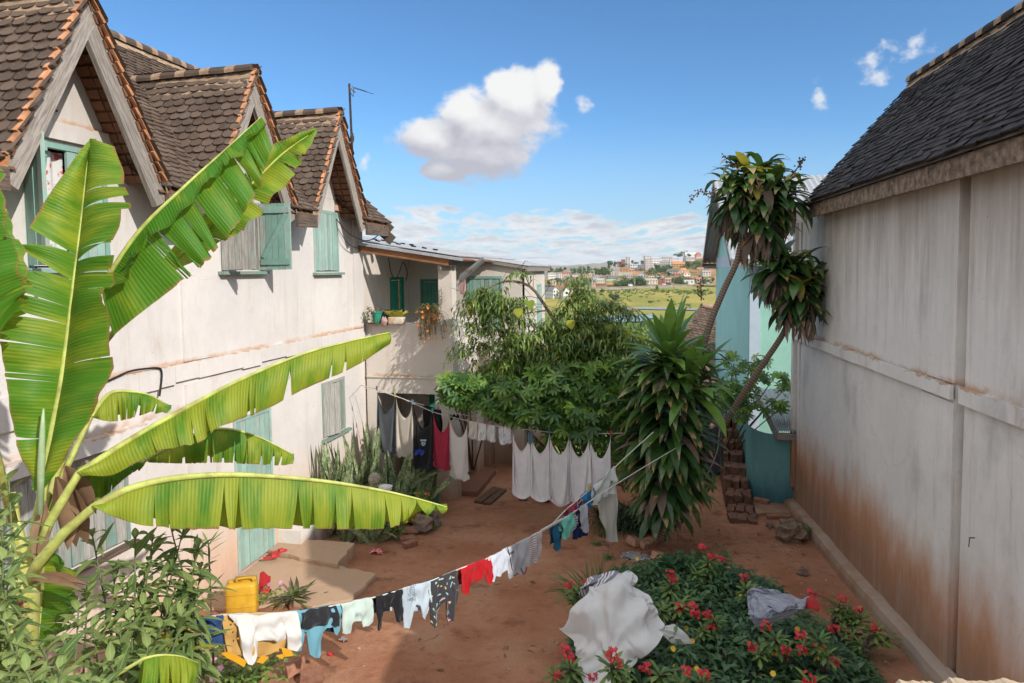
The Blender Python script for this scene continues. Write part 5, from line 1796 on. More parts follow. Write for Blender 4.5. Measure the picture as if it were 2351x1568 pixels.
def far_car(X, lenm, hm, m, label, van, name):
 px, _ = Z(X, 545)
 p = V3(*rowpt(px, 3.0, FZ + 2.05))
 a, b = V3(*rowpt(px - 3, 3.0, FZ + 2.05)), V3(*rowpt(px + 3, 3.0, FZ + 2.05))
 u = unit(b - a)
 v = V3(-u[1], u[0], 0)
 t = thing(name, p, label, 'car' if name == 'car' else name, 'vehicles on the far road')
 L = lenm / 2
 prof = [(-L, 0.35), (-L, 0.85), (-L * 0.95, hm * 0.62), (-L * 0.80, hm), (L * (0.55 if van else 0.25), hm), (L * (0.80 if van else 0.55), hm * 0.60), (L * 0.98, hm * 0.50), (L, 0.35)]
 mb = MB()
 l = [p + u * x + v * 0.85 + V3(0, 0, z) for x, z in prof]
 r = [p + u * x - v * 0.85 + V3(0, 0, z) for x, z in prof]
 n = len(prof)
 mb.poly(r[::-1])
 mb.poly(l)
 for i in range(n):
  j = (i + 1) % n
  mb.poly([r[i], r[j], l[j], l[i]])
 mb.build('body', m, t)
 mb = MB()
 for q in np.linspace(-0.72, 0.42 if van else 0.18, 3):
  mb.obox(p + u * (L * q + 0.1) - v * 0.86 + V3(0, 0, hm * 0.78), u * L * 0.16, v * 0.01, V3(0, 0, hm * 0.13))
 mb.build('side_window', M_GLASS, t)
 for q in (-0.62, 0.62):
  mb = MB()
  c = p + u * L * q - v * 0.80 + V3(0, 0, 0.34)
  mb.tube([c - v * 0.1, c + v * 0.12], 0.34, 12)
  mb.build('wheel', M_TYRE, t)
far_car(1247, 5.0, 2.1, M_CARW, 'white van on the far road', True, 'van')
far_car(1700, 4.4, 1.5, M_CARW, 'white car on the far road left of the dark truck', False, 'car')
far_car(1762, 5.6, 2.3, M_CARD, 'dark truck on the far road', True, 'truck')
far_car(2288, 4.6, 1.5, M_CARW, 'white car at the right end of the far road', False, 'car')
# ================================================================== banana plant
random.seed(21)
def m_banana(t):
 uv = t.xyz(t.uv())
 r = t.attr()
 y = uv[1]
 s1 = t.math('SINE', t.math('MULTIPLY', y, 330.0))
 band = t.noise(t.comb(t.math('MULTIPLY', uv[0], 0.5), t.math('MULTIPLY', y, 7.0), r), 1.0, 5.0, 0.6)
 fine = t.noise(t.comb(t.math('MULTIPLY', uv[0], 0.8), t.math('MULTIPLY', y, 90.0), r), 1.0, 2.0)
 c = t.mix(t.smooth(t.math('ADD', band, t.lin(r, 0.0, 1.0, -0.22, 0.22)), 0.38, 0.68), (0.055, 0.185, 0.012), (0.27, 0.32, 0.026))
 c = t.mix(t.math('MULTIPLY', t.math('MULTIPLY', t.smooth(s1, 0.2, 1.0), t.smooth(t.noise(t.pos(), 7.0, 3.0), 0.3, 0.7)), 0.13), c, (0.030, 0.11, 0.010))
 c = t.mix(t.math('MULTIPLY', t.smooth(fine, 0.5, 0.8), 0.25), c, (0.40, 0.47, 0.09))
 edge = t.math('ADD', uv[0], t.math('MULTIPLY', t.noise(t.pos(), 30.0, 3.0), 0.05))
 edge = t.math('ADD', edge, t.math('MULTIPLY', t.math('SUBTRACT', t.noise(t.pos(), 6.0, 4.0), 0.5), 0.16))
 c = t.mix(t.smooth(edge, 0.97, 1.03), c, (0.26, 0.15, 0.045))
 sp = t.noise(t.pos(), 26.0, 2.0)
 c = t.mix(t.math('MULTIPLY', t.smooth(sp, 0.72, 0.78), 0.5), c, (0.30, 0.20, 0.08))
 nm = t.bump(t.math('ADD', s1, t.math('MULTIPLY', fine, 0.8)), 0.25, 0.004)
 sh = bsdf(t, c, 0.5, nm, spec=0.25)
 return translucent(t, sh, t.mix(0.55, c, (0.40, 0.56, 0.03)), 0.32, nm)
M_BANANA = mat('banana_leaf', m_banana)
M_RIB = plain('banana_midrib', (0.42, 0.46, 0.12), 0.5, 0.18, 13.0, dirt=(0.14, 0.06, 0.025), da=0.55)
def m_bstem(t):
 p = t.pos()
 n = t.noise(t.mul(p, (1, 1, 0.35)), 9.0, 6.0, 0.65)
 n2 = t.noise(t.mul(p, (1, 1, 0.5)), 22.0, 4.0, 0.6)
 c = t.mix(t.smooth(n2, 0.35, 0.65), (0.40, 0.40, 0.075), (0.50, 0.47, 0.20))
 c = t.mix(t.smooth(n, 0.55, 0.63), c, t.mix(n2, (0.10, 0.030, 0.016), (0.22, 0.10, 0.05)))
 return bsdf(t, c, 0.5, t.bump(n, 0.3, 0.01), spec=0.35)
M_BSTEM = mat('banana_stem', m_bstem)
M_DEADLEAF = foliage('dead_leaf', (0.13, 0.070, 0.036), (0.32, 0.20, 0.12), 0.12, rough=0.85)
banana = thing('banana_plant', onz(62, 1420, 0.25) * 0 + np.append(at(62, 1350, 3.75)[:2], 0.25), 'banana plant with huge bright green torn leaves on the left edge', 'plant')
def blade(mid, left, right, tl=(), tr=(), rnd=0.5, arch=0.04, petiole=None, ribr=0.016, wave=0.012, seed=0, nt=64, nc=9):
 """banana leaf: three measured lines (px, py, depth); tears are (position, gap)"""
 rg = random.Random(seed)
 def line(pts):
  return [at(*q) for q in pts]
 M, Lf, Rt = line(mid), line(left), line(right)
 n = nt + 1
 M, Lf, Rt = lerp_path(M, n), lerp_path(Lf, n), lerp_path(Rt, n)
 cum = np.concatenate([[0], np.cumsum([np.linalg.norm(M[i + 1] - M[i]) for i in range(n - 1)])])
 def ev(arr, t):
  x = min(max(t, 0.0), 1.0) * (n - 1)
  k = min(int(x), n - 2)
  return arr[k] + (arr[k + 1] - arr[k]) * (x - k)
 mb = MB()
 for (E, tears, sg) in ((Lf, tl, 1), (Rt, tr, -1)):
  tears = list(tears) + [(rg.uniform(0.15, 0.93), rg.uniform(0.0008, 0.004)) for _ in range(5)]
  cuts = [(0.0, 0.0)] + sorted(tears) + [(1.0, 0.0)]
  for q in range(len(cuts) - 1):
   (a, ga), (b, gb) = cuts[q], cuts[q + 1]
   ta, tb = a, b
   k = max(2, int((tb - ta) * nt))
   off = rg.uniform(-1, 1) * 0.035 if len(cuts) > 2 else 0.0
   rows = []
   for i in range(k + 1):
    f = i / k
    t = ta + (tb - ta) * f
    row = []
    for j in range(nc):
     c = j / (nc - 1)
     # tears open towards the edge
     te = t + (ga * (1 - f) - gb * f) * c ** 0.8
     m_, e_ = ev(M, t), ev(E, te)
     p = m_ + (e_ - m_) * c * (1 + (0.035 * mnoise.noise(Vector((t * 60, seed, sg))) + 0.02 * mnoise.noise(Vector((t * 170, seed, sg)))) * c ** 3)
     nr = np.cross(ev(M, t + 0.02) - ev(M, t - 0.02), e_ - m_)
     nr = unit(nr) * sg
     p = p + nr * (arch * math.sin(math.pi * c * 0.9) + wave * c * math.sin(t * 41 + seed) + off * c * c + 0.010 * c * math.sin(f * math.pi * 2 + seed))
     row.append(mb.vert(p, (c, float(np.interp(t, np.linspace(0, 1, n), cum))), rnd))
    rows.append(row)
   for i in range(k):
    for j in range(nc - 1):
     mb.face((rows[i][j], rows[i + 1][j], rows[i + 1][j + 1], rows[i][j + 1]) if sg > 0 else (rows[i][j], rows[i][j + 1], rows[i + 1][j + 1], rows[i + 1][j]))
 lf = mb.build('leaf', M_BANANA, banana, True)
 mb = MB()
 pts = [at(*q) for q in (petiole or [])][::-1]
 toc = unit(CAM - M[n // 2]) * 0.004
 path = pts + [m_ + toc for m_ in M]
 rad = [ribr * 1.45 * (1 - 0.35 * i / max(1, len(pts))) for i in range(len(pts))] + [ribr * (0.95 - 0.80 * i / (n - 1)) for i in range(n)]
 mb.tube(path, rad, 8, 0.5)
 mb.build('midrib', M_RIB, lf, True)
 return lf
def droop_pair(lower, d=0.28, up=14):
 """the hidden half behind a hanging half"""
 return [(x, y - up, z + d) for (x, y, z) in lower]
# the large upright leaf
blade([(98, 1125, 3.72), (118, 1000, 3.74), (140, 880, 3.78), (156, 760, 3.83), (170, 640, 3.88), (187, 500, 3.95), (206, 318, 4.02)],
      [(88, 1118, 3.72), (36, 1000, 3.66), (14, 870, 3.64), (-2, 730, 3.66), (38, 590, 3.74), (92, 480, 3.82), (196, 318, 3.98)],
      [(112, 1118, 3.72), (206, 975, 3.66), (268, 860, 3.64), (264, 730, 3.68), (262, 630, 3.72), (294, 470, 3.80), (262, 336, 3.92)],
      tl=[(0.52, 0.012), (0.575, 0.004), (0.66, 0.035), (0.735, 0.03)], tr=[(0.62, 0.004), (0.715, 0.035), (0.85, 0.010), (0.885, 0.004)], rnd=0.42, arch=0.05, petiole=[(90, 1180, 3.72), (76, 1290, 3.74)], ribr=0.024, seed=3)
# the long diagonal leaf with one half folded over
m2 = [(231, 660, 3.98), (320, 530, 4.02), (425, 427, 4.1), (510, 350, 4.2), (600, 268, 4.3)]
blade(m2, [(250, 655, 3.85), (324, 572, 3.90), (428, 470, 3.98), (522, 374, 4.08), (614, 290, 4.22)],
      [(262, 770, 4.02), (428, 640, 4.06), (512, 560, 4.12), (585, 450, 4.2), (626, 345, 4.28)],
      tl=[(0.28, 0.03)], tr=[(0.30, 0.035), (0.42, 0.012), (0.50, 0.03), (0.66, 0.004), (0.78, 0.02), (0.9, 0.004)], rnd=0.22, arch=0.03, petiole=[(170, 800, 3.95), (110, 1060, 3.9), (80, 1280, 3.8)], seed=5)
blade([(360, 640, 4.22), (470, 530, 4.28), (570, 430, 4.35), (650, 352, 4.42), (728, 297, 4.5)],
      [(352, 620, 4.2), (455, 505, 4.25), (555, 400, 4.3), (640, 325, 4.38), (722, 291, 4.48)],
      [(385, 650, 4.18), (530, 545, 4.22), (622, 455, 4.3), (690, 378, 4.38), (730, 306, 4.48)], tr=[(0.45, 0.02), (0.7, 0.01)], rnd=0.62, arch=0.02, petiole=[(230, 800, 4.15), (110, 1150, 3.95), (78, 1290, 3.8)], seed=6)
# leaf crossing the middle, only its near half shows
lo = [(190, 1094, 3.70), (262, 1086, 3.74), (352, 1040, 3.80), (440, 1022, 3.86), (520, 976, 3.94), (602, 942, 4.02), (700, 892, 4.14), (802, 848, 4.28), (896, 790, 4.45)]
blade([(182, 1086, 3.72), (250, 1040, 3.78), (335, 988, 3.86), (425, 938, 3.95), (515, 890, 4.02), (610, 846, 4.1), (710, 808, 4.2), (805, 783, 4.32), (895, 763, 4.45)],
      droop_pair(lo, 0.35), lo, tl=[(0.4, 0.02), (0.7, 0.02)], tr=[(0.34, 0.003), (0.44, 0.008), (0.58, 0.004), (0.70, 0.012), (0.86, 0.006)], rnd=0.72, arch=0.03, petiole=[(110, 1205, 3.7), (78, 1290, 3.74)], ribr=0.022, seed=7)
lo = [(225, 1172, 3.62), (300, 1198, 3.66), (400, 1212, 3.72), (520, 1214, 3.78), (640, 1213, 3.86), (760, 1214, 3.96), (875, 1214, 4.06), (945, 1196, 4.16), (1022, 1178, 4.26)]
blade([(218, 1162, 3.64), (300, 1121, 3.70), (400, 1098, 3.76), (520, 1090, 3.84), (640, 1095, 3.92), (760, 1107, 4.02), (870, 1125, 4.12), (950, 1143, 4.2), (1026, 1164, 4.28)],
      droop_pair(lo, 0.30), lo, tl=[(0.3, 0.01), (0.5, 0.01), (0.7, 0.02)], tr=[(0.20, 0.003), (0.37, 0.012), (0.405, 0.008), (0.545, 0.014), (0.58, 0.006), (0.675, 0.008), (0.765, 0.008), (0.825, 0.012), (0.885, 0.05), (0.955, 0.03)], rnd=0.68, arch=0.025,
      petiole=[(150, 1220, 3.62), (90, 1290, 3.68), (62, 1345, 3.74)], ribr=0.024, seed=8)
lo = [(210, 958, 4.2), (255, 968, 4.24), (300, 960, 4.3), (345, 948, 4.36), (388, 944, 4.4)]
blade([(206, 962, 4.2), (250, 905, 4.26), (300, 899, 4.33), (350, 910, 4.4), (392, 938, 4.46)], droop_pair(lo, 0.25), lo, tr=[(0.35, 0.03), (0.6, 0.05), (0.8, 0.03)], rnd=0.60, arch=0.02, petiole=[(150, 1080, 4.0), (85, 1280, 3.8)], seed=9)
lo = [(342, 1062, 4.30), (425, 1064, 4.38), (505, 1062, 4.46), (590, 1066, 4.55), (670, 1068, 4.64)]
blade([(335, 1055, 4.30), (420, 1008, 4.4), (505, 984, 4.5), (590, 1002, 4.6), (674, 1044, 4.7)], droop_pair(lo, 0.25), lo,
      tr=[(0.25, 0.02), (0.42, 0.012), (0.52, 0.01), (0.60, 0.012), (0.68, 0.02), (0.78, 0.012), (0.86, 0.02)], rnd=0.55, arch=0.02, petiole=[(220, 1130, 4.1), (90, 1300, 3.85)], seed=10)
# leaves at the left edge
blade([(-40, 880, 3.35), (-38, 700, 3.35), (-30, 520, 3.4), (-4, 360, 3.45)], [(-60, 860, 3.5), (-90, 700, 3.5), (-80, 520, 3.5), (-10, 360, 3.5)],
      [(40, 690, 3.3), (56, 640, 3.28), (26, 500, 3.32), (6, 362, 3.42)], rnd=0.15, arch=0.05, petiole=[(-20, 1000, 3.4), (30, 1200, 3.6)], seed=11)
blade([(-30, 760, 3.6), (0, 640, 3.62), (14, 480, 3.66)], [(-70, 760, 3.6), (-30, 620, 3.6), (8, 480, 3.66)], [(60, 720, 3.58), (62, 640, 3.6), (20, 486, 3.66)], rnd=0.5, arch=0.03, seed=12)
# low leaves
blade([(96, 1262, 3.92), (98, 1330, 3.95), (94, 1400, 3.98), (86, 1490, 4.0)], [(80, 1262, 3.95), (62, 1330, 4.0), (58, 1400, 4.0), (80, 1488, 4.0)],
      [(140, 1292, 3.88), (166, 1350, 3.88), (168, 1410, 3.9), (100, 1492, 3.98)], rnd=0.35, arch=0.03, seed=13)
lo = [(318, 1600, 3.1), (352, 1612, 3.12), (385, 1606, 3.15), (420, 1600, 3.2), (446, 1560, 3.25)]
blade([(330, 1512, 3.2), (360, 1505, 3.24), (390, 1504, 3.28), (420, 1508, 3.32), (455, 1522, 3.36)], droop_pair(lo, 0.2), lo, tr=[(0.46, 0.02)], rnd=0.5, arch=0.02, petiole=[(250, 1560, 3.2), (120, 1640, 3.5)], ribr=0.008, seed=14)
blade([(170, 1110, 4.0), (230, 1068, 4.1), (280, 1050, 4.2), (330, 1064, 4.28)], [(165, 1120, 4.1), (225, 1100, 4.2), (280, 1090, 4.3), (328, 1070, 4.3)], [(175, 1150, 3.95), (230, 1145, 4.05), (285, 1100, 4.15), (330, 1070, 4.26)], rnd=0.2, arch=0.02, seed=15)
mb = MB()
st = [at(70, 1270, 3.76), at(62, 1320, 3.76), at(52, 1400, 3.78), at(38, 1500, 3.8), at(28, 1600, 3.82)]
end = st[-1].copy()
end[2] = gz(end[0], end[1]) - 0.05
mb.tube(lerp_path(st + [(st[-1] + end) / 2, end], 26), [0.045 + 0.055 * min(1, i / 12) for i in range(26)], 12, 0.5)
for (a, b, w) in (((66, 1300), (40, 1190), 0.03), ((78, 1300), (96, 1200), 0.026), ((60, 1340), (30, 1130), 0.032), ((70, 1330), (20, 1230), 0.028)):
 mb.tube(lerp_path([at(a[0], a[1], 3.74), at((a[0] + b[0]) / 2 - 4, (a[1] + b[1]) / 2, 3.72), at(b[0], b[1], 3.72)], 8), [w, w, w * 0.9, w * 0.85, w * 0.8, w * 0.7, w * 0.6, w * 0.4], 8, 0.5)
mb.build('pseudostem', M_BSTEM, banana, True)
mb = MB()
mb.tube([at(92, 1180, 3.62), at(95, 1060, 3.62), at(98, 980, 3.62), at(100, 938, 3.62)], [0.016, 0.018, 0.013, 0.004], 8, 0.5)
mb.build('rolled_leaf', plain('rolled_leaf_green', (0.30, 0.40, 0.22), 0.5, 0.15), banana, True)
for (a, dr, L, W) in (((130, 1095, 3.78), (0.3, 0.1, -1), 0.42, 0.16), ((150, 1070, 3.82), (0.5, 0.1, -0.8), 0.32, 0.12), ((105, 1150, 3.7), (-0.2, 0, -1), 0.4, 0.10), ((70, 1330, 3.68), (0.9, 0.2, 0.25), 0.32, 0.05),
        ((60, 1480, 3.7), (0.2, 0.0, -1), 0.45, 0.16), ((45, 1420, 3.68), (-0.3, 0.0, -1), 0.4, 0.12)):
 mb = MB()
 p = at(*a)
 for k in range(3):
  mb.leaf(p, np.array(dr) + V3(random.uniform(-.2, .2), random.uniform(-.2, .2), 0), (random.uniform(-.4, .4), -1, 0.3), L, W, 0.7, random.uniform(-0.6, 0.6), 7, random.random())
 mb.build('dead_leaf', M_DEADLEAF, banana, True)
# ================================================================== leafy shrubs at the lower left
M_SHRUB = foliage('shrub_leaf', (0.070, 0.135, 0.036), (0.205, 0.270, 0.080), 0.22, vein=(0.30, 0.35, 0.17), rough=0.6)
M_SHRUBY = foliage('yellowing_shrub_leaf', (0.30, 0.30, 0.04), (0.44, 0.38, 0.05), 0.25, vein=(0.24, 0.30, 0.06), rough=0.6)
M_STEMG = plain('green_stem', (0.16, 0.20, 0.09), 0.7, 0.2)
M_STEMB = plain('brown_twig', (0.16, 0.10, 0.06), 0.8, 0.25)
LPROF = ((0, 0.15), (0.18, 0.62), (0.40, 1.0), (0.65, 0.80), (0.85, 0.40), (1.0, 0.03))
def shrub(base, heads, label, seed, L=0.215, W=0.043, n=20, m=M_SHRUB, group=None, name='shrub'):
 rg = random.Random(seed)
 t = thing(name, base, label, 'shrub', group)
 sm, lm, ym = MB(), MB(), MB()
 for (px, py, d) in heads:
  top = at(px, py, d)
  b = np.array(base, float) + V3(rg.uniform(-.25, .25), rg.uniform(-.2, .2), 0)
  mid = b * 0.45 + top * 0.55 + V3(rg.uniform(-.2, .2), rg.uniform(-.15, .15), 0.05)
  path = lerp_path([b, mid, top], 14)
  sm.tube(path, [0.013 - 0.009 * i / 13 for i in range(14)], 6)
  for k in range(n + 22):
   f = 1.0 - (k / (n + 22)) ** 1.25 * 0.62
   x = f * 13
   i = min(int(x), 12)
   p = path[i] + (path[i + 1] - path[i]) * (x - i)
   a = k * 2.4 + rg.uniform(-.3, .3)
   el = rg.uniform(0.5, 1.0) * (1.0 if k < 7 else 0.0) + rg.uniform(-0.25, 0.35)
   dr = (math.cos(a), math.sin(a), el)
   ll = L * rg.uniform(0.7, 1.2) * (0.5 if k < 5 else 1.0)
   q = rg.random()
   (ym if (q < 0.15 and k > 14) else lm).leaf(p, dr, (rg.uniform(-.2, .2), rg.uniform(-.2, .2), 1), ll, W * rg.uniform(0.8, 1.15), rg.uniform(0.15, 0.95), rg.uniform(0.15, 0.5), 5, q if k >= 5 else 0.9 + 0.1 * q, 0, LPROF)
 sm.build('stem', M_STEMG, t)
 lm.build('leaves', m, t, True)
 if ym.f:
  ym.build('yellow_leaves', M_SHRUBY, t, True)
 return t
def gp(px, py, d):
 p = at(px, py, d)
 p[2] = gz(p[0], p[1])
 return p
shrub(gp(330, 1500, 4.3), [(212, 1228, 4.0), (310, 1233, 4.1), (385, 1180, 4.2), (424, 1201, 4.2), (458, 1250, 4.25), (385, 1285, 4.2), (462, 1300, 4.3), (200, 1346, 3.9), (280, 1336, 4.0), (400, 1340, 4.2), (345, 1290, 4.1), (330, 1390, 4.0), (260, 1300, 4.1), (440, 1370, 4.3), (350, 1240, 4.2)],
      'tall leafy green shrub with long soft leaves under the lowest banana leaf', 1)
shrub(gp(250, 1560, 3.6), [(420, 1412, 3.9), (342, 1486, 3.6), (275, 1452, 3.6), (215, 1440, 3.6), (300, 1420, 3.7), (250, 1520, 3.4), (330, 1540, 3.4), (180, 1400, 3.7), (370, 1440, 3.7)],
      'leafy green shrub in front of the grey jeans on the washing line', 2)
shrub(gp(10, 1560, 3.1), [(6, 1206, 3.2), (8, 1283, 3.1), (18, 1340, 3.1), (15, 1426, 3.0), (-10, 1130, 3.3), (40, 1480, 3.0), (-15, 1380, 3.0), (20, 1100, 3.35)], 'leafy green shrub at the left edge beside the banana stem', 3, 0.19)
shrub(gp(120, 1700, 2.9), [(142, 1536, 2.9), (92, 1480, 3.0), (200, 1560, 2.9), (60, 1540, 2.8), (20, 1530, 2.8), (240, 1590, 2.8), (150, 1470, 3.2)], 'leafy green shrub along the bottom left corner', 4, 0.19)
# seed-pod stalk beside the shrub
t = thing('seed_stalk', gp(482, 1440, 4.9), 'thin dark stalk with narrow seed pods left of the pale teal door', 'plant')
mb, lm = MB(), MB()
path = lerp_path([gp(486, 1440, 4.9), at(482, 1330, 4.9), at(478, 1240, 4.9)], 20)
mb.tube(path, [0.011 - 0.008 * i / 19 for i in range(20)], 6)
mb.build('stem', M_STEMB, t)
for i in range(26):
 p = path[min(19, 3 + int(i * 0.62))]
 a = i * 2.4
 lm.leaf(p, (math.cos(a), math.sin(a), 0.6), (0, 0, 1), 0.14, 0.018, 0.1, 0.3, 3, random.random())
lm.build('foliage', M_SHRUB, t)
# ================================================================== snake plants
def m_snake(t):
 uv = t.xyz(t.uv())
 r = t.attr()
 n = t.noise(t.comb(t.math('MULTIPLY', uv[0], 1.2), t.math('MULTIPLY', uv[1], 13.0), t.math('MULTIPLY', r, 30.0)), 1.6, 3.0, 0.6, 1.0)
 c = t.mix(t.smooth(n, 0.42, 0.58), (0.075, 0.125, 0.055), (0.28, 0.32, 0.17))
 e = t.math('ABSOLUTE', t.math('SUBTRACT', uv[0], 0.5))
 c = t.mix(t.smooth(e, 0.44, 0.5), c, (0.30, 0.30, 0.12))
 return bsdf(t, c, 0.5, None, spec=0.35)
M_SNAKE = mat('snake_plant_leaf', m_snake)
SP = ((0, 0.55), (0.3, 0.95), (0.6, 1.0), (0.85, 0.6), (1.0, 0.02))
def snake(base, r0, r1, n, h, label, seed):
 rg = random.Random(seed)
 t = thing('snake_plant', (base[0], base[1], gz(base[0], base[1])), label, 'plant', 'snake plants along the wall')
 mb = MB()
 for i in range(n):
  x, y = base[0] + rg.uniform(-r0, r0), base[1] + rg.uniform(-r1, r1)
  p = V3(x, y, gz(x, y) - 0.02)
  if rg.random() < 0.25:
   d = (rg.uniform(-.7, .9), rg.uniform(-.8, .3), 1)
   dp = rg.uniform(0.2, 0.8)
  else:
   d = (rg.uniform(-.22, .25), rg.uniform(-.25, .2), 1)
   dp = rg.uniform(-0.05, 0.15)
  mb.leaf(p, d, (rg.uniform(-1, 1), -1, 0.1), h * rg.uniform(0.55, 1.25), rg.uniform(0.085, 0.125), dp, rg.uniform(0.2, 0.6), 7, rg.random(), 0, SP)
 mb.build('leaves', M_SNAKE, t, True)
snake((-5.55, 10.75), 0.22, 0.40, 52, 1.35, 'tall mottled snake plant clump nearest the low whitewashed plinth', 1)
snake((-5.35, 11.55), 0.30, 0.40, 60, 1.50, 'tallest snake plant clump under the half open lower window', 2)
snake((-4.85, 10.45), 0.42, 0.26, 56, 0.80, 'short snake plants along the edge of the upper cement step', 3)
snake((-4.95, 11.35), 0.38, 0.40, 48, 1.15, 'snake plant clump in the middle of the flower bed', 4)
snake((-4.60, 12.1), 0.30, 0.36, 38, 1.20, 'snake plant clump beside the porch opening', 5)
# leafy flower plants of the same bed
M_BEDLEAF = foliage('bed_plant_leaf', (0.060, 0.135, 0.030), (0.22, 0.30, 0.060), 0.25, rough=0.5)
M_REDF = foliage('red_petal', (0.55, 0.030, 0.030), (0.70, 0.055, 0.070), 0.15, rough=0.6)
M_YELF = foliage('yellow_petal', (0.72, 0.40, 0.03), (0.80, 0.52, 0.06), 0.15, rough=0.6)
M_PINKF = foliage('pink_petal', (0.60, 0.22, 0.42), (0.75, 0.36, 0.58), 0.2, rough=0.6)
M_ORAF = foliage('orange_petal', (0.70, 0.17, 0.03), (0.75, 0.28, 0.06), 0.15, rough=0.6)
def bushy(name, base, rx, ry, h, n, L, W, m, label, cat, seed, flowers=None, group=None, droop=0.5, stems=True, parent=None):
 rg = random.Random(seed)
 t = thing(name, base, label, cat, group)
 lm, sm = MB(), MB()
 fm = MB()
 ns = max(3, n // 14)
 for i in range(ns):
  a = rg.uniform(0, 6.28)
  q = rg.uniform(0.2, 1.0) ** 0.5
  top = V3(base[0] + math.cos(a) * rx * q, base[1] + math.sin(a) * ry * q, base[2] + h * rg.uniform(0.55, 1.0) * (1.15 - 0.4 * q))
  path = lerp_path([np.array(base, float) + V3(math.cos(a) * rx * 0.15, math.sin(a) * ry * 0.15, 0), (np.array(base) + top) / 2 + V3(0, 0, h * 0.1), top], 7)
  sm.tube(path, [0.006 - 0.004 * k / 6 for k in range(7)], 5)
  for k in range(n // ns):
   p = path[min(6, 2 + int(rg.random() * 5))] + V3(rg.uniform(-.02, .02), rg.uniform(-.02, .02), 0)
   b = rg.uniform(0, 6.28)
   lm.leaf(p, (math.cos(b), math.sin(b), rg.uniform(-0.1, 0.8)), (rg.uniform(-.3, .3), rg.uniform(-.3, .3), 1), L * rg.uniform(0.6, 1.2), W * rg.uniform(0.7, 1.2), droop * rg.uniform(0.5, 1.5), 0.25, 3, rg.random())
  if flowers and rg.random() < flowers[1]:
   for k in range(rg.randint(1, 3)):
    fm = MB()
    flower(fm, top + V3(rg.uniform(-.03, .03), rg.uniform(-.03, .03), 0.02 + rg.uniform(0, .03)), flowers[2], rg)
    fm.build('flower', flowers[0], t)
 sm.build('stem', M_STEMG, t)
 lm.build('leaves', m, t, True)
 return t
def flower(mb, p, s, rg, n=5, facing=None):
 f = unit(facing if facing is not None else (rg.uniform(-.5, .5), -0.7, rg.uniform(0.4, 1)))
 a = unit(np.cross(f, V3(0.3, 0.2, 1)))
 b = np.cross(f, a)
 for k in range(n):
  q = 6.283 * k / n + rg.uniform(-.1, .1)
  d = a * math.cos(q) + b * math.sin(q)
  e = np.cross(f, d)
  r = rg.random()
  mb.poly([p, p + d * s * 0.6 + e * s * 0.42 + f * s * 0.1, p + d * s + f * s * 0.12, p + d * s * 0.6 - e * s * 0.42 + f * s * 0.1], None, r)
bushy('flower_plant', (-4.35, 11.3, gz(-4.35, 11.3)), 0.38, 0.35, 0.75, 240, 0.11, 0.05, M_BEDLEAF, 'bright green leafy plant with small red flowers beside the teal bucket', 'plant', 3, (M_REDF, 0.35, 0.02))
bushy('flower_plant', (-4.95, 10.9, gz(-4.95, 10.9)), 0.40, 0.35, 0.55, 130, 0.26, 0.03, M_BEDLEAF, 'long bladed grassy plant among the snake plants', 'plant', 4, None, droop=1.1)
bushy('flower_plant', (-4.28, 10.45, gz(-4.2, 10.5)), 0.24, 0.24, 0.40, 120, 0.09, 0.05, M_BEDLEAF, 'round-leaved plant behind the small yellow tub', 'plant', 5, None)
bushy('flower_plant', (-5.15, 7.75, gz(-5.2, 7.8)), 0.55, 0.22, 0.30, 220, 0.07, 0.03, M_BEDLEAF, 'low periwinkle with pink flowers in front of the yellow jerrycan', 'plant', 6, (M_PINKF, 0.45, 0.03))
p = onz(545, 1555, 0.25)
bushy('flower_plant', (p[0], p[1], gz(p[0], p[1])), 0.75, 0.45, 0.45, 620, 0.09, 0.04, M_BEDLEAF, 'leafy periwinkle with pink flowers under the white quilted baby suit', 'plant', 7, (M_PINKF, 0.25, 0.035))
t = bushy('boat_lily', (-4.72, 7.95, gz(-4.7, 8.0)), 0.08, 0.08, 0.12, 40, 0.34, 0.055, foliage('boat_lily_leaf', (0.055, 0.045, 0.030), (0.11, 0.15, 0.035), 0.15, tip=(0.12, 0.05, 0.06)), 'purple and green blade-leaved plant right of the yellow jerrycan', 'plant', 8, None, droop=0.35)
M_WEED = foliage('weed_leaf', (0.05, 0.10, 0.025), (0.13, 0.19, 0.05), 0.2)
for i, (px, py, r, h, lb) in enumerate(((1410, 1268, 0.14, 0.10, 'small green weed left of the ash patch'), (1395, 1212, 0.18, 0.15, 'small weed at the foot of the hanging floral trousers'), (1375, 1232, 0.10, 0.07, 'tiny weed left of the floral trousers'),
        (2085 / 1.0, 1500, 0.12, 0.08, 'tiny weed beside the kerb of the right house'), (1862, 1215, 0.16, 0.36, 'green weed growing against the kerb behind the big rock'),
        (2052, 1376, 0.10, 0.07, 'tiny weed on the bare soil by the kerb'), (995, 1195, 0.16, 0.12, 'small weed at the foot of the porch pillar'), (735, 1372, 0.05, 0.06, 'tiny weed at the edge of the lower cement step'))):
 p = onz(px, py, 0.05)
 bushy('weed', (p[0], p[1], gz(p[0], p[1])), r, r, h, 50, 0.10, 0.018, M_WEED, lb, 'plant', 40 + i, None, droop=0.9)
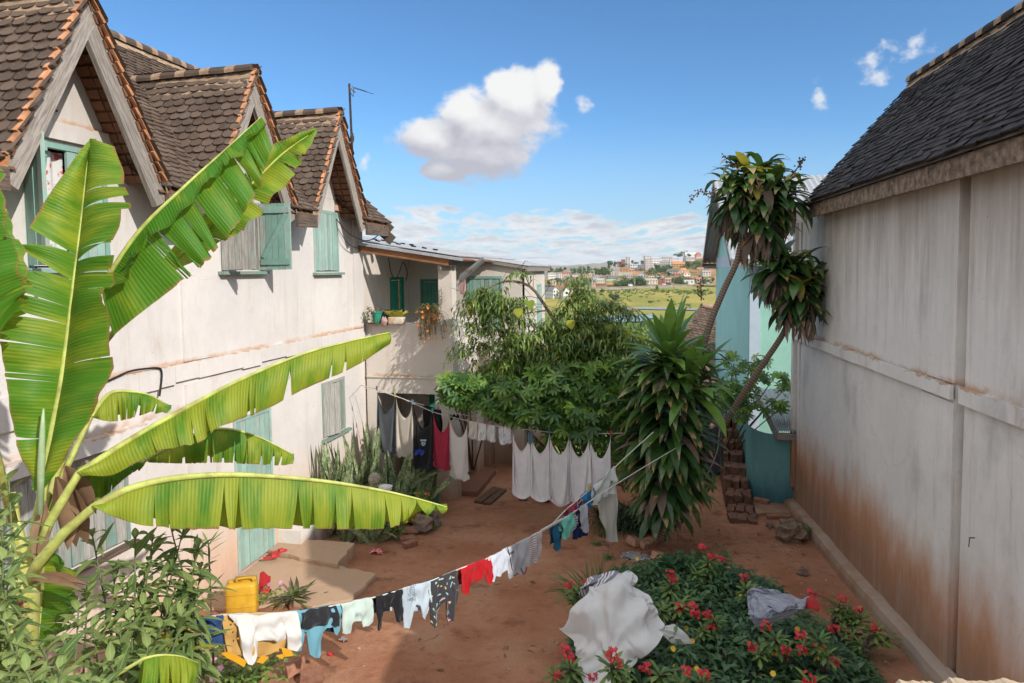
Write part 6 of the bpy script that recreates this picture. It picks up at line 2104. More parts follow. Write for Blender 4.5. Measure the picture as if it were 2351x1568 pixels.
# ================================================================== peach tree
M_PEACH = foliage('peach_leaf', (0.036, 0.088, 0.016), (0.19, 0.26, 0.050), 0.24, rough=0.38, vein=(0.16, 0.22, 0.06), spec=0.5)
M_PEACHDRY = foliage('dry_peach_leaf', (0.20, 0.12, 0.05), (0.34, 0.25, 0.08), 0.15, rough=0.8)
pb = onz(1340, 1035, -0.3)
peach = thing('peach_tree', (pb[0], pb[1], gz(pb[0], pb[1])), 'peach tree with drooping narrow leaves in front of the annex', 'tree')
limbs = [[(1340, 1035, 12.6), (1335, 900, 12.6), (1320, 810, 12.6)],
        [(1320, 810, 12.6), (1258, 712, 12.7), (1216, 657, 12.7), (1160, 646, 12.8), (1110, 668, 12.7), (1080, 690, 12.6)],
        [(1320, 810, 12.6), (1330, 740, 12.5), (1326, 680, 12.5), (1312, 630, 12.4)],
        [(1320, 810, 12.6), (1370, 760, 12.4), (1425, 762, 12.2)],
        [(1300, 830, 12.6), (1230, 800, 12.5), (1160, 790, 12.5), (1110, 800, 12.6)],
        [(1300, 870, 12.6), (1220, 905, 12.6), (1150, 880, 12.7), (1085, 830, 12.8)],
        [(1258, 712, 12.7), (1210, 720, 12.5), (1150, 740, 12.4)], [(1216, 657, 12.7), (1205, 630, 12.6), (1198, 612, 12.6)], [(1345, 790, 12.5), (1300, 760, 12.2), (1240, 770, 12.2)]]
mb = MB()
for k, l in enumerate(limbs):
 path = lerp_path([at(*q) for q in l], 16)
 r0 = (0.055, 0.038, 0.024, 0.022, 0.026, 0.024, 0.018, 0.012, 0.018)[k]
 mb.tube(path, [r0 * (1 - 0.75 * i / 15) for i in range(16)], 7)
rg = random.Random(4)
for i in range(70):                                     # bare twigs
 l = rg.choice(limbs[1:])
 q = lerp_path([at(*z) for z in l], 12)[rg.randint(2, 11)]
 e = q + V3(rg.uniform(-.5, .5), rg.uniform(-.3, .3), rg.uniform(-.35, .35))
 mb.tube(lerp_path([q, (q + e) / 2 + V3(0, 0, 0.06), e], 5), [0.007, 0.006, 0.005, 0.004, 0.003], 5)
mb.build('trunk', M_BARK, peach)
def sprays(blobs, lm, dm, rg, dens, L, W, nl, dry=0.02, tw=0.32, droop=1.1, sm=None):
 for (px, py, rx, ry, d) in blobs:
  n = int(rx * ry * dens)
  for i in range(n):
   while True:
    a, b, c = rg.uniform(-1, 1), rg.uniform(-1, 1), rg.uniform(-1, 1)
    if a * a + b * b + c * c < 1:
     break
   p = at(px + a * rx, py + b * ry, d + c * rx * d / F * 0.8)
   h = rg.uniform(0, 6.28)
   path = lerp_path([p, p + V3(math.cos(h) * tw * 0.5, math.sin(h) * tw * 0.5, 0.05), p + V3(math.cos(h) * tw, math.sin(h) * tw, -tw * 0.35)], 6)
   if sm is not None:
    sm.tube(path, [0.004, 0.004, 0.003, 0.003, 0.002, 0.002], 4)
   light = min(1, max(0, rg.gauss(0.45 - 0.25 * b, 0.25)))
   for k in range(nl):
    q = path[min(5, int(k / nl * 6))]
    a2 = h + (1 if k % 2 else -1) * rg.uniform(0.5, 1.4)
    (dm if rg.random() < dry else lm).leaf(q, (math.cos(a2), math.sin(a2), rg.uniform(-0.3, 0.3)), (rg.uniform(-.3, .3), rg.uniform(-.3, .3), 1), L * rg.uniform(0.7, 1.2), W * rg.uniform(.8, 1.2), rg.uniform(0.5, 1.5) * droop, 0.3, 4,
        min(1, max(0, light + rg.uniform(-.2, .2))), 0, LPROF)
lm, dm = MB(), MB()
PB = [(1100, 690, 36, 42, 12.6), (1150, 700, 40, 40, 12.5), (1200, 634, 13, 14, 12.6), (1182, 715, 34, 30, 12.5), (1262, 762, 46, 32, 12.4), (1322, 660, 22, 34, 12.4), (1330, 710, 38, 40, 12.3),
      (1350, 770, 70, 48, 12.2), (1250, 800, 90, 48, 12.3), (1160, 775, 50, 36, 12.5), (1405, 775, 34, 40, 12.2), (1300, 830, 80, 40, 12.3), (1110, 855, 34, 26, 12.6), (1190, 840, 60, 30, 12.4), (1390, 830, 50, 40, 12.2), (1440, 790, 28, 28, 12.0), (1095, 745, 26, 26, 12.6), (1075, 800, 22, 30, 12.7), (1420, 720, 26, 24, 12.2), (1380, 700, 22, 22, 12.2)]
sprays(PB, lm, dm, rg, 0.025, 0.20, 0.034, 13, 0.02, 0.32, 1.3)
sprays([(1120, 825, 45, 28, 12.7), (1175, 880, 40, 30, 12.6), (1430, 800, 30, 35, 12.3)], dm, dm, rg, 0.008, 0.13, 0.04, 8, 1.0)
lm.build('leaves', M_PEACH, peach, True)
dm.build('dry_leaves', M_PEACHDRY, peach, True)
# ================================================================== cassava bushes
M_CASS = foliage('cassava_leaf', (0.034, 0.102, 0.026), (0.16, 0.275, 0.055), 0.26, rough=0.45, spec=0.45)
M_CASSY = foliage('young_cassava_leaf', (0.13, 0.26, 0.030), (0.24, 0.36, 0.040), 0.3, rough=0.45)
OV = ((0, 0.10), (0.3, 0.6), (0.62, 1.0), (0.85, 0.6), (1.0, 0.05))
def palmate(mb, p, nrm, s, rg, n=7, r=None):
 nrm = unit(nrm)
 a = unit(np.cross(nrm, V3(rg.uniform(-1, 1), rg.uniform(-1, 1), 0.1)))
 b = np.cross(nrm, a)
 r = rg.random() if r is None else r
 for k in range(n):
  q = (k - (n - 1) / 2) * 0.80
  d = a * math.cos(q) + b * math.sin(q)
  mb.leaf(p, d + nrm * 0.12, nrm, s * (1.0 - 0.10 * abs(k - (n - 1) / 2)), s * 0.30, 0.55, 0.14, 4, min(1, max(0, r + rg.uniform(-.12, .12))), 0, OV)
def cassava(base, blobs, dens, s, label, seed, group='cassava bushes'):
 rg = random.Random(seed)
 t = thing('cassava_bush', base, label, 'shrub', group)
 lm, ym, sm = MB(), MB(), MB()
 for (px, py, rx, ry, d) in blobs:
  n = int(rx * ry * dens)
  c = at(px, py, d)
  b0 = np.array(base, float)
  path = lerp_path([b0, (b0 + c) / 2 + V3(0, 0.1, 0.1), c], 8)
  sm.tube(path, [0.022 - 0.014 * i / 7 for i in range(8)], 6)
  for i in range(n):
   while True:
    a, b, e = rg.uniform(-1, 1), rg.uniform(-1, 1), rg.uniform(-1, 1)
    if 0.2 < a * a + b * b + e * e < 1:
     break
   p = at(px + a * rx, py + b * ry, d + e * rx * d / F)
   if i % 3 == 0:
    sm.tube([c + (p - c) * 0.3, (c + (p - c) * 0.7) + V3(0, 0, 0.03), p], [0.005, 0.004, 0.003], 4)
   nr = unit(V3(rg.uniform(-.5, .7), rg.uniform(-.9, .2), rg.uniform(0.3, 1.0)))
   (ym if rg.random() < 0.13 + 0.12 * (b < -0.5) else lm).r  # noqa
   palmate(ym if rg.random() < (0.22 if b < -0.3 else 0.07) else lm, p, nr, s * rg.uniform(0.65, 1.15), rg, rg.choice((5, 6, 7, 7)))
 sm.build('stem', M_STEMB, t)
 lm.build('leaves', M_CASS, t, True)
 if ym.f:
  ym.build('young_leaves', M_CASSY, t, True)
def gpz(px, py):
 p = onz(px, py, -0.2)
 return (p[0], p[1], gz(p[0], p[1]))
cassava(gpz(1085, 1085), [(1045, 885, 42, 32, 12.25), (1075, 905, 36, 36, 12.2), (1035, 910, 26, 22, 12.2), (1130, 935, 34, 18, 12.1)], 0.042, 0.20, 'cassava bush in front of the porch pillar, beside the hanging shirts', 1)
cassava(gpz(1330, 1120), [(1200, 905, 60, 50, 11.9), (1290, 900, 70, 55, 11.8), (1370, 890, 60, 60, 11.7), (1240, 950, 70, 30, 11.8), (1330, 955, 80, 36, 11.7), (1420, 930, 36, 50, 11.5), (1165, 950, 46, 22, 12.0), (1290, 860, 80, 40, 12.0), (1110, 900, 36, 34, 12.3), (1150, 860, 40, 30, 12.4), (1420, 860, 40, 50, 11.7), (1330, 990, 90, 30, 11.9)],
  0.036, 0.21, 'large dark green cassava thicket above the white sheets', 2)
cassava(gpz(1650, 1080), [(1685, 835, 30, 26, 13.4), (1745, 840, 30, 26, 13.6), (1775, 870, 36, 16, 13.5), (1800, 895, 26, 16, 13.4), (1675, 905, 36, 44, 13.2), (1718, 900, 34, 30, 13.1), (1762, 932, 46, 13, 13.2), (1702, 950, 30, 20, 13.0), (1795, 935, 24, 12, 13.2)], 0.034, 0.17,
  'cassava bush climbing over the iron roof of the turquoise shed', 3)
cassava(gpz(1475, 1130), [(1445, 1000, 45, 60, 11.6), (1480, 940, 40, 60, 11.9), (1450, 1080, 40, 50, 11.4), (1620, 1080, 36, 50, 12.0), (1600, 1000, 40, 60, 12.2)], 0.026, 0.19, 'dark cassava bush behind the big dracaena', 4)
rg = random.Random(91)
t = thing('hedge', (-0.8, 16.2, -0.4), 'dense dark undergrowth closing the far end of the yard behind the cassava', 'hedge')
mb = MB()
for i in range(46):
 x = rg.uniform(-3.0, 1.5)
 leafcloud(mb, (x, rg.uniform(15.6, 16.8), rg.uniform(-0.4, 1.5)), 0.55, 0.5, 0.5, 60, 0.10, rg.random() * 1e6, 4)
mb.build('leaves', M_CASS, t)
# vine with pale heart leaves in the peach tree
mb = MB()
rg = random.Random(33)
t = thing('vine', tuple(at(1250, 790, 12.0)), 'vine with large pale yellow green heart leaves through the peach tree', 'vine')
sm = MB()
pts = [at(*q) for q in ((1440, 770, 11.9), (1350, 740, 12.0), (1250, 700, 12.2), (1180, 705, 12.2), (1150, 740, 12.2))]
sm.tube(lerp_path(pts, 24), 0.006, 5)
sm.build('stem', M_STEMG, t)
HEART = ((0, 0.75), (0.15, 1.0), (0.4, 0.95), (0.7, 0.6), (1.0, 0.03))
for (px, py) in ((1190, 708), (1216, 690), (1310, 735), (1395, 745), (1440, 755), (1470, 770)):
 mb.leaf(at(px, py, 11.95), (rg.uniform(-.3, .3), 0, -1), (0, -1, 0.3), 0.17, 0.17, 0.1, 0.1, 4, rg.random(), 0, HEART)
mb.build('leaves', foliage('vine_leaf', (0.16, 0.25, 0.035), (0.46, 0.47, 0.06), 0.3), t, True)
# ================================================================== dracaenas
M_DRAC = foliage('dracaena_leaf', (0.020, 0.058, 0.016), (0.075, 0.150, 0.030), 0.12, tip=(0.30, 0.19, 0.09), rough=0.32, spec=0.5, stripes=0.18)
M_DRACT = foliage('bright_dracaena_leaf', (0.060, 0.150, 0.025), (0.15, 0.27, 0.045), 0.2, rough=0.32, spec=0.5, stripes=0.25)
M_DRACY = foliage('yellow_dracaena_leaf', (0.26, 0.26, 0.035), (0.42, 0.36, 0.05), 0.2, tip=(0.30, 0.17, 0.08), rough=0.4)
M_DRACD = foliage('dead_dracaena_leaf', (0.12, 0.085, 0.065), (0.27, 0.195, 0.15), 0.1, rough=0.85)
M_DSTEM = mat('ringed_stem', lambda t: bsdf(t, t.mix(t.smooth(t.math('SINE', t.math('MULTIPLY', t.xyz(t.uv())[1], 130.0)), -0.2, 0.8), (0.14, 0.10, 0.075), (0.25, 0.185, 0.14)), 0.85))
DP = ((0, 0.35), (0.2, 0.72), (0.5, 1.0), (0.75, 0.78), (0.92, 0.3), (1.0, 0.02))
db = onz(1512, 1238, 0.0)
drac = thing('dracaena', (db[0], db[1], gz(db[0], db[1])), 'large dark dracaena bush with long strap leaves in the middle of the yard', 'plant')
rg = random.Random(17)
lm, tm, dm = MB(), MB(), MB()
def rosette(c, n, L, W, mb, e0, e1, dr, rg, back=0.5, axis=(0, 0, 1)):
 for i in range(n):
  f = i / n
  a = i * 2.39996 + rg.uniform(-.2, .2)
  el = e0 + (e1 - e0) * f + rg.uniform(-.1, .1)
  d = (math.cos(a) * math.cos(el), math.sin(a) * math.cos(el), math.sin(el))
  mb.leaf(np.array(c) + V3(0, 0, -0.25 * f), d, (-d[0] * math.sin(el), -d[1] * math.sin(el), math.cos(el)), L * rg.uniform(0.75, 1.1), W * rg.uniform(0.8, 1.1), dr * rg.uniform(0.6, 1.3) * (0.4 + f), 0.3, 8, rg.random(), 0, DP)
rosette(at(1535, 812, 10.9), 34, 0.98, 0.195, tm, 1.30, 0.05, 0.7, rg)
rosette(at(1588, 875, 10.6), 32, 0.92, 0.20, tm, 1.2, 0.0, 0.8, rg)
rosette(at(1535, 850, 10.9), 30, 0.86, 0.17, lm, 0.5, 0.0, 0.9, rg)
axis = lerp_path([at(1538, 840, 11.0), at(1536, 900, 11.0), at(1534, 1000, 11.0), at(1535, 1080, 11.0), at(1525, 1150, 11.0)], 40)
for i in range(560):
 f = rg.random() ** 0.9
 p = axis[min(39, int(f * 40))] + V3(rg.uniform(-.10, .10), rg.uniform(-.10, .10), 0)
 a = rg.uniform(0, 6.283)
 el = 0.60 - 0.70 * f + rg.uniform(-.25, .25)
 d = (math.cos(a) * math.cos(el), math.sin(a) * math.cos(el), math.sin(el))
 k = 1.0 - 0.42 * max(0, f - 0.35)
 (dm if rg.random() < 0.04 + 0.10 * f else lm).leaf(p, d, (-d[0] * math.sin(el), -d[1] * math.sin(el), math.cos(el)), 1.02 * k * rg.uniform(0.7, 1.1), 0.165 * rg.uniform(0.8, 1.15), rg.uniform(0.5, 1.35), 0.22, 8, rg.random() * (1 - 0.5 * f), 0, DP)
for i in range(40):
 p = axis[rg.randint(30, 39)] + V3(rg.uniform(-.15, .15), rg.uniform(-.15, .15), rg.uniform(-0.4, 0))
 a = rg.uniform(0, 6.283)
 (dm if i % 2 else lm).leaf(p, (math.cos(a) * .5, math.sin(a) * .5, -0.7), (math.cos(a), math.sin(a), 0.5), rg.uniform(0.3, 0.55), 0.07, 0.3, 0.3, 5, rg.random() * 0.5, 0, DP)
lm.build('leaves', M_DRAC, drac, True)
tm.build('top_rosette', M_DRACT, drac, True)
dm.build('dead_leaves', M_DRACD, drac, True)
mb = MB()
for (a, b, r) in (((1512, 1242, 11.0), (1530, 1000, 11.0), 0.075), ((1505, 1236, 11.05), (1545, 950, 11.1), 0.05), ((1522, 1240, 10.95), (1570, 950, 10.9), 0.055)):
 mb.tube(lerp_path([at(*a), (at(*a) + at(*b)) / 2 + V3(0.04, 0, 0), at(*b)], 14), [r * 1.1] + [r] * 13, 9, 0.5)
mb.build('trunk', M_DSTEM, drac, True)
def tree_dracaena(stem, forks, crown, label, seed, nl, nd, L, spread, sky=True):
 rg = random.Random(seed)
 b = at(*stem[0])
 t = thing('leaning_dracaena', (b[0], b[1], gz(b[0], b[1])), label, 'plant')
 mb = MB()
 path = lerp_path([at(*q) for q in stem], 40)
 mb.tube(path, [0.062 - 0.018 * i / 39 for i in range(40)], 10, 0.5)
 for f in forks:
  mb.tube(lerp_path([at(*q) for q in f], 12), [0.04 - 0.012 * i / 11 for i in range(12)], 8, 0.5)
 mb.build('trunk', M_DSTEM, t, True)
 lm, ym, dm, bm = MB(), MB(), MB(), MB()
 for (px, py, d, rx, up) in crown:
  c = at(px, py, d)
  k = rx * d / F
  for i in range(int(nl * rx / 60)):
   f = rg.random()
   p = c + V3(rg.uniform(-.35, .35) * k, rg.uniform(-.35, .35) * k, (0.45 - 0.9 * f) * k * up)
   a = rg.uniform(0, 6.283)
   el = 0.95 - 1.7 * f + rg.uniform(-.3, .3)
   dr = (math.cos(a) * math.cos(el), math.sin(a) * math.cos(el), math.sin(el))
   m = lm
   if rg.random() < (0.10 if f < 0.45 else 0.05):
    m = ym
   if f > 0.5 and rg.random() < 0.10:
    m = dm
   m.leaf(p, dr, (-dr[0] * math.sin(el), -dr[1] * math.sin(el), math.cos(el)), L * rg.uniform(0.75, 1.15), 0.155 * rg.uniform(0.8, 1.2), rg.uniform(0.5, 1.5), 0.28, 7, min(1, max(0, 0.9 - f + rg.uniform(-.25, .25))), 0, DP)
  for i in range(int(nd * rx / 60)):
   p = c + V3(rg.uniform(-.55, .55) * k, rg.uniform(-.55, .55) * k, -rg.uniform(0.35, 1.05) * k * up)
   dm.leaf(p, (rg.uniform(-.25, .25), rg.uniform(-.25, .25), -1), (rg.uniform(-1, 1), -1, 0), L * rg.uniform(0.4, 0.8), 0.045 * rg.uniform(0.6, 1.4), 0.1, rg.uniform(0.4, 1.0), 5, rg.random(), 0, DP)
 lm.build('leaves', M_DRAC, t, True)
 ym.build('yellow_leaves', M_DRACY, t, True)
 dm.build('dead_leaves', M_DRACD, t, True)
 return t
td = tree_dracaena([(1560, 1200, 11.6), (1592, 900, 11.5), (1625, 760, 11.4), (1660, 670, 11.4), (1690, 605, 11.3), (1700, 560, 11.3)],
        [[(1690, 605, 11.3), (1720, 570, 11.3), (1770, 500, 11.3)], [(1700, 560, 11.3), (1712, 480, 11.3)]],
        [(1735, 425, 11.3, 78, 0.9), (1690, 450, 11.3, 52, 1.0), (1790, 450, 11.3, 56, 1.0), (1745, 500, 11.2, 66, 1.0)], 'taller leaning dracaena with a drooping crown against the sky', 5, 96, 64, 0.62, 1)
# fruit stalks
for l in ([(1660, 430, 11.2), (1625, 445, 11.1), (1605, 440, 11.1), (1585, 462, 11.1)], [(1700, 395, 11.2), (1680, 372, 11.2), (1662, 360, 11.2)], [(1815, 405, 11.2), (1835, 380, 11.2), (1842, 366, 11.2)], [(1735, 400, 10.9), (1742, 425, 10.75), (1748, 445, 10.7)], [(1610, 690, 11.2), (1608, 640, 11.2), (1606, 600, 11.2)][:2]):
 mb = MB()
 path = lerp_path([at(*q) for q in l], 16)
 mb.tube(path, [0.012 - 0.006 * i / 15 for i in range(16)], 5)
 for i in range(34):
  p = path[rg.randint(3, 15)] + V3(rg.uniform(-.05, .05), rg.uniform(-.05, .05), rg.uniform(-.05, .05))
  mb.lathe(p, [(0.004, -0.014), (0.014, -0.006), (0.014, 0.006), (0.004, 0.014)], 6)
 mb.build('fruit_stalk', M_STEMB, td)
tree_dracaena([(1590, 1150, 12.0), (1640, 1010, 12.0), (1668, 965, 11.9), (1735, 860, 11.7), (1800, 762, 11.5), (1815, 700, 11.4)], [],
        [(1812, 625, 11.3, 62, 0.9), (1775, 620, 11.3, 44, 0.9), (1855, 650, 11.3, 48, 0.9), (1830, 680, 11.2, 54, 1.1)], 'lower leaning dracaena whose crown touches the grey house wall', 6, 88, 56, 0.56, 0)
# dark grass clump
rg = random.Random(41)
p = onz(1440, 1195, 0.0)
t = thing('grass_clump', (p[0], p[1], gz(p[0], p[1])), 'dark green clump of arching strap grass left of the dracaena trunk', 'plant')
mb = MB()
for i in range(380):
 a = rg.uniform(0, 6.283)
 q = V3(p[0] + rg.uniform(-.38, .45), p[1] + rg.uniform(-.2, .35), gz(p[0], p[1]))
 mb.leaf(q, (math.cos(a) * .6, math.sin(a) * .6 - 0.1, 1), (rg.uniform(-1, 1), -1, 0.4), rg.uniform(0.5, 0.95), 0.026, rg.uniform(0.9, 2.0), 0.3, 6, rg.random(), 0, ((0, 0.7), (0.5, 1), (1, 0.05)))
mb.build('leaves', foliage('dark_grass_blade', (0.014, 0.036, 0.012), (0.050, 0.090, 0.026), 0.12, rough=0.5), t, True)
# ================================================================== ground cover and crown of thorns
random.seed(77)
M_COVER = foliage('ground_cover_leaf', (0.022, 0.072, 0.032), (0.085, 0.165, 0.062), 0.18, rough=0.42, spec=0.45)
cv = [onz(px, py, 0.15) for (px, py) in ((1345, 1345), (1420, 1285), (1520, 1262), (1610, 1262), (1700, 1285), (1790, 1330), (1850, 1395), (1930, 1440), (1985, 1490), (2040, 1600), (1900, 1800), (1400, 1800), (1290, 1560), (1310, 1450))]
cv = [np.array(q[:2]) for q in cv]
cc = np.mean(cv, axis=0)
def in_poly(p):
 s = False
 j = len(cv) - 1
 for i in range(len(cv)):
  if (cv[i][1] > p[1]) != (cv[j][1] > p[1]) and p[0] < (cv[j][0] - cv[i][0]) * (p[1] - cv[i][1]) / (cv[j][1] - cv[i][1]) + cv[i][0]:
   s = not s
  j = i
 return s
def edge_dist(p):
 e = 9.0
 for i in range(len(cv)):
  a, b = cv[i], cv[(i + 1) % len(cv)]
  t = min(1, max(0, ((p - a) @ (b - a)) / ((b - a) @ (b - a))))
  e = min(e, np.linalg.norm(p - a - (b - a) * t))
 return e
def cover_h(p):
 e = edge_dist(p)
 return (min(0.52, 0.08 + 0.55 * e) + max(0.0, 0.55 * mnoise.noise(Vector((p[0] * 4.3, p[1] * 4.3, 5))) - 0.10) * min(1, e * 3)) * (0.85 + 0.35 * mnoise.noise(Vector((p[0] * 1.9, p[1] * 1.9, 0))))
lo_, hi_ = np.min(cv, axis=0), np.max(cv, axis=0)
mb, fm = MB(), MB()
k = 0
while k < 2300:
 p = lo_ + (hi_ - lo_) * np.array([random.random(), random.random()])
 if not in_poly(p) or p[1] < 4.6:
  continue
 h = cover_h(p)
 k += 1
 top = V3(p[0], p[1], gz(p[0], p[1]) + h * random.uniform(0.55, 1.0))
 r = random.random()
 a0 = random.uniform(0, 6.28)
 for j in range(7):
  a = a0 + j * 2.4
  el = 0.7 - 0.18 * j + random.uniform(-.2, .2)
  mb.leaf(top - V3(0, 0, 0.02 * j), (math.cos(a), math.sin(a), el), (0, 0, 1), random.uniform(0.08, 0.15), random.uniform(0.036, 0.06), random.uniform(0.3, 0.9), 0.3, 2, min(1, max(0, r + random.uniform(-.3, .3))))
 if k % 70 == 0:
  flower(fm, top + V3(0, 0, 0.05), 0.03, random, 9)
tag(mb.build('ground_cover', M_COVER, None, True), kind='stuff')
tag(fm.build('cover_flowers', M_YELF), kind='stuff')
M_EUST = plain('thorny_stem', (0.085, 0.065, 0.055), 0.9, 0.3, 30.0)
M_EULF = foliage('thorn_plant_leaf', (0.050, 0.120, 0.030), (0.17, 0.25, 0.060), 0.2, vein=(0.22, 0.28, 0.12), rough=0.5)
M_EURED = foliage('thorn_plant_flower', (0.50, 0.018, 0.030), (0.68, 0.045, 0.070), 0.12, rough=0.5)
EL = ((0, 0.2), (0.35, 0.55), (0.68, 1.0), (0.88, 0.85), (1.0, 0.12))
EU = [((1600, 1330), (1625, 1293, 0.62), [(1613, 1257), (1635, 1277), (1653, 1284)], 'thorn plant with red flowers at the back of the bed, under the tall dracaena trunk'),
      ((1560, 1380), (1541, 1343, 0.66), [(1540, 1316), (1546, 1332)], 'thorn plant with a red flower cluster right of the white sheet top'),
      ((1560, 1470), (1563, 1388, 0.86), [(1563, 1396), (1595, 1408), (1590, 1392)], 'sunlit thorn plant with orange red flowers in front of the sheet corner'),
      ((1640, 1480), (1640, 1425, 0.62), [(1625, 1409), (1632, 1443)], 'thorn plant with two red clusters in the middle of the green bed'),
      ((1740, 1400), (1712, 1352, 0.66), [(1708, 1324)], 'small thorn plant left of the grey cloth'),
      ((1790, 1540), (1782, 1468, 0.74), [(1757, 1436), (1798, 1503), (1729, 1483), (1805, 1490)], 'thorn plant with many red clusters below the grey cloth'),
      ((1890, 1560), (1880, 1470, 0.72), [(1838, 1458), (1840, 1491), (1880, 1486), (1918, 1518)], 'thorn plant with wide green leaves right of the grey cloth'),
      ((1925, 1460), (1926, 1392, 0.46), [(1933, 1375), (1865, 1362)], 'thorny upright stem with a red cluster on top near the kerb'),
      ((1960, 1470), (1975, 1420, 0.42), [(1972, 1398)], 'thorny stem leaning right with one red cluster'),
      ((1950, 1540), (2008, 1450, 0.42), [(2012, 1440), (1913, 1443)], 'rightmost thorn plant leaning towards the kerb'),
      ((1330, 1420), (1325, 1362, 0.70), [(1305, 1342), (1345, 1341)], 'thorn plant with red flowers left of the white sheet'),
      ((1400, 1590), (1405, 1528, 0.95), [(1405, 1498), (1413, 1515)], 'thorn plant with red buds in front of the sheet'),
      ((1500, 1620), (1515, 1548, 0.72), [(1480, 1533), (1573, 1541)], 'thorn plant with red flowers at the bottom of the sheet'),
      ((1600, 1640), (1610, 1565, 0.68), [(1615, 1548)], 'thorn plant at the bottom edge in the middle of the bed'),
      ((1320, 1600), (1310, 1535, 0.55), [(1283, 1551), (1298, 1491), (1305, 1508), (1363, 1558)], 'thorn plant at the bottom left of the bed'),
      ((1840, 1640), (1862, 1575, 0.70), [(1857, 1556)], 'thorn plant at the bottom edge right of the grey cloth')]
rg = random.Random(50)
for (b, hd, fl, lb) in EU:
 head = onz(hd[0], hd[1], hd[2])
 base = onz(b[0], b[1], 0.1)
 base = V3(base[0] * 0.35 + head[0] * 0.65, base[1] * 0.35 + head[1] * 0.65, 0)
 base[2] = gz(base[0], base[1])
 t = thing('thorn_plant', base, lb, 'plant', 'crown of thorns plants')
 sm, lm = MB(), MB()
 path = lerp_path([base, (base + head) / 2 + V3(rg.uniform(-.08, .08), rg.uniform(-.05, .05), 0.04), head], 18)
 sm.tube(path, [0.020 - 0.004 * i / 17 for i in range(18)], 7)
 for i in range(90):
  q = path[rg.randint(0, 16)]
  a = rg.uniform(0, 6.28)
  d = V3(math.cos(a), math.sin(a), rg.uniform(-.2, .4))
  sm.poly([q + d * 0.012 + V3(0, 0, 0.004), q + d * 0.012 - V3(0, 0, 0.004), q + d * 0.05])
 for i in range(24):
  a = i * 2.4
  f = i / 24
  el = 0.9 - 1.2 * f
  d = (math.cos(a) * math.cos(el), math.sin(a) * math.cos(el), math.sin(el))
  lm.leaf(head - V3(0, 0, 0.07 * f), d, (-d[0] * math.sin(el), -d[1] * math.sin(el), math.cos(el)), rg.uniform(0.11, 0.19), rg.uniform(0.036, 0.052), rg.uniform(0.2, 0.8), 0.2, 4, rg.random(), 0, EL)
 for q in range(3):
  h2 = head + V3(rg.uniform(-.20, .20), rg.uniform(-.15, .15), rg.uniform(-0.22, -0.05))
  h2[2] = max(h2[2], gz(h2[0], h2[1]) + 0.12)
  sm.tube(lerp_path([path[6], (path[8] + h2) / 2 - V3(0, 0, 0.02), h2], 8), [0.015 - 0.004 * i / 7 for i in range(8)], 6)
  for i in range(15):
   a = i * 2.4 + q
   el = 0.9 - 1.2 * i / 15
   d = (math.cos(a) * math.cos(el), math.sin(a) * math.cos(el), math.sin(el))
   lm.leaf(h2 - V3(0, 0, 0.05 * i / 15), d, (-d[0] * math.sin(el), -d[1] * math.sin(el), math.cos(el)), rg.uniform(0.08, 0.16), rg.uniform(0.03, 0.048), rg.uniform(0.2, 0.9), 0.2, 4, rg.random(), 0, EL)
 for (px, py) in fl:
  dd = float((head - CAM) @ FWD)
  c = at(px, py, dd - 0.05 + rg.uniform(-.08, .05))
  fm = MB()
  sm.tube([head, (head + c) / 2 + V3(0, 0, 0.02), c], [0.005, 0.004, 0.003], 5)
  for k in range(13):
   o = V3(rg.uniform(-1, 1), rg.uniform(-.6, .6), rg.uniform(-.8, .8)) * 0.048
   flower(fm, c + o, 0.021, rg, 4, unit(o) + V3(0.1, -0.9, 0.7))
   flower(fm, c + o, 0.013, rg, 3, unit(o) + V3(0.1, -0.9, 0.7))
  fm.build('flower_cluster', M_EURED, t)
 sm.build('stem', M_EUST, t)
 lm.build('leaves', M_EULF, t, True)
# spiky grass beside the sheet
p = onz(1335, 1370, 0.1)
t = thing('grass_clump', (p[0], p[1], gz(p[0], p[1])), 'thin spiky grass clump left of the striped cloth', 'plant')
mb = MB()
for i in range(60):
 a = rg.uniform(0, 6.283)
 mb.leaf(V3(p[0] + 0.2 + rg.uniform(-.1, .1), p[1] + rg.uniform(-.1, .1), gz(p[0], p[1])), (math.cos(a) * .8 - .3, math.sin(a) * .6, 1), (rg.uniform(-1, 1), -1, 0.4), rg.uniform(0.5, 0.85), 0.022, rg.uniform(0.3, 0.9), 0.3, 5, rg.random(), 0, ((0, 0.7), (0.5, 1), (1, 0.05)))
mb.build('leaves', M_WEED, t)
# ================================================================== washing lines
random.seed(61)
M_ROPE = plain('white_rope', (0.62, 0.59, 0.55), 0.9, 0.15, 60.0)
UP_D = [(838, 12.9), (1500, 11.0)]
def dlin(px, a, b):
 t = (px - a[0]) / (b[0] - a[0])
 return 1.0 / ((1 - t) / a[1] + t / b[1])
def upd(px):
 return dlin(px, *UP_D)
def lowd(px):
 return dlin(px, (450, 4.4), (1660, 11.8))
LOWP = [(385, 1425), (430, 1421), (520, 1412), (600, 1409), (680, 1404), (775, 1389), (860, 1371), (920, 1354), (985, 1335), (1050, 1308), (1126, 1279), (1168, 1257), (1211, 1236), (1241, 1220), (1300, 1187), (1420, 1108), (1560, 1024), (1655, 970)]
UPP = [(834, 886), (866, 893), (907, 908), (947, 925), (993, 945), (1032, 956), (1074, 966), (1118, 975), (1174, 983), (1218, 987), (1261, 992), (1306, 995), (1353, 996), (1402, 995), (1500, 992)]
BKP = [(834, 890), (870, 897), (930, 917), (1000, 938), (1080, 955), (1160, 968), (1260, 978)]
B2P = [(1262, 1210), (1300, 1170), (1355, 1124), (1400, 1084), (1440, 1046), (1500, 992)]
def py_on(pts, px):
 return float(np.interp(px, [q[0] for q in pts], [q[1] for q in pts]))
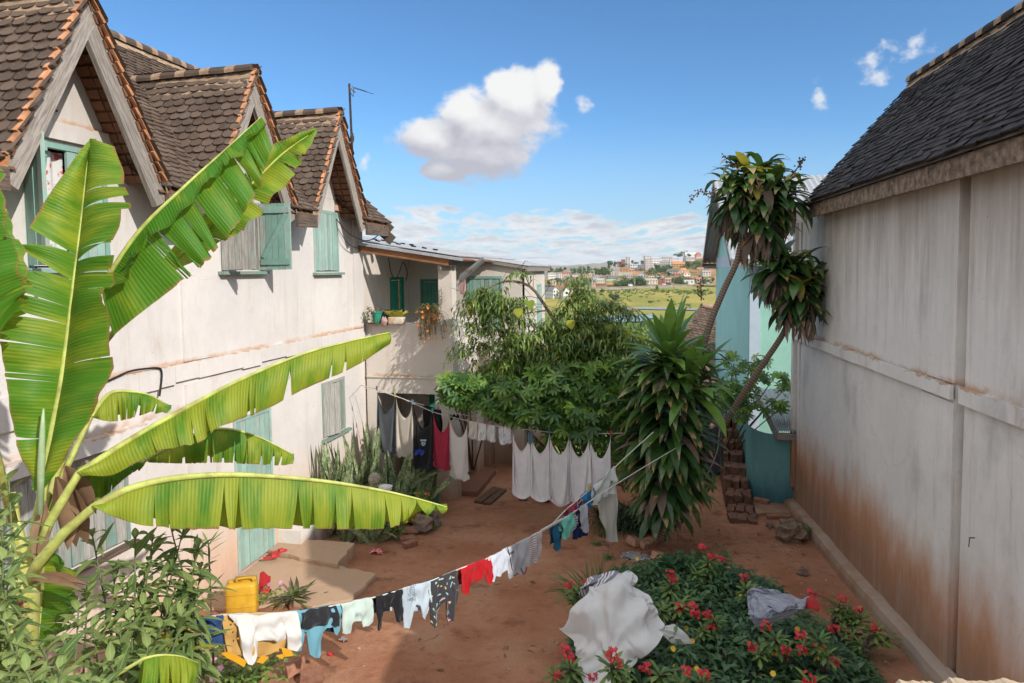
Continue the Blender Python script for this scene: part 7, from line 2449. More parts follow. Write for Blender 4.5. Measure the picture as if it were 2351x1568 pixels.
def rope(name, pts, rad, label, m=M_ROPE, group='washing lines'):
 mb = MB()
 mb.tube(lerp_path(pts, max(12, len(pts) * 6)), rad, 6)
 return tag(mb.build(name, m), label, 'rope', group)
rope('washing_line', [at(x, y, lowd(x)) for x, y in LOWP], 0.006, 'long white washing line of baby clothes across the front of the yard')
rope('washing_line', [at(x, y, upd(x)) for x, y in UPP], 0.006, 'white washing line of shirts and white cloths at the back of the yard')
rope('washing_line', [at(x, y, upd(x) + 0.35) for x, y in BKP], 0.006, 'thin rear line with the black trousers behind the shirts')
rope('washing_line', [at(x, y, lowd(x) + 0.2) for x, y in B2P], 0.006, 'short rear line carrying the pale top and floral trousers')
rope('rope', [at(1652, 985, 11.6), at(1645, 1040, 11.4), at(1612, 1110, 11.0), at(1575, 1150, 10.8), at(1535, 1172, 10.7)], 0.010, 'grey rope hanging slack beside the dracaena trunk', plain('grey_rope', (0.35, 0.33, 0.31), 0.9), None)
mb = MB()
p = at(385, 1425, lowd(385))
mb.tube([(p[0], p[1], gz(p[0], p[1]) - 0.1), (p[0] + 0.02, p[1], 1.2), (p[0], p[1], p[2] + 0.08)], [0.03, 0.028, 0.025], 8)
tag(mb.build('post', M_BARK), 'rough wooden post holding the front washing line, hidden in the shrub', 'post')
mb = MB()
mb.tube([at(404, 1432, 4.15), at(465, 1457, 4.25)], [0.008, 0.010], 6)
tag(mb.build('stick', plain('bamboo', (0.48, 0.33, 0.18), 0.7)), 'tan bamboo stick poking out of the shrub in front of the navy shorts', 'stick')
def fold_noise(u, v, s):
 return mnoise.noise(Vector((u * 3.1 + s * 5.3, v * 1.7, s)))
def relax(P, pins, lu, lv, steps=150, iters=9, hit=None, grav=0.0022, damp=0.96):
 """let a pinned grid of points settle under its own weight; lu/lv rest lengths along the two directions"""
 Q = P.copy()
 free = (~pins)[..., None].astype(float)
 def solve(a, b, L, wa, wb):
  d = b - a
  l = np.linalg.norm(d, axis=-1, keepdims=True) + 1e-9
  k = (l - L) / l / np.maximum(wa + wb, 1e-6)
  return d * k * wa, -d * k * wb
 ld = math.hypot(lu, lv)
 for st in range(steps):
  V = (P - Q) * damp
  Q = P.copy()
  P = P + V * free
  P[..., 2] -= grav * free[..., 0]
  for it in range(iters):
   for ax, L in ((0, lu), (1, lv)):
    n = P.shape[ax]
    for o in (0, 1):
     A = [slice(None)] * 2
     B = [slice(None)] * 2
     A[ax], B[ax] = slice(o, n - 1, 2), slice(o + 1, n, 2)
     A, B = tuple(A), tuple(B)
     da, db = solve(P[A], P[B], L, free[A], free[B])
     P[A] += da
     P[B] += db
   if it % 3 == 0:
    for (A, B) in (((slice(0, -1), slice(0, -1)), (slice(1, None), slice(1, None))), ((slice(1, None), slice(0, -1)), (slice(0, -1), slice(1, None)))):
     da, db = solve(P[A], P[B], ld, free[A], free[B])
     P[A] += da * 0.25
     P[B] += db * 0.25
    for ax, L in ((0, lu * 2), (1, lv * 2)):
     A = [slice(None)] * 2
     B = [slice(None)] * 2
     A[ax], B[ax] = slice(0, -2), slice(2, None)
     A, B = tuple(A), tuple(B)
     da, db = solve(P[A], P[B], L, free[A], free[B])
     P[A] += da * 0.10
     P[B] += db * 0.10
  if hit is not None:
   P = hit(P) * free + P * (1 - free)
 return P
def hang(name, A, B, L, width, bot, m, label, cat, seed=1, nu=26, nv=30, group=None, steps=130, thick=0.006, cut=None):
 """cloth pinned at two points; width is the cloth's own width, larger than the pin distance"""
 A, B = np.array(A, float), np.array(B, float)
 w = B - A
 dist = np.linalg.norm(w)
 h = unit(V3(w[0], w[1], 0))
 n = V3(h[1], -h[0], 0)
 if n @ (CAM - A) < 0:
  n = -n
 G = np.zeros((nu + 1, nv + 1, 3))
 for i in range(nu + 1):
  u = i / nu
  for j in range(nv + 1):
   v = j / nv
   z = (L + bot(u)) * v + 0.25 * (width - dist) * 4 * u * (1 - u)
   G[i, j] = A + w * u + n * (0.03 * math.sin(u * 11 + seed * 1.7 + v * 1.5) * (0.2 + v) + 0.05 * mnoise.noise(Vector((u * 3, v * 2, seed)))) - V3(0, 0, z)
 pins = np.zeros((nu + 1, nv + 1), bool)
 pins[0, 0] = pins[nu, 0] = True
 pins[1, 0] = pins[nu - 1, 0] = False
 P = relax(G, pins, width / nu, L / nv, steps)
 mb = MB()
 sk = (lambda i, j: cut(i / nu, j / nv)) if cut else None
 mb.grid(P, lambda a, b: (a, b), 0.5, 0, sk)
 mb.grid(P - n * thick, lambda a, b: (a, b), 0.5, 0, sk)
 return tag(mb.build(name, m, None, True), label, cat, group)
def drape(name, pts, front, back, m, label, cat, seed=1, gap=0.018, nv=14, amp=0.017, group=None, mb2=None, nu=None, dd=0.0, line=None, dfn=None, thick=0.006, uvs=1.0):
 """cloth laid over a line between px a and b; front/back: lists of (u, length in px) measured downwards"""
 a, b = pts
 line = line or LOWP
 dfn = dfn or lowd
 nu = nu or max(30, int((b - a) * 1.3))
 mb = MB()
 tops = []
 for i in range(nu + 1):
  px = a + (b - a) * i / nu
  tops.append(at(px, py_on(line, px), dfn(px) + dd))
 w = tops[-1] - tops[0]
 h = unit(V3(w[0], w[1], 0))
 n = V3(h[1], -h[0], 0)
 if n @ (CAM - tops[0]) < 0:
  n = -n
 for prof, sg in ((front, 1), (back, -1)):
  if not prof:
   continue
  P, Q = [], []
  for i in range(nu + 1):
   u = i / nu
   k = (dfn(a + (b - a) * u) + dd) / F
   ln = float(np.interp(u, [q[0] for q in prof], [q[1] for q in prof])) * k
   row, row2 = [], []
   for j in range(nv + 1):
    v = j / nv
    bulge = gap * (0.35 + 0.65 * math.sin(min(1.0, v * 1.6) * math.pi / 2)) * (1 if j else 0.0)
    wv = amp * (math.sin(u * 17 + seed * 3 + v * 2.0) * (0.3 + 0.7 * v) + 1.6 * fold_noise(u * 1.6, v * 1.6, seed) * min(1, v * 3) + 0.6 * math.sin(v * 9 + u * 6 + seed))
    p = tops[i] + n * (sg * (bulge + 0.004) + wv) + V3(0, 0, 0.006 - ln * v)
    p = p + h * (0.012 * math.sin(v * 5 + seed) * v)
    row.append(p)
    row2.append(p - n * thick)
   P.append(row)
   Q.append(row2)
  mb.grid(P, lambda x, y: (x * uvs, y), 0.5)
  mb.grid(Q, lambda x, y: (x * uvs, y), 0.5)
 return tag(mb.build(name, m, None, True), label, cat, group)
def C(name, c, **k):
 return cloth(name, c, **k)
GU, GL = 'clothes on the back washing line', 'baby clothes on the front washing line'
def tee(x0, x1, L, sagpx, m, label, seed, botf=None, cat='shirt', name='shirt', slack=1.62):
 A, B = at(x0, py_on(UPP, x0) + 2, upd(x0)), at(x1, py_on(UPP, x1) + 2, upd(x1))
 k = upd((x0 + x1) / 2) / F
 W = np.linalg.norm(B - A) * slack
 # neck opening and sleeve notches at the lower edge
 cut = lambda u, v: (v > 0.90 and abs(u - 0.5) < 0.16 * (v - 0.86) / 0.14) or (0.80 < v < 0.87 and (u < 0.10 or u > 0.90))
 return hang(name, A, B, (L - 6) * k, W, lambda u: 0.0, m, label, cat, seed, group=GU, cut=cut)
def sleeves(u):
 return 0.03 * math.sin(u * 9.4) + (-0.05 if 0.30 < u < 0.62 else 0.02) * 1.0
tee(866, 906, 108, 24, C('charcoal_jersey', (0.085, 0.095, 0.105)), 'dark grey shirt, first on the back washing line', 1, sleeves)
tee(909, 946, 102, 26, C('beige_jersey', (0.50, 0.45, 0.385)), 'beige shirt between the dark grey and the black shirt', 2, lambda u: 0.06 * u + sleeves(u))
bt = tee(949, 992, 108, 26, C('black_jersey', (0.020, 0.020, 0.023)), 'black shirt with a small crest, left of the red shirt', 3, lambda u: 0.05 * u + sleeves(u))
mb = MB()
c = at(972, 1017, upd(972) - 0.13)
k = upd(972) / F
for (dx, dy, w, h, mi) in ((0, -6.5, 14, 2.2, 0), (0, 0, 9, 9, 1), (-2.2, 0, 1.3, 7, 0), (1.9, 0, 1.3, 7, 0), (-0.4, -0.2, 1.8, 1.2, 0), (0, 5.2, 5, 1.4, 0), (-4.6, 0, 0.9, 9, 2), (4.6, 0, 0.9, 9, 2)):
 mb.obox(c + RGT * dx * k - UPV * dy * k - FWD * (0.004 if mi != 1 else 0), RGT * w * k / 2, UPV * h * k / 2, FWD * 0.002, 0.5, mi)
o = mb.build('crest', [C('white_print', (0.62, 0.66, 0.72)), C('blue_print', (0.05, 0.10, 0.30)), C('green_print', (0.22, 0.50, 0.42))], bt)
mb = MB()
P = [[at(952 + 3.0 * i + 2 * math.sin(j), 1032 + j * 3.0 + math.sin(i * 1.3) * 2, upd(960) - 0.06 - 0.02 * math.sin(i)) for j in range(5)] for i in range(8)]
mb.grid(P)
mb.build('blue_lining', C('royal_blue_print', (0.03, 0.06, 0.35)), bt, True)
tee(995, 1031, 96, 25, C('crimson_jersey', (0.36, 0.030, 0.060)), 'dark red shirt in the middle of the back washing line', 4, lambda u: 0.04 * u + sleeves(u))
tee(1033, 1073, 108, 28, C('offwhite_jersey', (0.60, 0.565, 0.53)), 'off-white shirt right of the red shirt', 5, lambda u: 0.04 * u + sleeves(u))
def up_drape(name, a, b, fr, bk, m, label, cat, seed, dd=0.0, amp=0.010):
 return drape(name, (a, b), fr, bk, m, label, cat, seed, 0.012, 12, amp, GU, None, 26, dd, UPP, upd)
M_WHITE = C('white_cotton', (0.66, 0.65, 0.645))
M_WHITE2 = C('cool_white_cotton', (0.74, 0.74, 0.77), stain=(0.56, 0.53, 0.50))
up_drape('cloth', 1077, 1096, [(0, 38), (0.5, 42), (1, 36)], [(0, 30), (1, 44)], C('cream_cotton', (0.58, 0.54, 0.48)), 'small cream cloth right of the off-white shirt', 'cloth', 6)
up_drape('shorts', 1099, 1117, [(0, 42), (0.6, 38), (1, 34)], [(0, 30), (1, 38)], M_WHITE, 'small white shorts left of the orange peg', 'shorts', 7)
up_drape('shorts', 1119, 1137, [(0, 36), (0.6, 40), (1, 38)], [(0, 30), (1, 38)], M_WHITE, 'small white shorts right of the orange peg', 'shorts', 8)
def bib_pat(t):
 uv = t.xyz(t.uv())
 v = t.voro(t.comb(t.math('MULTIPLY', uv[0], 3.0), t.math('MULTIPLY', uv[1], 4.5), 0.0), 1.0)
 return t.mix(t.math('MULTIPLY', t.smooth(v, 0.30, 0.24), t.smooth(uv[1], 0.42, 0.5)), (0.66, 0.66, 0.68), (0.22, 0.36, 0.60))
up_drape('bib', 1146, 1160, [(0, 40), (0.5, 43), (1, 40)], [(0, 30), (1, 30)], C('bib_print', None or (1, 1, 1), pattern=bib_pat), 'white baby bib with blue spots, left one of the two', 'bib', 9, 0.03)
up_drape('bib', 1157, 1173, [(0, 34), (0.5, 38), (1, 36)], [(0, 30), (1, 30)], C('bib_print', (1, 1, 1), pattern=bib_pat), 'white baby bib with blue spots, right one of the two', 'bib', 10)
SH = [(1176, 1217, 116), (1218, 1261, 118), (1262, 1306, 125), (1307, 1353, 121), (1354, 1402, 114)]
nm = ['first white cloth of the row, beside the baby bibs', 'second white cloth of the row, under the twisted blue peg cloth', 'third white cloth, middle of the row of five', 'fourth white cloth of the row of five', 'last white cloth, widest of the row, next to the dracaena']
M_REDHEM = C('red_hem', (0.45, 0.10, 0.10))
for i, (a, b, L) in enumerate(SH):
 A, B = at(a, py_on(UPP, a) + 1, upd(a)), at(b, py_on(UPP, b) + 1, upd(b))
 k = upd(a) / F
 W = np.linalg.norm(B - A) * (1.75 if i < 4 else 1.95)
 o = hang('white_cloth', A, B, (L - 4) * k, W, lambda u: 0.0, M_WHITE2, nm[i], 'cloth', i + 2, 30, 30, GU)
 hm = MB()
 me = o.data
 org = np.array(o.location)
 N = 31
 edge = [np.array(me.vertices[36 * N + j].co) + org for j in range(N)]
 hm.tube([p + V3(0.002, -0.004, 0) for p in edge], 0.0035, 5)
 bot_ = [np.array(me.vertices[q * N + N - 1].co) + org for q in range(31)]
 hm.tube(bot_, 0.0032, 5)
 hm.build('hem', M_REDHEM, o)
PEGC = {'blue': (0.12, 0.26, 0.42), 'green': (0.24, 0.40, 0.34), 'yellow': (0.45, 0.42, 0.10), 'tan': (0.42, 0.28, 0.18), 'orange': (0.55, 0.17, 0.07), 'red': (0.55, 0.04, 0.04), 'dark': (0.05, 0.06, 0.08), 'purple': (0.14, 0.10, 0.16)}
def peg(px, py, d, col, label, tilt=0.0):
 mb = MB()
 c = at(px, py, d)
 for s in (-1, 1):
  mb.bar(c + RGT * s * 0.011 + V3(0, 0, 0.05), c + RGT * s * 0.005 + V3(tilt, 0, -0.035), 0.012, 0.018, FWD)
 mb.obox(c + V3(0, 0, 0.004), RGT * 0.012, FWD * 0.011, V3(0, 0, 0.006))
 tag(mb.build('clothes_peg', plain('peg_' + col, PEGC[col], 0.5, 0.1)), label, 'clothes peg', 'clothes pegs')
for (px, col, lb) in ((865, 'purple', 'dark purple peg at the left end of the dark grey shirt'), (907, 'yellow', 'yellow green peg between the dark grey and beige shirts'), (947, 'blue', 'pale blue peg between the beige and black shirts'),
        (993, 'green', 'green peg between the black and red shirts'), (1032, 'green', 'green peg between the red and off-white shirts'), (1074, 'tan', 'brown peg right of the off-white shirt'),
        (1118, 'orange', 'orange peg between the two small white shorts'), (1175, 'dark', 'dark peg at the left corner of the first white cloth'), (1217, 'tan', 'tan peg above the twisted blue cloth'),
        (1261, 'blue', 'blue peg on the left corner of the third white cloth'), (1306, 'tan', 'tan peg between the third and fourth white cloths'), (1353, 'dark', 'dark peg on the left corner of the last white cloth'), (1402, 'red', 'red peg at the right corner of the last white cloth')):
 peg(px, py_on(UPP, px) - 1, upd(px) - 0.03, col, lb)
mb = MB()
p = at(1218, 995, upd(1218) - 0.05)
mb.tube(lerp_path([p + V3(-0.02, 0, 0.03), p + V3(-0.035, 0, -0.08), p + V3(-0.01, 0, -0.18), p + V3(0.02, 0, -0.12), p + V3(0.03, 0, 0.02)], 12), 0.020, 7)
tag(mb.build('sock', C('blue_marl', (0.13, 0.20, 0.27))), 'twisted dark blue sock pinned over the white cloths', 'sock', GU)
drape('trousers', (972, 1012), [(0, 70), (0.45, 60), (0.5, 62), (1, 75)], [(0, 60), (1, 60)], C('black_twill', (0.016, 0.016, 0.018)), 'black trousers on the rear line behind the black shirt', 'trousers', 12, 0.03, 12, 0.012, GU, None, 26, 0.35, BKP, upd)
mb = MB()
p = at(1044, 953, upd(1044) + 0.33)
P = [[p + V3(0.15 * (i / 8 - 0.5) * 1.2, 0.02 * math.sin(i * 2), 0.02 * math.cos(i * 1.9) - 0.10 * j / 3 * (0.4 + abs(i / 8 - 0.5) * 1.6)) for j in range(4)] for i in range(9)]
mb.grid(P)
tag(mb.build('rag', C('black_twill', (0.016, 0.016, 0.018)), None, True), 'small black rag tied on the rear line', 'rag')
for (px, col, lb) in ((1000, 'tan', 'tan peg on the waistband of the black trousers'), (1006, 'blue', 'blue peg on the waistband of the black trousers')):
 peg(px, py_on(BKP, px) - 2, upd(px) + 0.33, col, lb)
# ---- front line, from left to right
M_DENIM = C('grey_denim', (0.115, 0.105, 0.10))
drape('jeans', (398, 447), [(0, 92), (0.4, 96), (0.46, 50), (0.52, 50), (0.58, 100), (1, 108)], [(0, 60), (1, 60)], M_DENIM, 'worn grey jeans at the left end of the front washing line', 'jeans', 1, group=GL)
mb = MB()
nv = drape('shorts', (453, 511), [(0, 76), (0.12, 74), (0.45, 66), (0.5, 62), (0.55, 66), (0.88, 74), (1, 76)], [(0, 50), (1, 50)], C('navy_jersey', (0.030, 0.070, 0.195)), 'navy blue baby shorts with white trim', 'shorts', 2, group=GL)
for pts in ([(458, 1478), (462, 1488), (472, 1490), (480, 1484), (482, 1478)], [(482, 1478), (486, 1486), (494, 1488), (502, 1480), (506, 1470)]):
 mb.tube(lerp_path([at(x, y, lowd(x) - 0.035) for x, y in pts], 14), 0.004, 5)
mb.build('trim', M_WHITE, nv)
M_QUILT = C('white_quilting', (0.68, 0.67, 0.65), fuzz=0.15)
M_MUST = C('mustard_fleece', (0.56, 0.34, 0.11))
M_SAFF = C('saffron_lining', (0.68, 0.34, 0.02))
q = drape('baby_suit', (521, 679), [(0, 6), (0.05, 20), (0.10, 40), (0.13, 98), (0.18, 114), (0.25, 118), (0.30, 112), (0.335, 98), (0.35, 62), (0.55, 58), (0.62, 66), (0.76, 66), (0.79, 60), (0.80, 86), (0.92, 92), (1, 78)],
        [(0, 60), (1, 60)], M_QUILT, 'thick white quilted baby suit over a mustard one', 'baby suit', 3, 0.05, 18, 0.016, GL)
q2 = drape('baby_suit', (509, 672), [(0, 92), (0.10, 100), (0.18, 96), (0.28, 90), (0.42, 100), (0.5, 110), (0.58, 104), (0.70, 90), (0.95, 94), (1, 80)], [(0, 90), (1, 90)], M_MUST, 'mustard yellow baby suit hanging behind the white quilted one', 'baby suit', 4, 0.014, 14, 0.018, GL)
q3 = MB()
for pts in ([(508, 1500), (520, 1510), (540, 1520), (560, 1532), (566, 1520), (545, 1508), (524, 1498)], [(588, 1520), (604, 1524), (616, 1510), (600, 1506)], [(646, 1488), (668, 1494), (672, 1506), (652, 1508)], [(634, 1506), (648, 1514), (656, 1502)]):
 q3 = MB()
 c = [at(x, y, lowd(x) - 0.075) for x, y in pts]
 c2 = [p + FWD * 0.012 for p in c]
 q3.poly(c)
 q3.poly(c2)
 for i in range(len(c)):
  j = (i + 1) % len(c)
  q3.poly([c[i], c[j], c2[j], c2[i]])
 q3.build('saffron_hem', M_SAFF, q2)
mb = MB()
for (x, y) in ((537, 1430), (541, 1448), (546, 1466)):
 mb.lathe(at(x, y, lowd(x) - 0.08), [(0.001, -0.004), (0.007, -0.003), (0.007, 0.003), (0.001, 0.004)], 10)
mb.build('button', M_SAFF, q)
tw = drape('towel', (688, 770), [(0, 40), (0.3, 42), (0.6, 40), (1, 46)], [(0, 56), (1, 66)], C('black_terry', (0.026, 0.027, 0.032), fuzz=0.5), 'shaggy black towel folded over the blue baby suit', 'towel', 5, 0.030, 12, 0.010, GL)
drape('baby_suit', (673, 780), [(0, 60), (0.06, 92), (0.20, 96), (0.22, 50), (0.29, 52), (0.32, 104), (0.42, 114), (0.57, 120), (0.60, 112), (0.62, 62), (0.70, 48), (0.84, 48), (0.88, 66), (0.95, 72), (1, 60)], [(0, 50), (1, 50)], C('sky_blue_fleece', (0.16, 0.38, 0.48)),
      'sky blue baby suit hanging under the shaggy black towel', 'baby suit', 6, 0.012, 14, 0.014, GL)
drape('trousers', (780, 850), [(0, 66), (0.12, 70), (0.24, 68), (0.34, 52), (0.45, 46), (0.6, 44), (0.64, 60), (0.85, 62), (1, 52)], [(0, 40), (1, 40)], C('mint_terry', (0.52, 0.63, 0.58), fuzz=0.4), 'pale mint towelling baby trousers', 'trousers', 7, 0.030, 14, 0.012, GL)
bp = drape('trousers', (861, 922), [(0, 80), (0.20, 78), (0.24, 45), (0.30, 40), (0.66, 38), (0.70, 72), (0.95, 76), (1, 70)], [(0, 42), (1, 42)], C('black_rib', (0.018, 0.018, 0.021)), 'black ribbed baby trousers left of the bear print top', 'trousers', 8, 0.02, 14, 0.012, GL)
mb = MB()
mb.obox(at(898, 1398, lowd(898) - 0.05), RGT * 0.009, UPV * 0.015, FWD * 0.002)
mb.build('care_label', M_WHITE, bp)
M_PBLUE = C('pale_blue_fleece', (0.46, 0.55, 0.62))
br = drape('baby_shirt', (920, 986), [(0, 92), (0.16, 96), (0.24, 70), (0.30, 52), (0.42, 44), (0.55, 50), (0.62, 78), (0.75, 88), (0.86, 76), (0.92, 60), (1, 72)], [(0, 60), (1, 70)], M_PBLUE, 'pale blue baby top with an outlined bear print', 'baby shirt', 9, 0.02, 16, 0.012, GL)
mb = MB()
def bear(pts, r=0.0016):
 mb.tube(lerp_path([at(x, y, lowd(x) - 0.066) for x, y in pts], max(6, len(pts) * 4)), r, 5)
def ring(x, y, r, n=14):
 bear([(x + r * math.cos(6.283 * i / n), y + r * math.sin(6.283 * i / n)) for i in range(n + 1)])
ring(947, 1371, 6.2)
ring(941.5, 1376.5, 2.2)
ring(952, 1377, 2.2)
ring(947, 1373, 1.2)
for pts in ([(943, 1364), (941, 1356), (943, 1349)], [(951, 1364), (952, 1356), (950, 1349)], [(942, 1361), (951, 1361)], [(941, 1357), (952, 1357)], [(942, 1353), (951, 1353)], [(943, 1349), (950, 1349)],
   [(943, 1349), (939, 1342), (942, 1340), (946, 1348)], [(950, 1349), (955, 1341), (952, 1339), (948, 1348)], [(941, 1363), (937, 1366), (939, 1368)], [(952, 1363), (956, 1365), (954, 1367)]):
 bear(pts)
mb.build('bear_print', C('ink_print', (0.05, 0.06, 0.08)), br)
def pat_kids(t):
 uv = t.xyz(t.uv())
 p = t.comb(t.math('MULTIPLY', uv[0], 5.0), t.math('MULTIPLY', uv[1], 6.5), 0.0)
 v = t.node('ShaderNodeTexVoronoi')
 t.put(v.inputs['Vector'], p)
 v.inputs['Scale'].default_value = 1.5
 hue = t.xyz(v.outputs['Color'])[0]
 c = t.ramp(hue, [(0.0, (0.55, 0.30, 0.36)), (0.3, (0.58, 0.55, 0.06)), (0.55, (0.45, 0.50, 0.52)), (0.8, (0.30, 0.48, 0.50))])
 nz = t.noise(p, 3.0, 2.0)
 return t.mix(t.smooth(t.math('ADD', v.outputs['Distance'], t.math('MULTIPLY', t.math('SUBTRACT', nz, 0.5), 0.45)), 0.30, 0.24), (0.045, 0.045, 0.052), c)
drape('baby_suit', (981, 1047), [(0, 100), (0.12, 112), (0.20, 110), (0.24, 80), (0.36, 62), (0.5, 58), (0.56, 90), (0.66, 116), (0.78, 112), (0.82, 78), (0.94, 84), (1, 60)], [(0, 60), (1, 60)], C('animal_print', (1, 1, 1), pattern=pat_kids),
      'dark grey baby suit printed with animals and yellow trees', 'baby suit', 10, 0.025, 16, 0.014, GL)
rs = drape('shirt', (1055, 1126), [(0, 52), (0.07, 60), (0.20, 66), (0.26, 40), (0.32, 38), (0.45, 46), (0.60, 44), (0.68, 40), (0.76, 34), (0.84, 56), (0.93, 62), (1, 44)], [(0, 42), (1, 42)], C('bright_red_jersey', (0.42, 0.010, 0.015)), 'bright red baby shirt in the middle of the front line', 'shirt', 11, 0.02, 14, 0.010, GL)
mb = MB()
mb.obox(at(1123, 1284, lowd(1123) - 0.035), RGT * 0.012, UPV * 0.012, FWD * 0.002)
mb.build('care_label', M_WHITE, rs)
drape('shirt', (1125, 1168), [(0, 56), (0.14, 60), (0.2, 48), (0.5, 56), (0.8, 46), (0.86, 58), (1, 60)], [(0, 45), (1, 45)], C('ice_blue_jersey', (0.52, 0.56, 0.64)), 'ice blue baby shirt right of the bright red one', 'shirt', 12, 0.02, 12, 0.010, GL)
gt = drape('shirt', (1164, 1211), [(0, 60), (0.12, 76), (0.3, 66), (0.42, 60), (0.5, 70), (0.7, 78), (0.85, 62), (1, 66)], [(0, 50), (1, 50)], C('grey_marl_jersey', (0.46, 0.46, 0.49)), 'grey baby shirt with navy edging and a dark print', 'shirt', 13, 0.02, 14, 0.014, GL)
mb = MB()
for pts in ([(1165, 1256), (1172, 1285), (1176, 1310)], [(1196, 1305), (1204, 1318), (1210, 1302)], [(1180, 1322), (1190, 1316)]):
 mb.tube(lerp_path([at(x, y, lowd(x) - 0.045) for x, y in pts], 12), 0.005, 5)
for i in range(7):
 x = 1171 + i * 1.5
 mb.bar(at(x, 1268 - i * 0.6, lowd(x) - 0.05), at(x + random.uniform(-1, 1), 1274 - i * 0.6, lowd(x) - 0.05), 0.003, 0.003)
mb.build('edging', C('dark_print', (0.035, 0.04, 0.075)), gt)
def pat_str(c1, c2, k, ax=1):
 def f(t):
  uv = t.xyz(t.uv())
  return t.mix(t.smooth(t.math('SINE', t.math('MULTIPLY', uv[ax], k)), -0.15, 0.15), c1, c2)
 return f
drape('shorts', (1211, 1241), [(0, 60), (0.2, 66), (0.5, 64), (0.8, 54), (1, 46)], [(0, 40), (1, 40)], C('mauve_stripe', (1, 1, 1), pattern=pat_str((0.34, 0.25, 0.25), (0.60, 0.56, 0.56), 80)), 'mauve and white striped baby shorts', 'shorts', 14, 0.02, 12, 0.010, GL)
mb = MB()
pts = [at(1241 + i * 1.2, py_on(LOWP, 1241 + i * 1.2), lowd(1241 + i * 1.2)) for i in range(42)]
for ph in (0, 2.1, 4.2):
 mb.tube([p + V3(0, 0.012 * math.cos(i * 0.8 + ph), 0.012 * math.sin(i * 0.8 + ph)) for i, p in enumerate(pts)], 0.007, 5)
tag(mb.build('rope', M_ROPE), 'thick twisted knotted part of the front washing line', 'rope')
drape('trousers', (1267, 1304), [(0, 56), (0.15, 66), (0.3, 58), (0.5, 40), (0.8, 36), (1, 26)], [(0, 50), (1, 40)], C('petrol_jersey', (0.020, 0.13, 0.24)), 'petrol blue baby trousers at the right of the front line', 'trousers', 15, 0.02, 14, 0.014, GL, dd=0.12)
drape('shirt', (1288, 1315), [(0, 46), (0.3, 50), (0.6, 44), (1, 36)], [(0, 30), (1, 30)], C('mint_jersey', (0.16, 0.50, 0.41)), 'bright mint baby shirt in front of the petrol blue trousers', 'shirt', 16, 0.025, 12, 0.016, GL)
drape('shirt', (1309, 1322), [(0, 36), (0.5, 40), (1, 32)], [(0, 30), (1, 30)], C('grey_plaid', (1, 1, 1), pattern=pat_str((0.10, 0.10, 0.11), (0.50, 0.48, 0.47), 50)), 'grey striped baby shirt between the mint and navy ones', 'shirt', 17, 0.02, 10, 0.010, GL, dd=0.03)
drape('trousers', (1314, 1346), [(0, 62), (0.3, 66), (0.6, 68), (1, 72)], [(0, 40), (1, 40)], C('deep_navy_jersey', (0.012, 0.022, 0.085)), 'deep navy baby trousers right of the mint shirt', 'trousers', 18, 0.02, 12, 0.016, GL, dd=0.05)
drape('cloth', (1327, 1346), [(0, 40), (0.6, 62), (1, 66)], [(0, 30), (1, 30)], C('pale_grey_jersey', (0.42, 0.43, 0.47)), 'pale grey cloth over the deep navy trousers', 'cloth', 19, 0.03, 10, 0.012, GL, dd=-0.02)
def back2(name, a, b, fr, m, label, cat, seed, amp=0.012, dd=0.2):
 return drape(name, (a, b), fr, [(0, 25), (1, 25)], m, label, cat, seed, 0.02, 16, amp, GL, None, 26, dd, B2P, lowd)
back2('shirt', 1300, 1322, [(0, 26), (1, 30)], C('raspberry_jersey', (0.34, 0.045, 0.075)), 'raspberry red baby shirt on the short rear line', 'shirt', 20)
bb_ = back2('shorts', 1330, 1357, [(0, 10), (0.3, 24), (0.8, 42), (1, 40)], C('bright_blue_jersey', (0.020, 0.16, 0.36)), 'bright blue baby pants with orange edging', 'baby pants', 21)
mb = MB()
mb.tube(lerp_path([at(x, y, lowd(x) + 0.14) for x, y in ((1329, 1156), (1336, 1147), (1337, 1158), (1332, 1163))], 12), 0.007, 6)
mb.build('orange_edging', C('orange_jersey', (0.60, 0.19, 0.05)), bb_)
back2('shirt', 1354, 1369, [(0, 36), (0.5, 42), (1, 46)], C('white_blue_print', (1, 1, 1), pattern=lambda t: t.mix(t.smooth(t.voro(t.uv(), 7.0), 0.20, 0.28), (0.08, 0.15, 0.34), (0.52, 0.55, 0.60))), 'white and blue printed baby shirt left of the floral trousers', 'shirt', 22)
ft = back2('trousers', 1367, 1414, [(0, 62), (0.2, 90), (0.45, 150), (0.5, 154), (0.9, 174), (1, 178)], C('floral_cotton', (1, 1, 1), pattern=lambda t: t.mix(t.smooth(t.voro(t.comb(t.math('MULTIPLY', t.xyz(t.uv())[0], 1.0), t.math('MULTIPLY', t.xyz(t.uv())[1], 2.6), 0.0), 2.2), 0.16, 0.24), (0.45, 0.22, 0.27), (0.52, 0.50, 0.45))), 'long cream floral trousers hanging lowest on the front line', 'trousers', 23, 0.016, 0.26)
back2('baby_shirt', 1362, 1409, [(0, 44), (0.5, 44), (0.8, 52), (1, 56)], C('leaf_print_cotton', (1, 1, 1), pattern=lambda t: t.mix(t.smooth(t.voro(t.uv(), 2.4), 0.14, 0.19), (0.10, 0.22, 0.10), (0.52, 0.54, 0.52))), 'pale top with green leaf print above the floral trousers', 'baby shirt', 24, 0.022, 0.16)
for (px, lb) in ((1352, 'brown peg standing up between the bright blue pants and the printed shirt'), (1356, 'tan peg standing up beside the brown one')):
 peg(px, py_on(B2P, px) - 5, lowd(px) + 0.16, 'yellow' if px < 1354 else 'tan', lb)
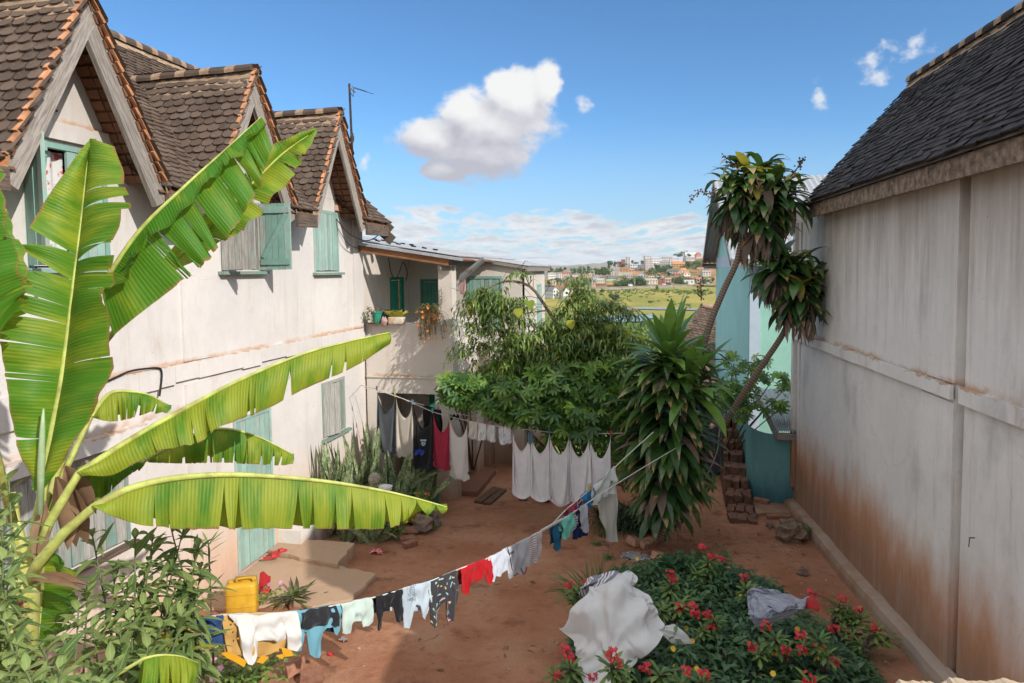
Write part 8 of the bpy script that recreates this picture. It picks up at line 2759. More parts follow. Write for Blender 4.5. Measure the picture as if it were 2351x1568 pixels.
drape('jacket', (1613, 1655), [(0, 95), (0.3, 120), (0.6, 110), (1, 100)], [(0, 80), (1, 80)], C('dark_blue_denim', (0.040, 0.045, 0.058)), 'dark faded jacket hanging behind the dracaena by the brick steps', 'jacket', 25, 0.04, 14, 0.02, None, None, 26, 0.3)
# ---- cloths spread on the bed
def sheet(name, ctrl, m, label, cat, n=44, amp=0.012, seed=1, peak=None, thick=0.006, parent=None, sim=None):
 rows = [lerp_path([at(*q) for q in r], n) for r in ctrl]
 cols = [lerp_path([rows[k][i] for k in range(len(rows))], n) for i in range(n)]
 P = []
 for i in range(n):
  row = []
  for j in range(n):
   u, v = i / (n - 1), j / (n - 1)
   p = cols[i][j]
   d = amp * (1.6 * mnoise.noise(Vector((u * 4 + seed, v * 4, seed))) + 0.5 * mnoise.noise(Vector((u * 11 + seed, v * 11, seed))))
   if peak:
    a = math.atan2(v - peak[1], u - peak[0])
    r = math.hypot(u - peak[0], v - peak[1])
    d += amp * 1.5 * math.sin(a * 9 + seed) * min(1, r * 2.2) * (0.4 + 0.6 * r)
   row.append(p - FWD * d + V3(0, 0, d * 0.6))
  P.append(row)
 P = np.array([[np.array(p) for p in r] for r in P])
 if sim:
  pins = np.zeros((n, n), bool)
  for (a, b) in sim[1]:
   pins[int(round(a * (n - 1))), int(round(b * (n - 1)))] = True
  lu = np.linalg.norm(P[1:] - P[:-1], axis=-1).mean() * sim[0]
  lv = np.linalg.norm(P[:, 1:] - P[:, :-1], axis=-1).mean() * sim[0]
  P0 = P.copy()
  P0[..., 2] -= sim[3]
  def hit(q):
   q[..., 2] = np.maximum(q[..., 2], P0[..., 2])
   return q
  P = relax(P, pins, lu, lv, sim[2], 8, hit)
 mb = MB()
 mb.grid(P, lambda a, b: (a, b), 0.5)
 mb.grid([[p + FWD * thick - V3(0, 0, thick) for p in r] for r in P], lambda a, b: (a, b), 0.5)
 o = mb.build(name, m, parent, True)
 return tag(o, label, cat) if label else o
def rib_pat(t):
 uv = t.xyz(t.uv())
 s = t.math('SINE', t.math('MULTIPLY', t.math('ADD', uv[0], uv[1]), 300.0))
 c = t.mix(t.smooth(s, -0.5, 0.5), (0.60, 0.595, 0.59), (0.66, 0.655, 0.65))
 return t.mix(t.math('MULTIPLY', t.smooth(t.noise(t.pos(), 2.2, 5.0, 0.6), 0.52, 0.72), 0.5), c, (0.50, 0.47, 0.43))
M_SHEET = C('ribbed_white_blanket', (1, 1, 1), pattern=rib_pat)
def zs(*r):
 out = []
 for px, py, z in r:
  p = onz(px, py, z)
  out.append((px, py, float((p - CAM) @ FWD)))
 return out
sh = sheet('blanket', [zs((1284, 1441, 0.72), (1322, 1388, 0.95), (1352, 1346, 1.12), (1402, 1322, 1.22), (1440, 1310, 1.24)),
        zs((1300, 1470, 0.66), (1345, 1420, 0.90), (1390, 1368, 1.13), (1430, 1328, 1.27), (1474, 1322, 1.20)),
        zs((1326, 1512, 0.58), (1372, 1470, 0.78), (1412, 1422, 1.00), (1452, 1380, 1.12), (1484, 1352, 1.10)),
        zs((1350, 1560, 0.50), (1394, 1522, 0.66), (1440, 1478, 0.84), (1478, 1432, 0.97), (1506, 1404, 0.98)),
        zs((1374, 1606, 0.44), (1420, 1556, 0.56), (1466, 1508, 0.70), (1500, 1468, 0.82), (1518, 1444, 0.86))], M_SHEET, 'large white ribbed blanket spread over the flowering thorn bushes', 'blanket', 60, 0.024, 3, (0.3, 0.72), 0.006, None,
        (1.012, ((0, 0), (0, 0.5), (0, 1), (0.5, 1), (1, 1), (1, 0), (0.5, 0)), 22, 0.03))
sheet('corner', [zs((1514, 1440, 0.86), (1532, 1436, 0.84), (1548, 1432, 0.80)), zs((1516, 1448, 0.84), (1545, 1452, 0.78), (1578, 1458, 0.70)), zs((1522, 1458, 0.80), (1548, 1478, 0.68), (1590, 1478, 0.60))], M_SHEET, None, None, 18, 0.01, 5, None, 0.006, sh)
def pat_cloth(t):
 uv = t.xyz(t.uv())
 x = t.math('FRACT', t.math('MULTIPLY', t.math('ADD', uv[0], t.math('MULTIPLY', uv[1], 0.25)), 2.6))
 nd = t.node('ShaderNodeValToRGB')
 nd.color_ramp.interpolation = 'CONSTANT'
 t.put(nd.inputs[0], x)
 st = [(0.0, (0.22, 0.215, 0.26)), (0.30, (0.62, 0.63, 0.68)), (0.40, (0.20, 0.10, 0.09)), (0.46, (0.62, 0.63, 0.68)), (0.55, (0.08, 0.08, 0.13)), (0.62, (0.62, 0.63, 0.68)), (0.70, (0.33, 0.20, 0.14)), (0.76, (0.62, 0.63, 0.68)), (0.86, (0.22, 0.215, 0.26))]
 el = nd.color_ramp.elements
 while len(el) < len(st):
  el.new(0.5)
 for e, (p, c) in zip(el, st):
  e.position, e.color = p, c + (1.0,)
 return nd.outputs[0]
sheet('cloth', [zs((1345, 1345, 1.02), (1362, 1318, 1.10), (1384, 1302, 1.14), (1420, 1306, 1.14), (1446, 1318, 1.12)), zs((1352, 1340, 1.04), (1368, 1328, 1.14), (1390, 1316, 1.18), (1422, 1318, 1.18), (1448, 1326, 1.14)), zs((1340, 1352, 1.02), (1368, 1342, 1.10), (1392, 1332, 1.16), (1424, 1328, 1.18), (1446, 1332, 1.16)), zs((1338, 1366, 0.92), (1362, 1354, 1.02), (1392, 1342, 1.12), (1424, 1336, 1.16), (1440, 1338, 1.16))], C('striped_cotton', (1, 1, 1), pattern=pat_cloth), 'grey and white striped cloth crumpled behind the white blanket', 'cloth', 30, 0.03, 7, None, 0.006, None, (1.16, ((0, 0.1), (0, 0.5), (0, 0.95), (1, 0), (1, 1)), 30, 0.035))
def pat_slub(t):
 uv = t.xyz(t.uv())
 n = t.noise(t.comb(t.math('MULTIPLY', uv[0], 3.0), t.math('MULTIPLY', uv[1], 46.0), 0.0), 2.0, 3.0, 0.6)
 return t.mix(t.smooth(n, 0.35, 0.65), (0.20, 0.22, 0.29), (0.42, 0.43, 0.49))
M_SLUB = C('grey_slub_jersey', (1, 1, 1), pattern=pat_slub)
gs = sheet('shorts', [zs((1722, 1345, 0.90), (1730, 1318, 1.02), (1752, 1328, 1.00), (1792, 1362, 0.90), (1838, 1372, 0.86), (1868, 1366, 0.86)),
        zs((1714, 1378, 0.86), (1738, 1360, 0.98), (1764, 1364, 0.98), (1800, 1376, 0.93), (1836, 1384, 0.88), (1878, 1380, 0.84)),
        zs((1719, 1404, 0.80), (1742, 1396, 0.90), (1772, 1396, 0.92), (1800, 1394, 0.88), (1824, 1396, 0.84), (1832, 1394, 0.82)),
        zs((1730, 1424, 0.74), (1750, 1420, 0.82), (1776, 1414, 0.84), (1804, 1406, 0.82), (1822, 1404, 0.80), (1826, 1402, 0.80))], M_SLUB, 'grey flecked shorts draped over the thorn bush by the kerb', 'shorts', 40, 0.028, 9, (0.2, 0.3), 0.006, None,
        (1.03, ((0, 0.2), (0, 0.6), (0, 1), (1, 0), (1, 0.5), (1, 1)), 12, 0.02))
sheet('waistband', [zs((1728, 1422, 0.79), (1752, 1419, 0.86), (1780, 1412, 0.88), (1806, 1404, 0.87), (1824, 1400, 0.84)), zs((1734, 1440, 0.70), (1756, 1434, 0.76), (1784, 1426, 0.78), (1808, 1419, 0.78), (1822, 1416, 0.78))], C('grey_rib_band', (1, 1, 1), pattern=pat_str((0.16, 0.17, 0.21), (0.36, 0.37, 0.42), 260, 0)), None, None, 30, 0.014, 3, None, 0.008, gs)
sheet('cap', [zs((1850, 1372, 0.85), (1864, 1366, 0.86), (1878, 1380, 0.85)), zs((1842, 1384, 0.83), (1862, 1380, 0.86), (1882, 1396, 0.82)), zs((1846, 1394, 0.80), (1866, 1398, 0.82), (1880, 1404, 0.80))], C('red_lining', (0.40, 0.03, 0.03)), 'red edged cloth tip at the right end of the grey shorts', 'cloth', 18, 0.008, 4)
# ================================================================== things standing about the yard
M_JERRY = plain('yellow_plastic', (0.56, 0.33, 0.030), 0.45, 0.12, 6.0, dirt=(0.30, 0.17, 0.05), da=0.6)
def rounded_box(mb, c, ax, ay, az, rr=0.18, n=4, r=0.5):
 """soft-edged box: superellipse rings"""
 c, ax, ay, az = map(lambda q: np.array(q, float), (c, ax, ay, az))
 P = []
 K = 28
 for (zz, s) in ((-1, 0.86), (-0.96, 0.95), (-0.88, 1.0), (-0.3, 0.985), (0.3, 0.985), (0.80, 1.0), (0.92, 0.96), (1.0, 0.84)):
  row = []
  for k in range(K):
   a = 2 * math.pi * k / K
   e = 0.42
   x = math.copysign(abs(math.cos(a)) ** e, math.cos(a))
   y = math.copysign(abs(math.sin(a)) ** e, math.sin(a))
   row.append(c + ax * x * s + ay * y * s + az * zz)
  P.append(row)
 ids = mb.grid(P, None, r, 0, None, True)
 mb.face(ids[0])
 mb.face(ids[-1][::-1])
jb = onz(557, 1402, 0.12)
jz = 0.10
jc = thing('jerrycan', (jb[0], jb[1], jz), 'dirty yellow plastic jerrycan standing beside the pale teal door', 'jerrycan')
u_, v_ = unit((0.93, 0.36, 0)), unit((-0.36, 0.93, 0))
mb = MB()
rounded_box(mb, V3(jb[0], jb[1], jz + 0.20), u_ * 0.190, v_ * 0.125, V3(0, 0, 0.20))
mb.build('body', M_JERRY, jc, True)
mb = MB()
t0 = V3(jb[0], jb[1], jz + 0.40)
mb.tube(lerp_path([t0 + u_ * -0.05 - v_ * 0.02, t0 + u_ * -0.04 - v_ * 0.02 + V3(0, 0, 0.045), t0 + u_ * 0.12 - v_ * 0.02 + V3(0, 0, 0.050), t0 + u_ * 0.15 - v_ * 0.02], 14), 0.016, 8)
mb.obox(t0 + u_ * 0.04 + v_ * 0.05 + V3(0, 0, 0.012), u_ * 0.13, v_ * 0.045, V3(0, 0, 0.018), 0.5)
mb.build('handle', M_JERRY, jc, True)
mb = MB()
mb.lathe(t0 - u_ * 0.13 - v_ * 0.02 + V3(0, 0, -0.01), [(0.036, 0), (0.036, 0.03), (0.032, 0.045), (0.020, 0.048)], 14)
mb.build('cap', M_JERRY, jc)
mb = MB()
for zz in (0.28, 0.12):
 P = []
 for k in range(29):
  a = 2 * math.pi * k / 28
  x = math.copysign(abs(math.cos(a)) ** 0.42, math.cos(a))
  y = math.copysign(abs(math.sin(a)) ** 0.42, math.sin(a))
  P.append(V3(jb[0], jb[1], jz + zz) + u_ * 0.190 * x + v_ * 0.125 * y)
 mb.tube(P, 0.005, 5, cap=False)
mb.build('seam', M_JERRY, jc)
M_REDP = plain('red_plastic', (0.52, 0.035, 0.040), 0.45, 0.12, 20.0)
M_BRICK = plain('worn_brick', (0.27, 0.125, 0.080), 0.92, 0.25, 14.0, bump=0.6, dirt=(0.26, 0.15, 0.10), da=0.6)
M_ROCK = plain('brown_rock', (0.23, 0.165, 0.125), 0.95, 0.3, 7.0, bump=0.8, dirt=(0.14, 0.085, 0.06), da=0.6)
def shoe(p, ang, label, m=M_REDP, L=0.24):
 u = V3(math.cos(ang), math.sin(ang), 0)
 v = V3(-u[1], u[0], 0)
 p = np.array(p, float)
 t = thing('sandal', p, label, 'sandal', 'red sandals')
 mb = MB()
 out = [(0, 0.028), (0.25, 0.036), (0.5, 0.034), (0.8, 0.045), (1, 0.02)]
 l = [p + u * L * a - v * w for a, w in out]
 r = [p + u * L * a + v * w for a, w in out[::-1]]
 ring_ = l + r
 mb.poly([q + V3(0, 0, 0.022) for q in ring_])
 mb.poly([q for q in ring_][::-1])
 for i in range(len(ring_)):
  j = (i + 1) % len(ring_)
  mb.poly([ring_[i], ring_[j], ring_[j] + V3(0, 0, 0.022), ring_[i] + V3(0, 0, 0.022)])
 mb.build('sole', m, t)
 mb = MB()
 P = [[p + u * L * a + v * 0.042 * math.cos(q) + V3(0, 0, 0.02 + 0.035 * math.sin(q)) for q in np.linspace(0, math.pi, 7)] for a in (0.5, 0.62, 0.75)]
 mb.grid(P)
 mb.build('strap', m, t)
for (px, py, a, lb) in ((604, 1283, 0.6, 'red sandal by the door, left one of the pair'), (622, 1272, 0.8, 'red sandal by the door, right one of the pair')):
 p = onz(px, py, 0.16)
 shoe((p[0], p[1], 0.158), a, lb)
p = onz(606, 1362, 0.1)
mb = MB()
P = [[V3(p[0] + 0.16 * (i / 6 - 0.5), p[1] + 0.02 + 0.05 * (j / 4 - .5), 0.10 + 0.03 + 0.22 * j / 4 + 0.03 * math.sin(i * 0.9)) for j in range(5)] for i in range(7)]
mb.grid(P)
mb.grid([[q + V3(0, 0.006, 0) for q in r] for r in P])
mb.obox(V3(p[0], p[1] + 0.02, 0.12), V3(0.07, 0, 0), V3(0, 0.05, 0), V3(0, 0, 0.015))
tag(mb.build('dustpan', M_REDP, None, True), 'red plastic dustpan leaning right of the yellow jerrycan', 'dustpan')
def brick(c, yaw, roll, label, s=(0.115, 0.06, 0.045), m=M_BRICK, group='loose bricks', name='brick'):
 u = V3(math.cos(yaw), math.sin(yaw), 0)
 v = V3(-u[1] * math.cos(roll), u[0] * math.cos(roll), math.sin(roll))
 w = np.cross(u, v)
 mb = MB()
 mb.obox(c, u * s[0], v * s[1], w * s[2], random.random(), 0, 0.009)
 return tag(mb.build(name, m), label, 'brick', group)
def rock(px, py, wpx, hpx, label, seed, zb=None, m=M_ROCK):
 p = onz(px, py, 0.0)
 z = gz(p[0], p[1])
 d = float((p - CAM) @ FWD)
 w, h = wpx * d / F, hpx * d / F
 mb = MB()
 mb.blob((p[0], p[1] + w * 0.3, z + h * 0.40), w * 0.55, w * 0.5, h * 0.60, 9, 12, 0.26, seed)
 return tag(mb.build('rock', m), label, 'rock', 'rocks in the yard')
for (px, py, yaw, roll, lb) in ((935, 1243, 0.5, 0.2, 'red brick lying lowest at the edge of the flower bed'), (945, 1224, 0.3, 0.5, 'red brick on top of the loose pile by the flower bed'), (942, 1254, 0.9, 0.1, 'half buried brick at the foot of the loose pile')):
 p = onz(px, py, -0.05)
 brick((p[0], p[1], gz(p[0], p[1]) + 0.05), yaw, roll, lb)
for (px, py, yaw, roll, lb) in ((1457, 1236, 2.2, 0.35, 'tan brick tilted left of the ash patch top'), (1486, 1240, 0.75, 0.3, 'tan brick leaning right beside the other, near the dracaena trunk'), (1515, 1276, 2.25, 0.3, 'tan brick lying in front of the dracaena trunk')):
 p = onz(px, py, 0.0)
 brick((p[0], p[1], gz(p[0], p[1]) + 0.07), yaw, roll, lb, (0.125, 0.075, 0.06), plain('tan_brick', (0.36, 0.20, 0.135), 0.92, 0.25, 14.0, bump=0.6))
p = onz(675, 1540, 0.2)
brick((p[0], p[1], gz(p[0], p[1]) + 0.10), 1.2, 1.3, 'orange brick standing on end under the quilted suit')
p = onz(690, 1556, 0.2)
brick((p[0] + 0.1, p[1] + 0.05, gz(p[0], p[1]) + 0.035), 0.4, 0.05, 'flat orange brick at the edge of the leafy periwinkle')
rock(965, 1216, 46, 40, 'large brown rock beside the yellow flower tub', 1)
rock(985, 1183, 22, 26, 'small brown rock under the teal bucket', 2)
rock(1000, 1198, 24, 32, 'upright brown rock nearest the porch pillar', 3)
rock(955, 1190, 30, 26, 'flat brown rock behind the yellow tub', 4)
rock(1820, 1226, 60, 46, 'big brown boulder against the kerb of the right house', 5)
rock(1769, 1190, 16, 12, 'fist sized stone near the brick steps', 6)
rock(1845, 1308, 24, 16, 'rounded stone sunk in the soil beyond the flower bed', 7)
rock(1200, 1125, 22, 16, 'stone lying left of the charred stump', 8)
# ash patch
p = onz(1460, 1265, 0.0)
mb = MB()
for i in range(420):
 a, q = random.uniform(0, 6.283), random.random() ** 0.6
 x, y = p[0] + math.cos(a) * q * 0.24, p[1] + math.sin(a) * q * 0.20
 s = random.uniform(0.006, 0.018)
 mb.obox((x, y, gz(x, y) + s * 0.3), (s, 0, s * 0.3), (0, s * random.uniform(.4, 1), 0), (0, 0, s * 0.3), random.random(), 1 if random.random() < 0.3 else 0)
n = 30
ct = mb.vert((p[0], p[1], gz(p[0], p[1]) + 0.020))
rg_ = []
for i in range(n):
 a = 6.283 * i / n
 r = 0.22 * (1 + 0.25 * mnoise.noise(Vector((math.cos(a) * 1.5, math.sin(a) * 1.5, 7))))
 x, y = p[0] + math.cos(a) * r, p[1] + math.sin(a) * r * 0.85
 rg_.append(mb.vert((x, y, gz(x, y) + 0.004)))
for i in range(n):
 mb.face((rg_[i], rg_[(i + 1) % n], ct))
tag(mb.build('ash_patch', [plain('pale_ash', (0.34, 0.33, 0.33), 0.95, 0.25, 40.0), plain('charcoal', (0.03, 0.03, 0.03), 0.95, 0.2)]), 'patch of pale ash and charcoal on the ground left of the dracaena trunk', 'ash', None, 'stuff')
# charred stump, planks
p = onz(1250, 1141, -0.15)
mb = MB()
mb.lathe((p[0], p[1], gz(p[0], p[1]) - 0.05), [(0.15, 0), (0.14, 0.15), (0.135, 0.38), (0.12, 0.40)], 14)
tag(mb.build('stump', plain('charred_wood', (0.030, 0.028, 0.027), 0.9, 0.3, 18.0, bump=0.7)), 'charred black stump under the white cloths', 'stump')
for (pts, lb) in (([(1089, 1150), (1106, 1154), (1148, 1116), (1132, 1113)], 'left brown plank lying before the porch'), ([(1109, 1156), (1126, 1158), (1163, 1119), (1150, 1117)], 'right brown plank lying before the porch')):
 c = [onz(x, y, -0.17) for x, y in pts]
 mb = MB()
 m_ = [V3(q[0], q[1], gz(q[0], q[1]) + 0.05) for q in c]
 b_ = [q - V3(0, 0, 0.05) for q in m_]
 mb.poly(m_[::-1])
 for i in range(4):
  j = (i + 1) % 4
  mb.poly([m_[i], m_[j], b_[j], b_[i]])
 tag(mb.build('plank', wood('brown_board', (0.12, 0.065, 0.040), (0.20, 0.12, 0.075), 'y')), lb, 'plank', 'planks before the porch')
# brick steps going up beside the shed
st0, st1 = onz(1704, 1172, 0.0), np.array([1.55, 16.4, 0.75])
bs = thing('brick_steps', (st0[0], st0[1], gz(st0[0], st0[1])), 'rough red brick steps climbing beside the turquoise shed', 'steps')
N = 9
for i in range(N):
 f = i / (N - 1)
 c = V3(st0[0] + (st1[0] - st0[0]) * f, st0[1] + (st1[1] - st0[1]) * f, -0.22 + 1.15 * max(0, f - 0.12))
 wv = 0.25 - 0.05 * f
 mb = MB()
 k = 3
 for j in range(k):
  x = c[0] - wv + 2 * wv * (j + 0.5) / k
  mb.obox((x, c[1] + random.uniform(-.02, .02), c[2] + random.uniform(-.012, .012)), (wv / k - 0.008, 0.01 * random.uniform(-1, 1), 0), (0.03 * random.uniform(-1, 1), 0.15, 0), (0, 0, 0.10), random.random(), 0, 0.022)
  mb.obox((x + 0.05, c[1] + 0.20, c[2] + random.uniform(-.012, .012)), (wv / k - 0.008, 0.01, 0), (0, 0.06, 0), (0, 0, 0.095), random.random(), 0, 0.02)
 mb.box(c[0] - wv, c[0] + wv, c[1] - 0.10, c[1] + 0.4, c[2] - 1.2, c[2] - 0.10)
 mb.build('step', plain('dark_brick', (0.17, 0.088, 0.060), 0.92, 0.3, 9.0, bump=0.6, dirt=(0.12, 0.065, 0.045), da=0.7), bs)  # brick tone darker than the loose bricks
c = [onz(x, y, 0.0) for x, y in ((1738, 1160), (1822, 1158), (1818, 1136), (1730, 1136))]
slab('concrete_pad', [(q[0], q[1]) for q in c], gz(c[0][0], c[0][1]) + 0.05, 0.3, M_CONC, 'small worn cement pad in front of the turquoise shed', 'slab')
p = onz(1748, 1142, -0.05)
brick((p[0], p[1], gz(p[0], p[1]) + 0.11), -0.35, 0.1, 'loose brick lying on the cement pad by the shed', (0.14, 0.07, 0.05))
for i, (px, py, yw, lb) in enumerate(((1775, 1166, 0.2, 'paving brick at the pad edge, left'), (1800, 1166, 0.1, 'paving brick at the pad edge, right'))):
 p = onz(px, py, 0.0)
 brick((p[0], p[1], gz(p[0], p[1]) + 0.02), yw, 0.02, lb)
def litter(name, px, py, w, h, m, label, cat, seed, z=0.03):
 p = onz(px, py, 0.05)
 d = float((p - CAM) @ FWD)
 k = d / F
 rg = random.Random(seed)
 P = [[V3(p[0] + (i / 5 - .5) * w * k, p[1] + (j / 4 - .5) * h * k * 1.6, gz(p[0], p[1]) + 0.012 + rg.uniform(0, z)) for j in range(5)] for i in range(6)]
 mb = MB()
 mb.grid(P)
 return tag(mb.build(name, m), label, cat)
litter('wrapper', 866, 1258, 28, 14, mat('red_foil', lambda t: bsdf(t, t.mix(t.smooth(t.noise(t.pos(), 30.0, 2.0), 0.5, 0.55), (0.55, 0.02, 0.03), (0.6, 0.55, 0.55)), 0.35)), 'crumpled red foil wrapper beside the snake plants', 'litter', 1, 0.06)
litter('paper', 788, 1481, 16, 9, M_WHITE, 'small scrap of white paper under the mint trousers', 'litter', 2)
litter('plastic_bag', 668, 1562, 34, 20, M_WHITE, 'white plastic bag at the bottom edge by the periwinkle', 'litter', 3, 0.12)
litter('paper', 795, 1237, 10, 9, M_WHITE, 'scrap of white litter at the edge of the upper step', 'litter', 4, 0.05)
p = onz(759, 1503, 0.12)
mb = MB()
mb.lathe((p[0], p[1], gz(p[0], p[1])), [(0.030, 0), (0.033, 0.004), (0.033, 0.022), (0.028, 0.027)], 16)
tag(mb.build('bottle_cap', M_REDP), 'round red plastic lid on the bare ground', 'lid')
p = onz(1872, 1230, 0.0)
# pots of the flower bed
p = onz(993, 1150, -0.08)
t = thing('bucket', (p[0], p[1] + 0.1, gz(p[0], p[1]) + 0.02), 'teal plastic bucket used as a planter by the porch pillar', 'bucket')
mb = MB()
mb.lathe((p[0], p[1] + 0.1, gz(p[0], p[1]) + 0.02), [(0.088, 0), (0.112, 0.21), (0.120, 0.215), (0.120, 0.235), (0.108, 0.235), (0.104, 0.19)], 20)
mb.build('pail', plain('teal_plastic', (0.03, 0.26, 0.235), 0.5), t)
mb = MB()
for i in range(120):
 a = random.uniform(0, 6.28)
 mb.leaf((p[0] + random.uniform(-.08, .08), p[1] + 0.1 + random.uniform(-.08, .08), gz(p[0], p[1]) + 0.22), (math.cos(a), math.sin(a), 0.8), (0, 0, 1), 0.10, 0.03, 0.8, 0.2, 3, random.random())
mb.build('plant', M_BEDLEAF, t, True)
p = onz(945, 1200, -0.05)
zt_ = gz(p[0], p[1]) + 0.05
t = thing('tub', (p[0], p[1] + 0.08, zt_), 'small yellow plastic tub planter on the rocks', 'planter')
mb = MB()
mb.lathe((p[0], p[1] + 0.08, zt_), [(0.10, 0), (0.125, 0.05), (0.135, 0.16), (0.13, 0.165), (0.115, 0.13)], 16)
mb.build('pot', M_JERRY, t)
p = onz(860, 1112, 0.0)
mb = MB()
q = at(860, 1100, 10.6)
mb.blob(q, 0.10, 0.10, 0.10, 8, 12, 0.06, 3)
tag(mb.build('plant_ball', plain('dry_gourd', (0.30, 0.265, 0.205), 0.9, 0.3, 30.0, bump=0.8)), 'round dry gourd-like ball among the snake plants', 'gourd')
mb = MB()
q = at(885, 1119, 10.3)
mb.blob(q, 0.11, 0.08, 0.05, 6, 10, 0.15, 9)
tag(mb.build('plastic_bag', M_WHITE), 'white plastic bag caught among the flower bed plants', 'litter')
# ---- veranda: pots, cloths and cables
PZ = 3.365
M_TERRA = plain('terracotta_pot', (0.42, 0.14, 0.06), 0.8, 0.15)
def vx(px, y=12.80):
 return float(ony(px, 741, y)[0])
t = thing('plant_pot', (vx(862), 12.82, PZ), 'teal pot with a withered brown plant on the veranda parapet', 'plant pot', 'pots on the veranda')
mb = MB()
mb.lathe((vx(866), 12.82, PZ), [(0.085, 0), (0.11, 0.22), (0.125, 0.225), (0.125, 0.25), (0.105, 0.25)], 18)
mb.build('pot', plain('teal_pot', (0.03, 0.25, 0.18), 0.6), t)
mb = MB()
mb.lathe((vx(862), 12.82, PZ - 0.002), [(0.15, 0), (0.17, 0.012), (0.17, 0.018)], 20)
mb.build('saucer', M_IRON, t)
lm, dm = MB(), MB()
for i in range(90):
 a = random.uniform(0, 6.28)
 b = V3(vx(858) + random.uniform(-.16, .12), 12.80 + random.uniform(-.12, .08), PZ + random.uniform(0.08, 0.34))
 (dm if b[2] > PZ + 0.18 else lm).leaf(b, (math.cos(a), math.sin(a), random.uniform(-.3, .6)), (0, 0, 1), 0.10, 0.04, 0.8, 0.3, 3, random.random())
lm.build('leaves', M_BEDLEAF, t, True)
dm.build('withered_leaves', M_DEADLEAF, t, True)
t = thing('planter', (vx(910), 12.82, PZ), 'paint-flaked white oblong planter with a dry stalk on the veranda parapet', 'plant pot', 'pots on the veranda')
mb = MB()
cx_ = vx(910)
rounded_box(mb, (cx_, 12.82, PZ + 0.07), (0.165, 0, 0), (0, 0.095, 0), (0, 0, 0.07))
mb.build('pot', plain('flaked_white_tub', (0.52, 0.46, 0.36), 0.8, 0.2, 20.0, dirt=(0.45, 0.25, 0.12), da=0.7), t, True)
lm, dm = MB(), MB()
for i in range(34):
 a = random.uniform(0, 6.28)
 lm.leaf((cx_ + random.uniform(-.12, .12), 12.82, PZ + 0.14), (math.cos(a) * .8, math.sin(a) * .6, 1), (0, -1, 0.3), random.uniform(0.12, 0.30), 0.045, 0.7, 0.3, 4, random.random())
dm.tube(lerp_path([(cx_ + 0.08, 12.82, PZ + 0.12), (cx_ + 0.06, 12.82, PZ + 0.5), (cx_ + 0.07, 12.8, PZ + 0.90)], 12), [0.006] * 11 + [0.002], 5)
for i in range(50):
 z = PZ + 0.3 + 0.58 * random.random()
 a = random.uniform(0, 6.28)
 dm.leaf((cx_ + 0.07, 12.82, z), (math.cos(a), math.sin(a), 0.3), (0, 0, 1), 0.05, 0.018, 0.4, 0.2, 2, random.random())
lm.build('leaves', M_DRACY, t, True)
dm.build('dry_stalk', M_DEADLEAF, t, True)
fx = vx(990)
t = thing('flower_pot', (fx, 12.80, PZ), 'bushy trailing plant with orange flowers hanging over the veranda parapet', 'plant pot', 'pots on the veranda')
mb = MB()
mb.lathe((fx, 12.80, PZ), [(0.12, 0), (0.155, 0.22), (0.165, 0.24), (0.14, 0.24)], 16)
mb.build('pot', M_TERRA, t)
lm, sm, fm = MB(), MB(), MB()
rg = random.Random(9)
for i in range(150):
 a = rg.uniform(0, 6.28)
 x, y = math.cos(a), math.sin(a)
 if y > 0.5:
  y = -y
 L = rg.uniform(0.12, 0.34)
 p0 = V3(fx + rg.uniform(-.08, .08), 12.78, PZ + 0.24)
 p2 = p0 + V3(x * L * 0.9 + (0.12 if rg.random() < 0.15 else 0), min(y, 0.1) * L * 0.8 - 0.06, rg.uniform(-0.55, 0.14))
 path = lerp_path([p0, (p0 + p2) / 2 + V3(x * 0.05, y * 0.05, 0.10), p2], 7)
 sm.tube(path, 0.003, 4)
 for k in range(9):
  q = path[rg.randint(1, 6)]
  b = rg.uniform(0, 6.28)
  lm.leaf(q, (math.cos(b), math.sin(b), rg.uniform(-.2, .8)), (0, -0.6, 1), rg.uniform(0.03, 0.06), 0.014, 0.4, 0.2, 2, rg.random())
 if rg.random() < 0.16:
  fm = MB()
  flower(fm, path[-1], 0.026, rg, 6, V3(rg.uniform(-.4, .4), -0.9, 0.4))
  fm.build('flower', M_ORAF, t)
path = lerp_path([(fx + 0.16, 12.84, PZ + 0.2), (fx + 0.22, 12.84, PZ + 0.5), (fx + 0.20, 12.84, PZ + 0.72)], 8)
sm.tube(path, 0.005, 5)
for k in range(16):
 b = rg.uniform(0, 6.28)
 lm.leaf(path[rg.randint(2, 7)], (math.cos(b), math.sin(b), 0.4), (0, 0, 1), 0.08, 0.045, 0.4, 0.2, 3, rg.random())
sm.build('stem', M_STEMB, t)
lm.build('leaves', foliage('portulaca_leaf', (0.10, 0.12, 0.03), (0.26, 0.20, 0.06), 0.2), t)
pp = onx(1082, 729, -4.1)
t = thing('flower_pot', (-4.1, pp[1], 3.435), 'tall orange terracotta pot on the side parapet by the peach tree', 'plant pot', 'pots on the veranda')
mb = MB()
mb.lathe((-4.1, pp[1], 3.435), [(0.085, 0), (0.125, 0.28), (0.135, 0.285), (0.135, 0.32), (0.11, 0.32)], 18)
mb.build('pot', M_TERRA, t)
lm = MB()
for i in range(60):
 a = random.uniform(0, 6.28)
 lm.leaf((-4.1, pp[1], 3.75), (math.cos(a), math.sin(a), random.uniform(0, 1)), (0, 0, 1), random.uniform(0.1, 0.25), 0.05, 0.9, 0.3, 4, random.random())
lm.build('leaves', M_BEDLEAF, t, True)
pj = onx(1072, 730, -4.08)
mb = MB()
mb.lathe((-4.08, pj[1] - 0.02, 3.435), [(0.035, 0), (0.037, 0.09), (0.030, 0.10), (0.030, 0.12)], 12)
tag(mb.build('jar', plain('dusty_glass', (0.45, 0.44, 0.42), 0.3)), 'small glass jar beside the tall terracotta pot', 'jar')
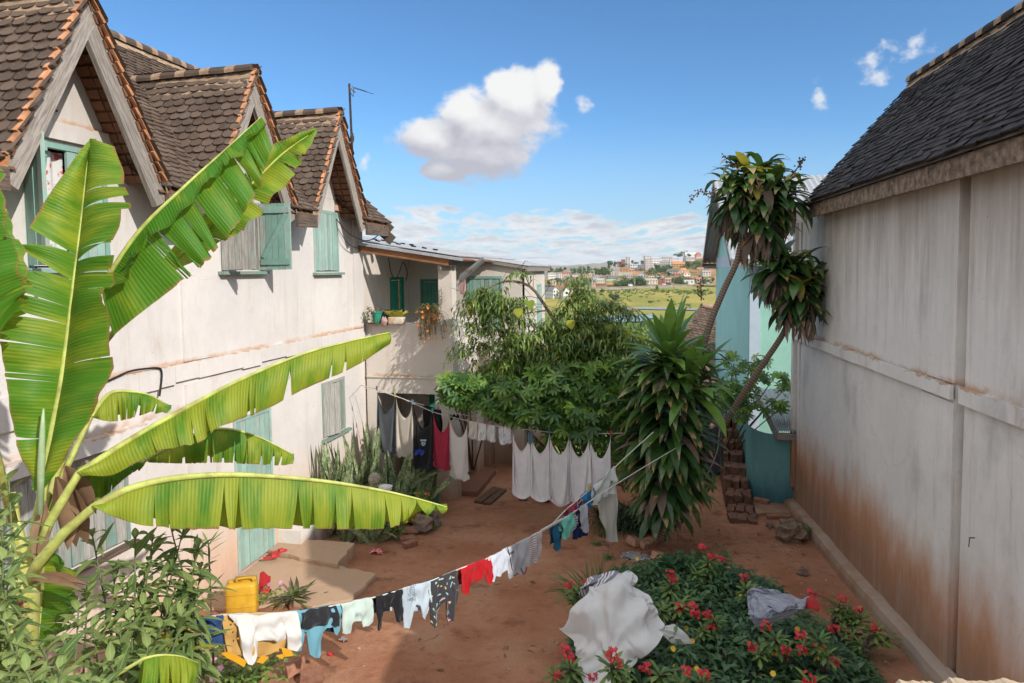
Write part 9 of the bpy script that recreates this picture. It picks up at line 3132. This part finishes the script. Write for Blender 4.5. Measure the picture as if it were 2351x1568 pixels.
for (px, w, h, m, lb, sd) in ((886, 0.16, 0.13, C('black_twill', (0.016, 0.016, 0.018)), 'bundle of black cloth between the two left veranda pots', 3), (884, 0.07, 0.09, C('pink_towel', (0.52, 0.33, 0.30)), 'pale pink cloth stuffed on the parapet beside the withered pot', 4)):
 mb = MB()
 yy = 12.86 if sd == 3 else 12.78
 mb.blob((vx(px), yy, PZ + h * (1.0 if sd == 3 else 0.6)), w, 0.08, h, 8, 12, 0.25, sd)
 tag(mb.build('cloth_bundle', m, None, True), lb, 'cloth')
for (x0, x1, Lp, m, lb, sd) in ((1048, 1054, 22, M_WHITE, 'white cloth pegged at the veranda corner', 2), (1054, 1068, 30, C('pink_towel', (0.52, 0.33, 0.30)), 'pale pink towel pegged at the veranda corner', 5)):
 A, B = ony(x0, 640 + sd, 13.9), ony(x1, 636, 13.9)
 hang('towel', A, B, Lp * 13.5 / F, np.linalg.norm(B - A) * 1.2, lambda u: 0.0, m, lb, 'towel', sd, 12, 10, None, 50)
def cable(pts, r, label, m=M_CABLE, group='cables on the left house'):
 mb = MB()
 mb.tube(lerp_path(pts, len(pts) * 8), r, 6)
 return tag(mb.build('cable', m), label, 'cable', group)
cx = WX + 0.065
cable([onx(180, 905, cx), onx(262, 868, cx), onx(300, 852, cx), onx(340, 846, cx), onx(362, 845, cx), onx(370, 850, cx), onx(371, 870, cx), onx(366, 910, cx)], 0.012, 'thick black cable bent along the ledge of the left house')
cable([onx(772, 503, WX + 0.02), onx(800, 535, WX + 0.25), onx(836, 552, WX + 0.35), ony(862, 545, 12.7), ony(885, 520, 12.9)], 0.010, 'black cable sagging from the small window to the roof corner')
cable([onx(776, 525, WX + 0.02), onx(800, 560, WX + 0.05), onx(832, 573, WX + 0.05)], 0.006, 'thin wire below the sagging black cable')
cable([ony(892, 592, 14.0), ony(898, 625, 14.2), ony(908, 640, 14.6), ony(918, 622, 14.4), ony(926, 602, 14.2), ony(935, 625, 14.5), ony(932, 644, 14.7)], 0.010, 'black cable looping under the veranda roof')
hk = onx(834, 886, WX + 0.01)
mb = MB()
mb.tube([onx(830, 884, WX), at(834, 886, upd(834)), at(866, 893, upd(866))], 0.005, 5)
tag(mb.build('wire', M_IRON), 'rusty tie wire holding the back washing line to the house corner', 'wire')
# aerial
at_ = thing('aerial', (-6.3, 13.0, 5.9), 'tall thin television aerial mast behind the third gable', 'aerial')
yA = 13.0
mb = MB()
pts = [ony(*q, yA) for q in ((813, 470), (811, 420), (808, 330), (805, 260), (802, 192))]
mb.tube(lerp_path(pts, 24), [0.030 - 0.008 * i / 23 for i in range(24)], 7)
mb.tube([ony(818, 450, yA - 0.05), ony(813, 400, yA - 0.02), ony(813, 366, yA - 0.02)], [0.035, 0.03, 0.012], 7)
pp = ony(808, 318, yA)
mb.blob(pp, 0.04, 0.04, 0.14, 7, 9, 0.2, 4)
mb.build('mast', plain('weathered_pole', (0.060, 0.048, 0.040), 0.9, 0.25), at_)
mb = MB()
pp = ony(803, 200, yA)
mb.bar(pp + V3(-0.04, 0, 0.03), ony(815, 212, yA), 0.03, 0.03)
mb.build('crossbar', M_GREYWOOD, at_)
mb = MB()
for a, b in (((812, 200), (842, 210)), ((812, 202), (858, 216)), ((808, 196), (812, 204)), ((812, 204), (811, 222)), ((811, 222), (806, 216)), ((805, 212), (811, 222))):
 mb.tube([ony(*a, yA), ony(*b, yA - 0.1)], 0.005, 4)
mb.build('wire', M_CABLE, at_)
for (a, b) in (((611, 221), (646, 214)), ((602, 212), (606, 190))):
 pass
# ---- pebbles, crumbs of brick and fallen leaves on the bare earth
rg = random.Random(123)
mb = MB()
for i in range(1500):
 x, y = rg.uniform(-5.0, 2.6), rg.uniform(5.0, 15.5)
 if rg.random() < 0.5:
  x = 2.55 - abs(rg.gauss(0, 0.35)) - 0.06 * (y - 7.2)
 s = 0.006 + 0.022 * rg.random() ** 4
 mb.blob((x, y, gz(x, y) + s * 0.3), s, s * rg.uniform(0.6, 1), s * 0.6, 3, 5, 0.25, i, rg.random())
tag(mb.build('pebbles', plain('earthy_stone', (0.33, 0.22, 0.165), 0.95, 0.35, 30.0)), kind='stuff')
mb = MB()
for i in range(420):
 x, y = rg.uniform(-4.8, 2.5), rg.uniform(5.2, 15.5)
 if rg.random() < 0.45:
  x, y = rg.gauss(0.1, 0.9), rg.gauss(11.6, 1.2)
 a = rg.uniform(0, 6.28)
 mb.leaf((x, y, gz(x, y) + 0.012), (math.cos(a), math.sin(a), rg.uniform(0, .2)), (rg.uniform(-.3, .3), rg.uniform(-.3, .3), 1), rg.uniform(0.04, 0.13), rg.uniform(0.015, 0.04), 0.1, rg.uniform(0, .5), 3, rg.random())
tag(mb.build('fallen_leaves', M_DEADLEAF), kind='stuff')
# ------------------------------------------------------------------ the air between here and the hills
mb = MB()
mb.box(-9500, 9500, -80, 9500, -21, 150)
hz = mb.build('haze', None, None)
m = bpy.data.materials.new('air')
m.use_nodes = True
t = NT(m.node_tree)
t.n.clear()
o_ = t.node('ShaderNodeOutputMaterial')
v_ = t.node('ShaderNodeVolumePrincipled')
v_.inputs['Color'].default_value = (0.80, 0.88, 1.0, 1.0)
v_.inputs['Density'].default_value = 0.00006
t.l.new(v_.outputs[0], o_.inputs['Volume'])
hz.data.materials.clear()
hz.data.materials.append(m)
hz['kind'] = 'stuff'
